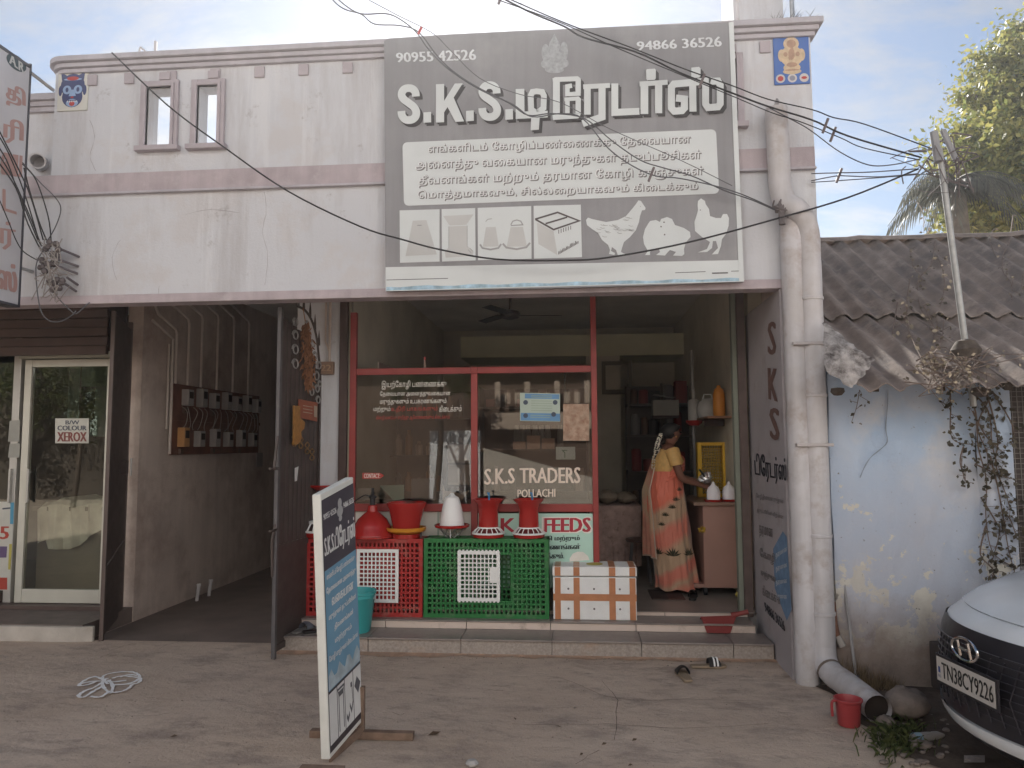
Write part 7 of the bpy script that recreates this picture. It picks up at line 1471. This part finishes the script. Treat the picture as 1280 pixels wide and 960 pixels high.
# palm behind
pr = root('coconut_palm', 'grey green palm crown with drooping fronds behind the leaning pole', 'palm', (4.6, 4.5, 0)); pc = aty(1196, 226, 4.5); palm_m = leafmat('palm_leaf', (.07, .075, .065), (.14, .14, .11)); random.seed(71)
build('trunk', MB().tube([(pc.x+.35, 4.7, 0), (pc.x+.15, 4.6, 2.5), pc], [.16, .12, .09], 12), mat('palm_trunk', (.16, .13, .10), .9, .3, 9, .4, 20), pr, smooth=True)
for i in range(12):
    a_ = 2*pi*i/12+random.uniform(-.2, .2); L_ = random.uniform(.7, 1.15); up_ = random.uniform(-.1, .6); pts = [pc+Vector((cos(a_)*L_*t, sin(a_)*L_*t*.8, up_*t*L_-1.25*t*t*L_*.6)) for t in [j/9 for j in range(10)]]; k = MB(); k.tube(pts, [.02*(1-.8*j/9) for j in range(10)], 5)
    for j in range(1, 10):
        for q in range(3):
            for s_ in (-1, 1):
                p = pts[j-1].lerp(pts[j], q/3); d_ = (pts[j]-pts[j-1]).normalized(); sd = d_.cross(Vector((0, 0, 1))).normalized()*s_; e_ = p+sd*.16*(1-.4*j/9)+d_*.14+Vector((0, 0, -.30*(1-.3*j/9)+random.gauss(0, .03))); k.add([p, p.lerp(e_, .5)+d_*.018, e_, p.lerp(e_, .5)-d_*.018], [(0, 1, 2, 3)])
    build('frond', k, palm_m, pr)
# broadleaf tree at the right
def tree(label, base, blobs, lm, n, leaf, seed, name='tree', branches=()):
    random.seed(seed); r = root(name, label, 'tree', base); k = MB(); b0 = Vector(base); c0 = Vector(blobs[0][0])
    k.tube(smoothpts([b0, b0.lerp(c0, .5)+Vector((.1, 0, 0)), c0], 4), [(.08 if name == 'street_tree' else .2)*(1-.05*i) for i in range(9)], 10)
    for c_, rr in blobs[1:]: k.tube(smoothpts([b0.lerp(c0, .6), Vector(c_).lerp(c0, .4)+Vector((0, 0, -.1)), Vector(c_)], 4), [(.035 if name == 'street_tree' else .09)*(1-.1*i) for i in range(9)], 6)
    build('trunk', k, mat('bark', (.13, .10, .08), .95, .3, 9, .6, 30), r, smooth=True); q = MB()
    tot = sum(rr**2 for _, rr in blobs)
    for c_, rr in blobs:
        c_ = Vector(c_); nb_ = int(n*rr**2/tot)
        cl_ = [c_+Vector((random.gauss(0, 1), random.gauss(0, 1), random.gauss(0, 1))).normalized()*rr*random.uniform(.35, 1.05) for _ in range(max(8, nb_//70))]
        for i in range(nb_):
            u = random.choice(cl_)+Vector((random.gauss(0, 1), random.gauss(0, 1), random.gauss(0, .8)))*rr*.15
            d_ = Vector((random.gauss(0, 1), random.gauss(0, 1), random.gauss(-.5, .8))).normalized(); s_ = d_.orthogonal().normalized(); s_ = (Matrix.Rotation(random.uniform(0, 6.28), 3, d_) @ s_); L_ = leaf*random.uniform(.6, 1.3)
            q.add([u, u+d_*L_*.5-s_*L_*.25, u+d_*L_, u+d_*L_*.5+s_*L_*.25], [(0, 1, 2, 3)])
    build('crown', q, lm, r, kind='stuff'); return r
lt = leafmat('yellow_green_leaves', (.13, .17, .05), (.44, .40, .12)); P5 = lambda x, y, d=5.5: tuple(aty(x, y, d))
tree('tall tree with yellow green sunlit foliage rising at the right edge', (7.4, 5.8, 0), [(P5(1290, 170, 6), 1.35), (P5(1250, 205, 5.6), .75), (P5(1275, 95, 6), .75), (P5(1262, 255, 5.4), .8), (P5(1238, 262, 5.4), .5), (P5(1232, 165, 5.8), .45), (P5(1330, 90, 6), 1.2), (P5(1300, 250, 5.6), 1.1), (P5(1232, 122, 5.7), .22), (P5(1205, 120, 5.7), .16), (P5(1268, 60, 5.9), .30), (P5(1245, 235, 5.2), .8), (P5(1226, 240, 5.2), .45), (P5(1245, 262, 5.0), .6), (P5(1285, 130, 5.6), .8), (P5(1275, 200, 5.1), .8), (P5(1245, 90, 5.8), .3), (P5(1220, 205, 5.4), .4)], lt, 52000, .10, 33)
# rubble, rocks and weeds by the pipe outlet
random.seed(13); stone = mat('rubble_stone', (.22, .18, .155), .9, .25, 12, .5, 50)
def rock(label, p, s_, seed, m_=stone, nm='rock'):
    random.seed(seed); k = MB(); rows = []
    for i in range(7):
        ph_ = pi*i/6; rows.append([(s_[0]*sin(ph_)*cos(t)*(1+.22*sin(3*t+seed)+.1*sin(5*t)), s_[1]*sin(ph_)*sin(t)*(1+.2*cos(2*t+seed)), s_[2]*(1-.0+cos(ph_))*(1+.12*sin(4*t+i)) ) for t in [2*pi*q/10 for q in range(10)]])
    r = build(nm, k.grid(rows, True), m_, world=False, smooth=True, auto=False, label=label, cat='rock'); r.location = p; return r
rock('largest grey rock beside the mouth of the drain pipe', atz(1132, 898, .0), (.13, .10, .085), 3); rock('small brown rock right at the mouth of the drain pipe', atz(1108, 908, 0), (.05, .05, .03), 5); rock('flat stone in front of the car bumper', atz(1150, 935, 0), (.06, .05, .02), 8)
k = MB(); random.seed(19)
for i in range(60):
    p = atz(random.uniform(1086, 1185), random.uniform(885, 955), .012); q_ = MB().lathe([(0, -1), (.8, -.6), (1, 0), (.7, .6), (0, .8)], (0, 0, 0), 6); s_ = random.uniform(.006, .022); M_ = Matrix.Translation(p) @ Matrix.Rotation(random.uniform(0, 6), 4, 'Z') @ Matrix.Diagonal((s_*random.uniform(.8, 1.6), s_, s_*.6, 1)); k.add([tuple(M_ @ Vector(v)) for v in q_.v], q_.f)
build('rubble', k, stone, label='loose rubble and pebbles on the damp earth round the pipe mouth', cat='rubble', kind='stuff')
wr = root('weed_patch', 'small green weeds with litter growing at the drain pipe outlet', 'weeds', atz(1125, 925, 0)); wm = leafmat('weed_leaves', (.06, .09, .03), (.18, .20, .07)); k = MB(); random.seed(66)
for i in range(420):
    b0 = atz(random.gauss(1120, 18), random.gauss(925, 12), 0); h_ = random.uniform(.02, .09); d_ = Vector((random.gauss(0, .5), random.gauss(0, .5), 1)).normalized(); s_ = d_.orthogonal().normalized()*.006; k.add([b0-s_, b0+s_, b0+d_*h_*.6+s_*1.2, b0+d_*h_+Vector((d_.x*.03, d_.y*.03, -.01)), b0+d_*h_*.6-s_*1.2], [(0, 1, 2, 3, 4)])
build('blades', k, wm, wr, kind='stuff')
dw_ = root('dead_grass', 'dry yellow grass at the foot of the hut wall beside the thick pipe', 'dry grass', (1.85, -.5, 0)); k = MB()
for i in range(500):
    b0 = Vector((random.uniform(1.74, 2.1), random.uniform(-.62, -.44), 0)); h_ = random.uniform(.04, .20)*(1.3-(b0.x-1.74)*2.2); 
    if h_ < .02: continue
    d_ = Vector((random.gauss(0, .35), random.gauss(0, .2), 1)).normalized(); s_ = Vector((.003, 0, 0)); k.add([b0-s_, b0+s_, b0+d_*h_], [(0, 1, 2)])
build('blades', k, leafmat('dry_grass', (.16, .11, .06), (.34, .25, .15)), dw_, kind='stuff')
lit = root('litter', 'crumpled pale wrapper lying on the earth before the car bumper', 'litter', atz(1218, 949, .01)); k = MB(); rows = [[Vector(atz(1205+26*i/6, 944+9*j/4, .01+.012*random.random())) for i in range(7)] for j in range(5)]; build('wrapper', MB().grid(rows), mat('wrapper', (.34, .30, .28), .6), lit)
lit = root('plastic_bottle', 'crushed clear and blue plastic bottle lying among the weeds', 'bottle', atz(1155, 922, .02)); A1 = atz(1140, 923, .025); B1 = atz(1180, 919, .022); build('body', MB().tube([A1, A1.lerp(B1, .3), A1.lerp(B1, .8), B1], [.02, .026, .024, .008], 12), mat('bottle_clear', (.30, .28, .26), .3), lit, smooth=True); build('label', MB().tube([A1.lerp(B1, .05), A1.lerp(B1, .25)], .0275, 12, cap=False), mat('bottle_label', (.25, .36, .45), .4), lit, smooth=True)
random.seed(101)
leafd = mat('fallen_leaf', (.10, .065, .04), .9)
for i, (x, y) in enumerate(((752, 931), (702, 909), (645, 900), (535, 919), (725, 944), (790, 926), (212, 921), (785, 957))):
    p = atz(x, y, .008); k = MB(); L_ = random.uniform(.02, .045) if i != 3 else .08; a_ = random.uniform(0, 3); k.poly([(0, 0, 0), (L_*.5, L_*.25, .008), (L_, 0, .004), (L_*.5, -L_*.25, .002)]); o = build('fallen_leaf', k, leafd, world=False, label='dark fallen leaf on the concrete, '+('right of the middle, near the long crack', 'below the steps, before the foam box', 'straight below the green crate', 'largest one, right of the wooden foot bar', 'close to the bottom edge, left of the long crack', 'at the lower end of the long crack', 'below the chalk drawing on the left', 'nearest the bottom edge, right of the middle')[i], cat='leaf', group='fallen leaves on the concrete'); o.location = p; o.rotation_euler = (0, 0, a_)
p = atz(590, 957, .0); o = build('crumpled_paper', MB().lathe([(0, 0), (.03, .004), (.035, .015), (.02, .028), (0, .03)], n=7), mat('paper_white', (.45, .43, .41), .8, .1), world=False, label='small crumpled white paper on the concrete at the bottom edge', cat='paper'); o.location = p

# shrub debris on the pillar top
sb_ = root('parapet_weeds', 'dry grey weeds sprouting on top of the right pillar cornice', 'weeds', (1.6, -.40, 4.72)); random.seed(4); k = MB()
for i in range(160):
    b0 = Vector((random.uniform(1.48, 1.76), random.uniform(-.45, -.3), 4.712)); d_ = Vector((random.gauss(0, 1), random.gauss(0, .4), abs(random.gauss(.5, .5)))).normalized(); h_ = random.uniform(.03, .10); s_ = d_.orthogonal().normalized()*.006; k.add([b0-s_, b0+s_, b0+d_*h_], [(0, 1, 2)])
build('stalks', k, leafmat('grey_stalks', (.16, .14, .14), (.3, .27, .25)), sb_, kind='stuff')

# ================================================================ THE CAR
cw = mat('car_white_paint', (.74, .77, .79), .25, .04, 3, coat=.8, rvar=.02); cblk = mat('car_grille_black', (.025, .023, .028), .35, .1, 8); chrome = mat('chrome', (.6, .6, .6), .15, metal=1)
NC = Vector((1.84, -2.06, 0)); CA = radians(7.5)     # the nose points left
fwd_ = Vector((-cos(CA), -sin(CA), 0)); lat = Vector((-sin(CA), cos(CA), 0))   # lat points away from the camera
car = root('parked_car', 'white hatchback car with black grille and registration plate TN38CY9226 nosing in at the right', 'car', (NC-fwd_*1.9))
def cp(s, b, z, out=0):   # s sideways (+ away from camera), b metres behind the nose, z height
    return NC+lat*s-fwd_*(b-out)+Vector((0, 0, z-.015))
def plan(s, k=1.0, w=.84):
    a = abs(s); return k*(.62*a*a) + (0 if a < .55 else 2.6*(a-.55)**2)
prof_n = [(.20, .10), (.26, .03), (.30, .005), (.36, .0), (.50, .0), (.64, .012), (.72, .03), (.755, .06), (.80, .15)]
rows = []
S_ = [-.84+1.68*i/40 for i in range(41)]
hood = [(.80, .13), (.85, .25), (.90, .42), (.94, .62), (.965, .85), (.985, 1.05)]
def brow(z, b): return [cp(s*(1 if b < .3 else 1), plan(s)*(1-.55*min(1, b/.9))+b, z-.03*abs(s)**2) for s in S_]
k = MB(); k.grid([brow(z, b) for z, b in prof_n]); build('bumper', k, cw, car, smooth=True, auto=False)
k = MB(); k.grid([brow(z+.004, b-.003) for z, b in [(.80, .15)]+hood[1:]]); build('bonnet', k, cw, car, smooth=True, auto=False)
def patch(nm, s0, s1, z0, z1, out, m_, nS=14, nZ=4, parent=car, shape=None):
    rows = []
    for j in range(nZ+1):
        z = z0+(z1-z0)*j/nZ; row = []
        for i in range(nS+1):
            s = s0+(s1-s0)*i/nS
            if shape: s = shape(s, j/nZ)
            b = 0
            for q in range(len(prof_n)-1):
                if prof_n[q][0] <= z <= prof_n[q+1][0]: t = (z-prof_n[q][0])/(prof_n[q+1][0]-prof_n[q][0]); b = prof_n[q][1]*(1-t)+prof_n[q+1][1]*t
            row.append(cp(s, plan(s)*(1-.55*min(1, b/.9))+b, z-.03*abs(s)**2, out))
        rows.append(row)
    return build(nm, MB().grid(rows), m_, parent, smooth=True, auto=False)
gr = patch('grille', -.60, .60, .335, .745, .012, cblk, 24, 8, shape=lambda s, v: s*(.80+.25*math.sin(v*pi*.5)+.0))
k = MB()
for j in range(9):
    z = .40+.035*j
    k.tube([cp(s, plan(s)*.98+.01, z-.03*s*s, .022) for s in [-.46+.92*i/16 for i in range(17)]], .004, 5)
for i in range(13):
    s = -.46+.07*i; k.tube([cp(s, plan(s), .38-.03*s*s, .018), cp(s+.04, plan(s+.04), .50, .020), cp(s, plan(s)+.01, .66, .014)], .004, 5)
build('grille_bars', k, mat('grille_bar', (.04, .038, .045), .3), gr, smooth=True)
patch('lip', -.66, .66, .27, .33, .022, cw, 24, 3); patch('air_dam', -.6, .6, .20, .262, .006, cblk, 20, 2)
for s_ in (-1, 1):
    patch('headlight', .62*s_, .80*s_, .58, .74, .010, mat('lamp_glass', (.35, .36, .38), .1, metal=.3), 6, 3); k = MB(); k.lathe([(.045, 0), (.05, .01), (.03, .02)], (0, 0, 0), 14); M_ = Matrix.Translation(cp(.62*s_, plan(.62)+.02, .42, .02)) @ fwd_.to_track_quat('Z', 'Y').to_matrix().to_4x4(); k.v = [tuple(M_ @ Vector(v)) for v in k.v]; build('fog_lamp', k, chrome, car, smooth=True)
k = MB(); k.tube([cp(.092*cos(t), .0, .672+.0+.050*sin(t), .045) for t in [2*pi*i/28 for i in range(29)]], .007, 8, cap=False); 
k.tube([cp(-.046, 0, .638, .045), cp(-.028, 0, .706, .045)], .008, 6); k.tube([cp(.028, 0, .638, .045), cp(.046, 0, .706, .045)], .008, 6); k.tube([cp(-.037, 0, .670, .045), cp(.037, 0, .674, .045)], .007, 6)
build('badge', k, chrome, car, smooth=True)
pl_ = rectmap(cp(.215, 0, .472, .05), cp(-.205, 0, .472, .05)-cp(.215, 0, .472, .05), (0, 0, .115), fwd_)
k = MB(); k.prism([tuple(pl_(u, v, -.012)) for u, v in ((-.03, -.12), (1.03, -.12), (1.03, 1.1), (-.03, 1.1))], tuple(fwd_*.010)); pb_ = build('plate_holder', k, cblk, car, bevel=.003)
k = MB(); k.poly([pl_(u, v, 0) for u, v in ((0, 0), (1, 0), (1, 1), (0, 1))]); build('plate', k, mat('plate_white', (.55, .52, .48), .4, .04), pb_)
k = MB(); text(k, 'TN38CY9226', lambda u, v, o=0: pl_(.10+.87*u, .17+.66*v, .0015+o), 0, .010, 3); build('plate_number', k, mat('plate_black', (.02, .02, .02), .5), pb_)
k = MB(); text(k, 'IND', lambda u, v, o=0: pl_(.025+.055*u, .15+.12*v, .0015+o), 0, .03, 2); k.poly([pl_(u, v, .0015) for u, v in ((.03, .35), (.07, .35), (.07, .6), (.03, .6))]); build('plate_emblem', k, mat('plate_blue', (.08, .12, .3), .5), pb_)
# body sides, cabin, wheels (mostly outside the frame)
def side(s_):
    P = [(.05, .60), (.20, .76), (.55, .85), (1.05, .93), (1.7, 1.40), (2.9, 1.46), (3.55, 1.05), (3.75, .95), (3.75, .35), (3.5, .25)]
    k = MB(); out_ = [cp(s_*.84, .60+b*.86, z) for b, z in P]; arch = []
    low = [cp(s_*.84, .60+b*.86, z) for b, z in [(3.5, .25)]+[(2.95+.36*cos(t), .30+.36*sin(t)) for t in [pi*i/8 for i in range(9)]]+[(.75+.34*cos(t), .30+.34*sin(t)) for t in [pi*i/8 for i in range(9)]]+[(.25, .28)]]
    k.prism([tuple(p) for p in out_[:-1]+low], tuple(lat*(-s_*.03))); return k
for s_ in (-1, 1): build('side_body', side(s_), cw, car)
k = MB(); cab = [(1.55, .94), (2.05, 1.36), (2.9, 1.45), (3.3, 1.38), (3.75, .98)]
k.grid([[cp(s*.80*(1-.15*(z-.9)), .05+b, z+.02*(1-s*s)) for s in [-1+.2*i for i in range(11)]] for b, z in cab]); build('cabin_glass', k, mat('car_glass', (.03, .035, .04), .08), car, smooth=True); k = MB(); k.grid([[cp(s*.70, .05+b, z+.03*(1-s*s)) for s in [-1+.2*i for i in range(11)]] for b, z in ((2.1, 1.40), (2.6, 1.47), (3.2, 1.44))]); build('roof', k, cw, car, smooth=True)
build('underbody', MB().prism([tuple(cp(s, b, .24)) for s, b in ((-.74, .35), (.74, .35), (.78, 3.6), (-.78, 3.6))], (0, 0, .3)), cblk, car)
for s_ in (-1, 1):
    for b in (1.24, 3.13):
        w_ = build('wheel', MB().tube([cp(s_*.70, b, .36), cp(s_*.85, b, .36)], .30, 28), mat('tyre', (.025, .024, .024), .85), car, smooth=True); build('rim', MB().tube([cp(s_*.84, b, .36), cp(s_*.857, b, .36)], .19, 20), chrome, w_, smooth=True)

# ================================================================ ACROSS THE STREET (mirrored in the panes; upper walls added as bounce)
om = mat('white_plaster', (.74, .745, .76), .85, .12, 1.2, .2, 30); odk = mat('verandah_shade_plaster', (.15, .105, .08), .85, .25, .8)  # second plaster: shade of the verandah put into the dark colour
oh = root('opposite_house', 'tan house across the street, mirrored in the shop window, upper storeys added as bounce', 'house', (0, -13.5, 0))
build('lower_wall', MB().box((-9.5, -13.8, 0), (9, -13.5, 3.7)), odk, oh); build('side_lower_wall', MB().box((9.01, -13.8, 0), (20, -13.5, 3.7)), om, oh); build('upper_bounce_wall', MB().box((-9.5, -13.8, 3.9), (20, -13.5, 11)), om, oh); build('floor_slab', MB().box((-9.2, -14.2, 3.701), (20.3, -12.9, 3.899)), om, oh)  # unseen upper wall made tall and white to bounce sunlight onto the shop
build('fascia', MB().box((-2.3, -13.0, 2.05), (4.5, -12.9, 2.5)), mat('tan_plaster', (.5, .4, .32), .85, .1), oh)
k = MB()
for i in range(24): k.box((-2.2+.27*i, -13.0, 2.75), (-2.2+.27*i+.15, -12.95, 3.05+.3*((i*5) % 3 == 0)))
build('parapet_blocks', k, mat('tan_plaster', (0, 0, 0)), oh)
build('ramp_wall', MB().prism([(-2.3, -11.2, 0), (-2.3, -11.2, 1.55), (.6, -11.2, .75), (.6, -11.2, 0)], (0, -.2, 0)), mat('pale_sheet', (.5, .45, .39), .8), oh)
for x in (-7, -3.5, 1.2, 5.2, 9.5): w_ = build('window', MB().box((x, -13.49, 4.8), (x+1.3, -13.44, 6.3)), brownp_m, oh); build('sill', MB().box((x-.1, -13.49, 4.7), (x+1.4, -13.38, 4.79)), om, w_)
ow = root('compound_wall', 'low pale compound wall across the street left of the ramp', 'wall', (-3, -11.6, 0)); build('wall', MB().box((-3.75, -11.9, 0), (-2.45, -11.7, 2.0)), om, ow)
oh2 = root('added_neighbour_house', 'brown house added across the street to darken the left shop door reflection', 'house', (-17, -14, 0)); build('wall', MB().box((-70, -15, 0), (-10, -14.5, 5.0)), mat('brown_plaster', (.10, .08, .065), .85, .25, .8), oh2); build('upper_bounce_wall', MB().box((-40, -15, 5.2), (-10, -14.5, 10.5)), om, oh2); build('slab', MB().box((-40.3, -15.4, 5.001), (-9.7, -14, 5.199)), om, oh2)  # long dark wall added to keep bright sky out of the door glass
for x in (-24, -20, -16, -12.5): build('window', MB().box((x, -14.49, 2.0), (x+1.1, -14.44, 3.4)), mat('pale_shutter', (.4, .48, .42), .6), oh2)
ot = leafmat('far_tree_leaves', (.05, .07, .025), (.16, .16, .06))
def stree(lab, x, y, h, r_, n, seed):
    t = tree(lab, (x, y, 0), [((x+.1, y, h), r_), ((x-.8, y, h-.5), r_*.7), ((x+.9, y, h-.3), r_*.7), ((x+.5, y, h+.7), r_*.8)], ot, n, .13, seed, 'street_tree'); t.children[0].scale = (1, 1, 1); return t
stree('large leafy tree across the street at the far left', -23, -12, 3.6, 2.2, 7000, 94); stree('slim tree across the street, mirrored in the left window pane', -3.3, -10, 3.6, .8, 2600, 91); stree('leafy tree across the street, mirrored in the left glass door', -13.5, -11.5, 3.6, 1.7, 6000, 92); stree('second leafy tree across the street, mirrored at the edge of the glass door', -17.5, -11.8, 3.9, 1.8, 6000, 93)

# ================================================================ HAZE: even air added to stand in for lens glare, round street and camera
hz = bpy.data.materials.new('glare_haze'); hz.use_nodes = True; hn = hz.node_tree.nodes; hl = hz.node_tree.links
for x in list(hn): hn.remove(x)
ho = hn.new('ShaderNodeOutputMaterial'); hv = hn.new('ShaderNodeVolumePrincipled'); hv.inputs['Color'].default_value = (.93, .95, .98, 1); hv.inputs['Density'].default_value = .0034; hv.inputs['Anisotropy'].default_value = .6; hl.new(hv.outputs[0], ho.inputs['Volume'])
build('glare_haze', MB().box((-420, -420, -1.2), (420, 420, 11.6)), hz, world=False, kind='stuff')
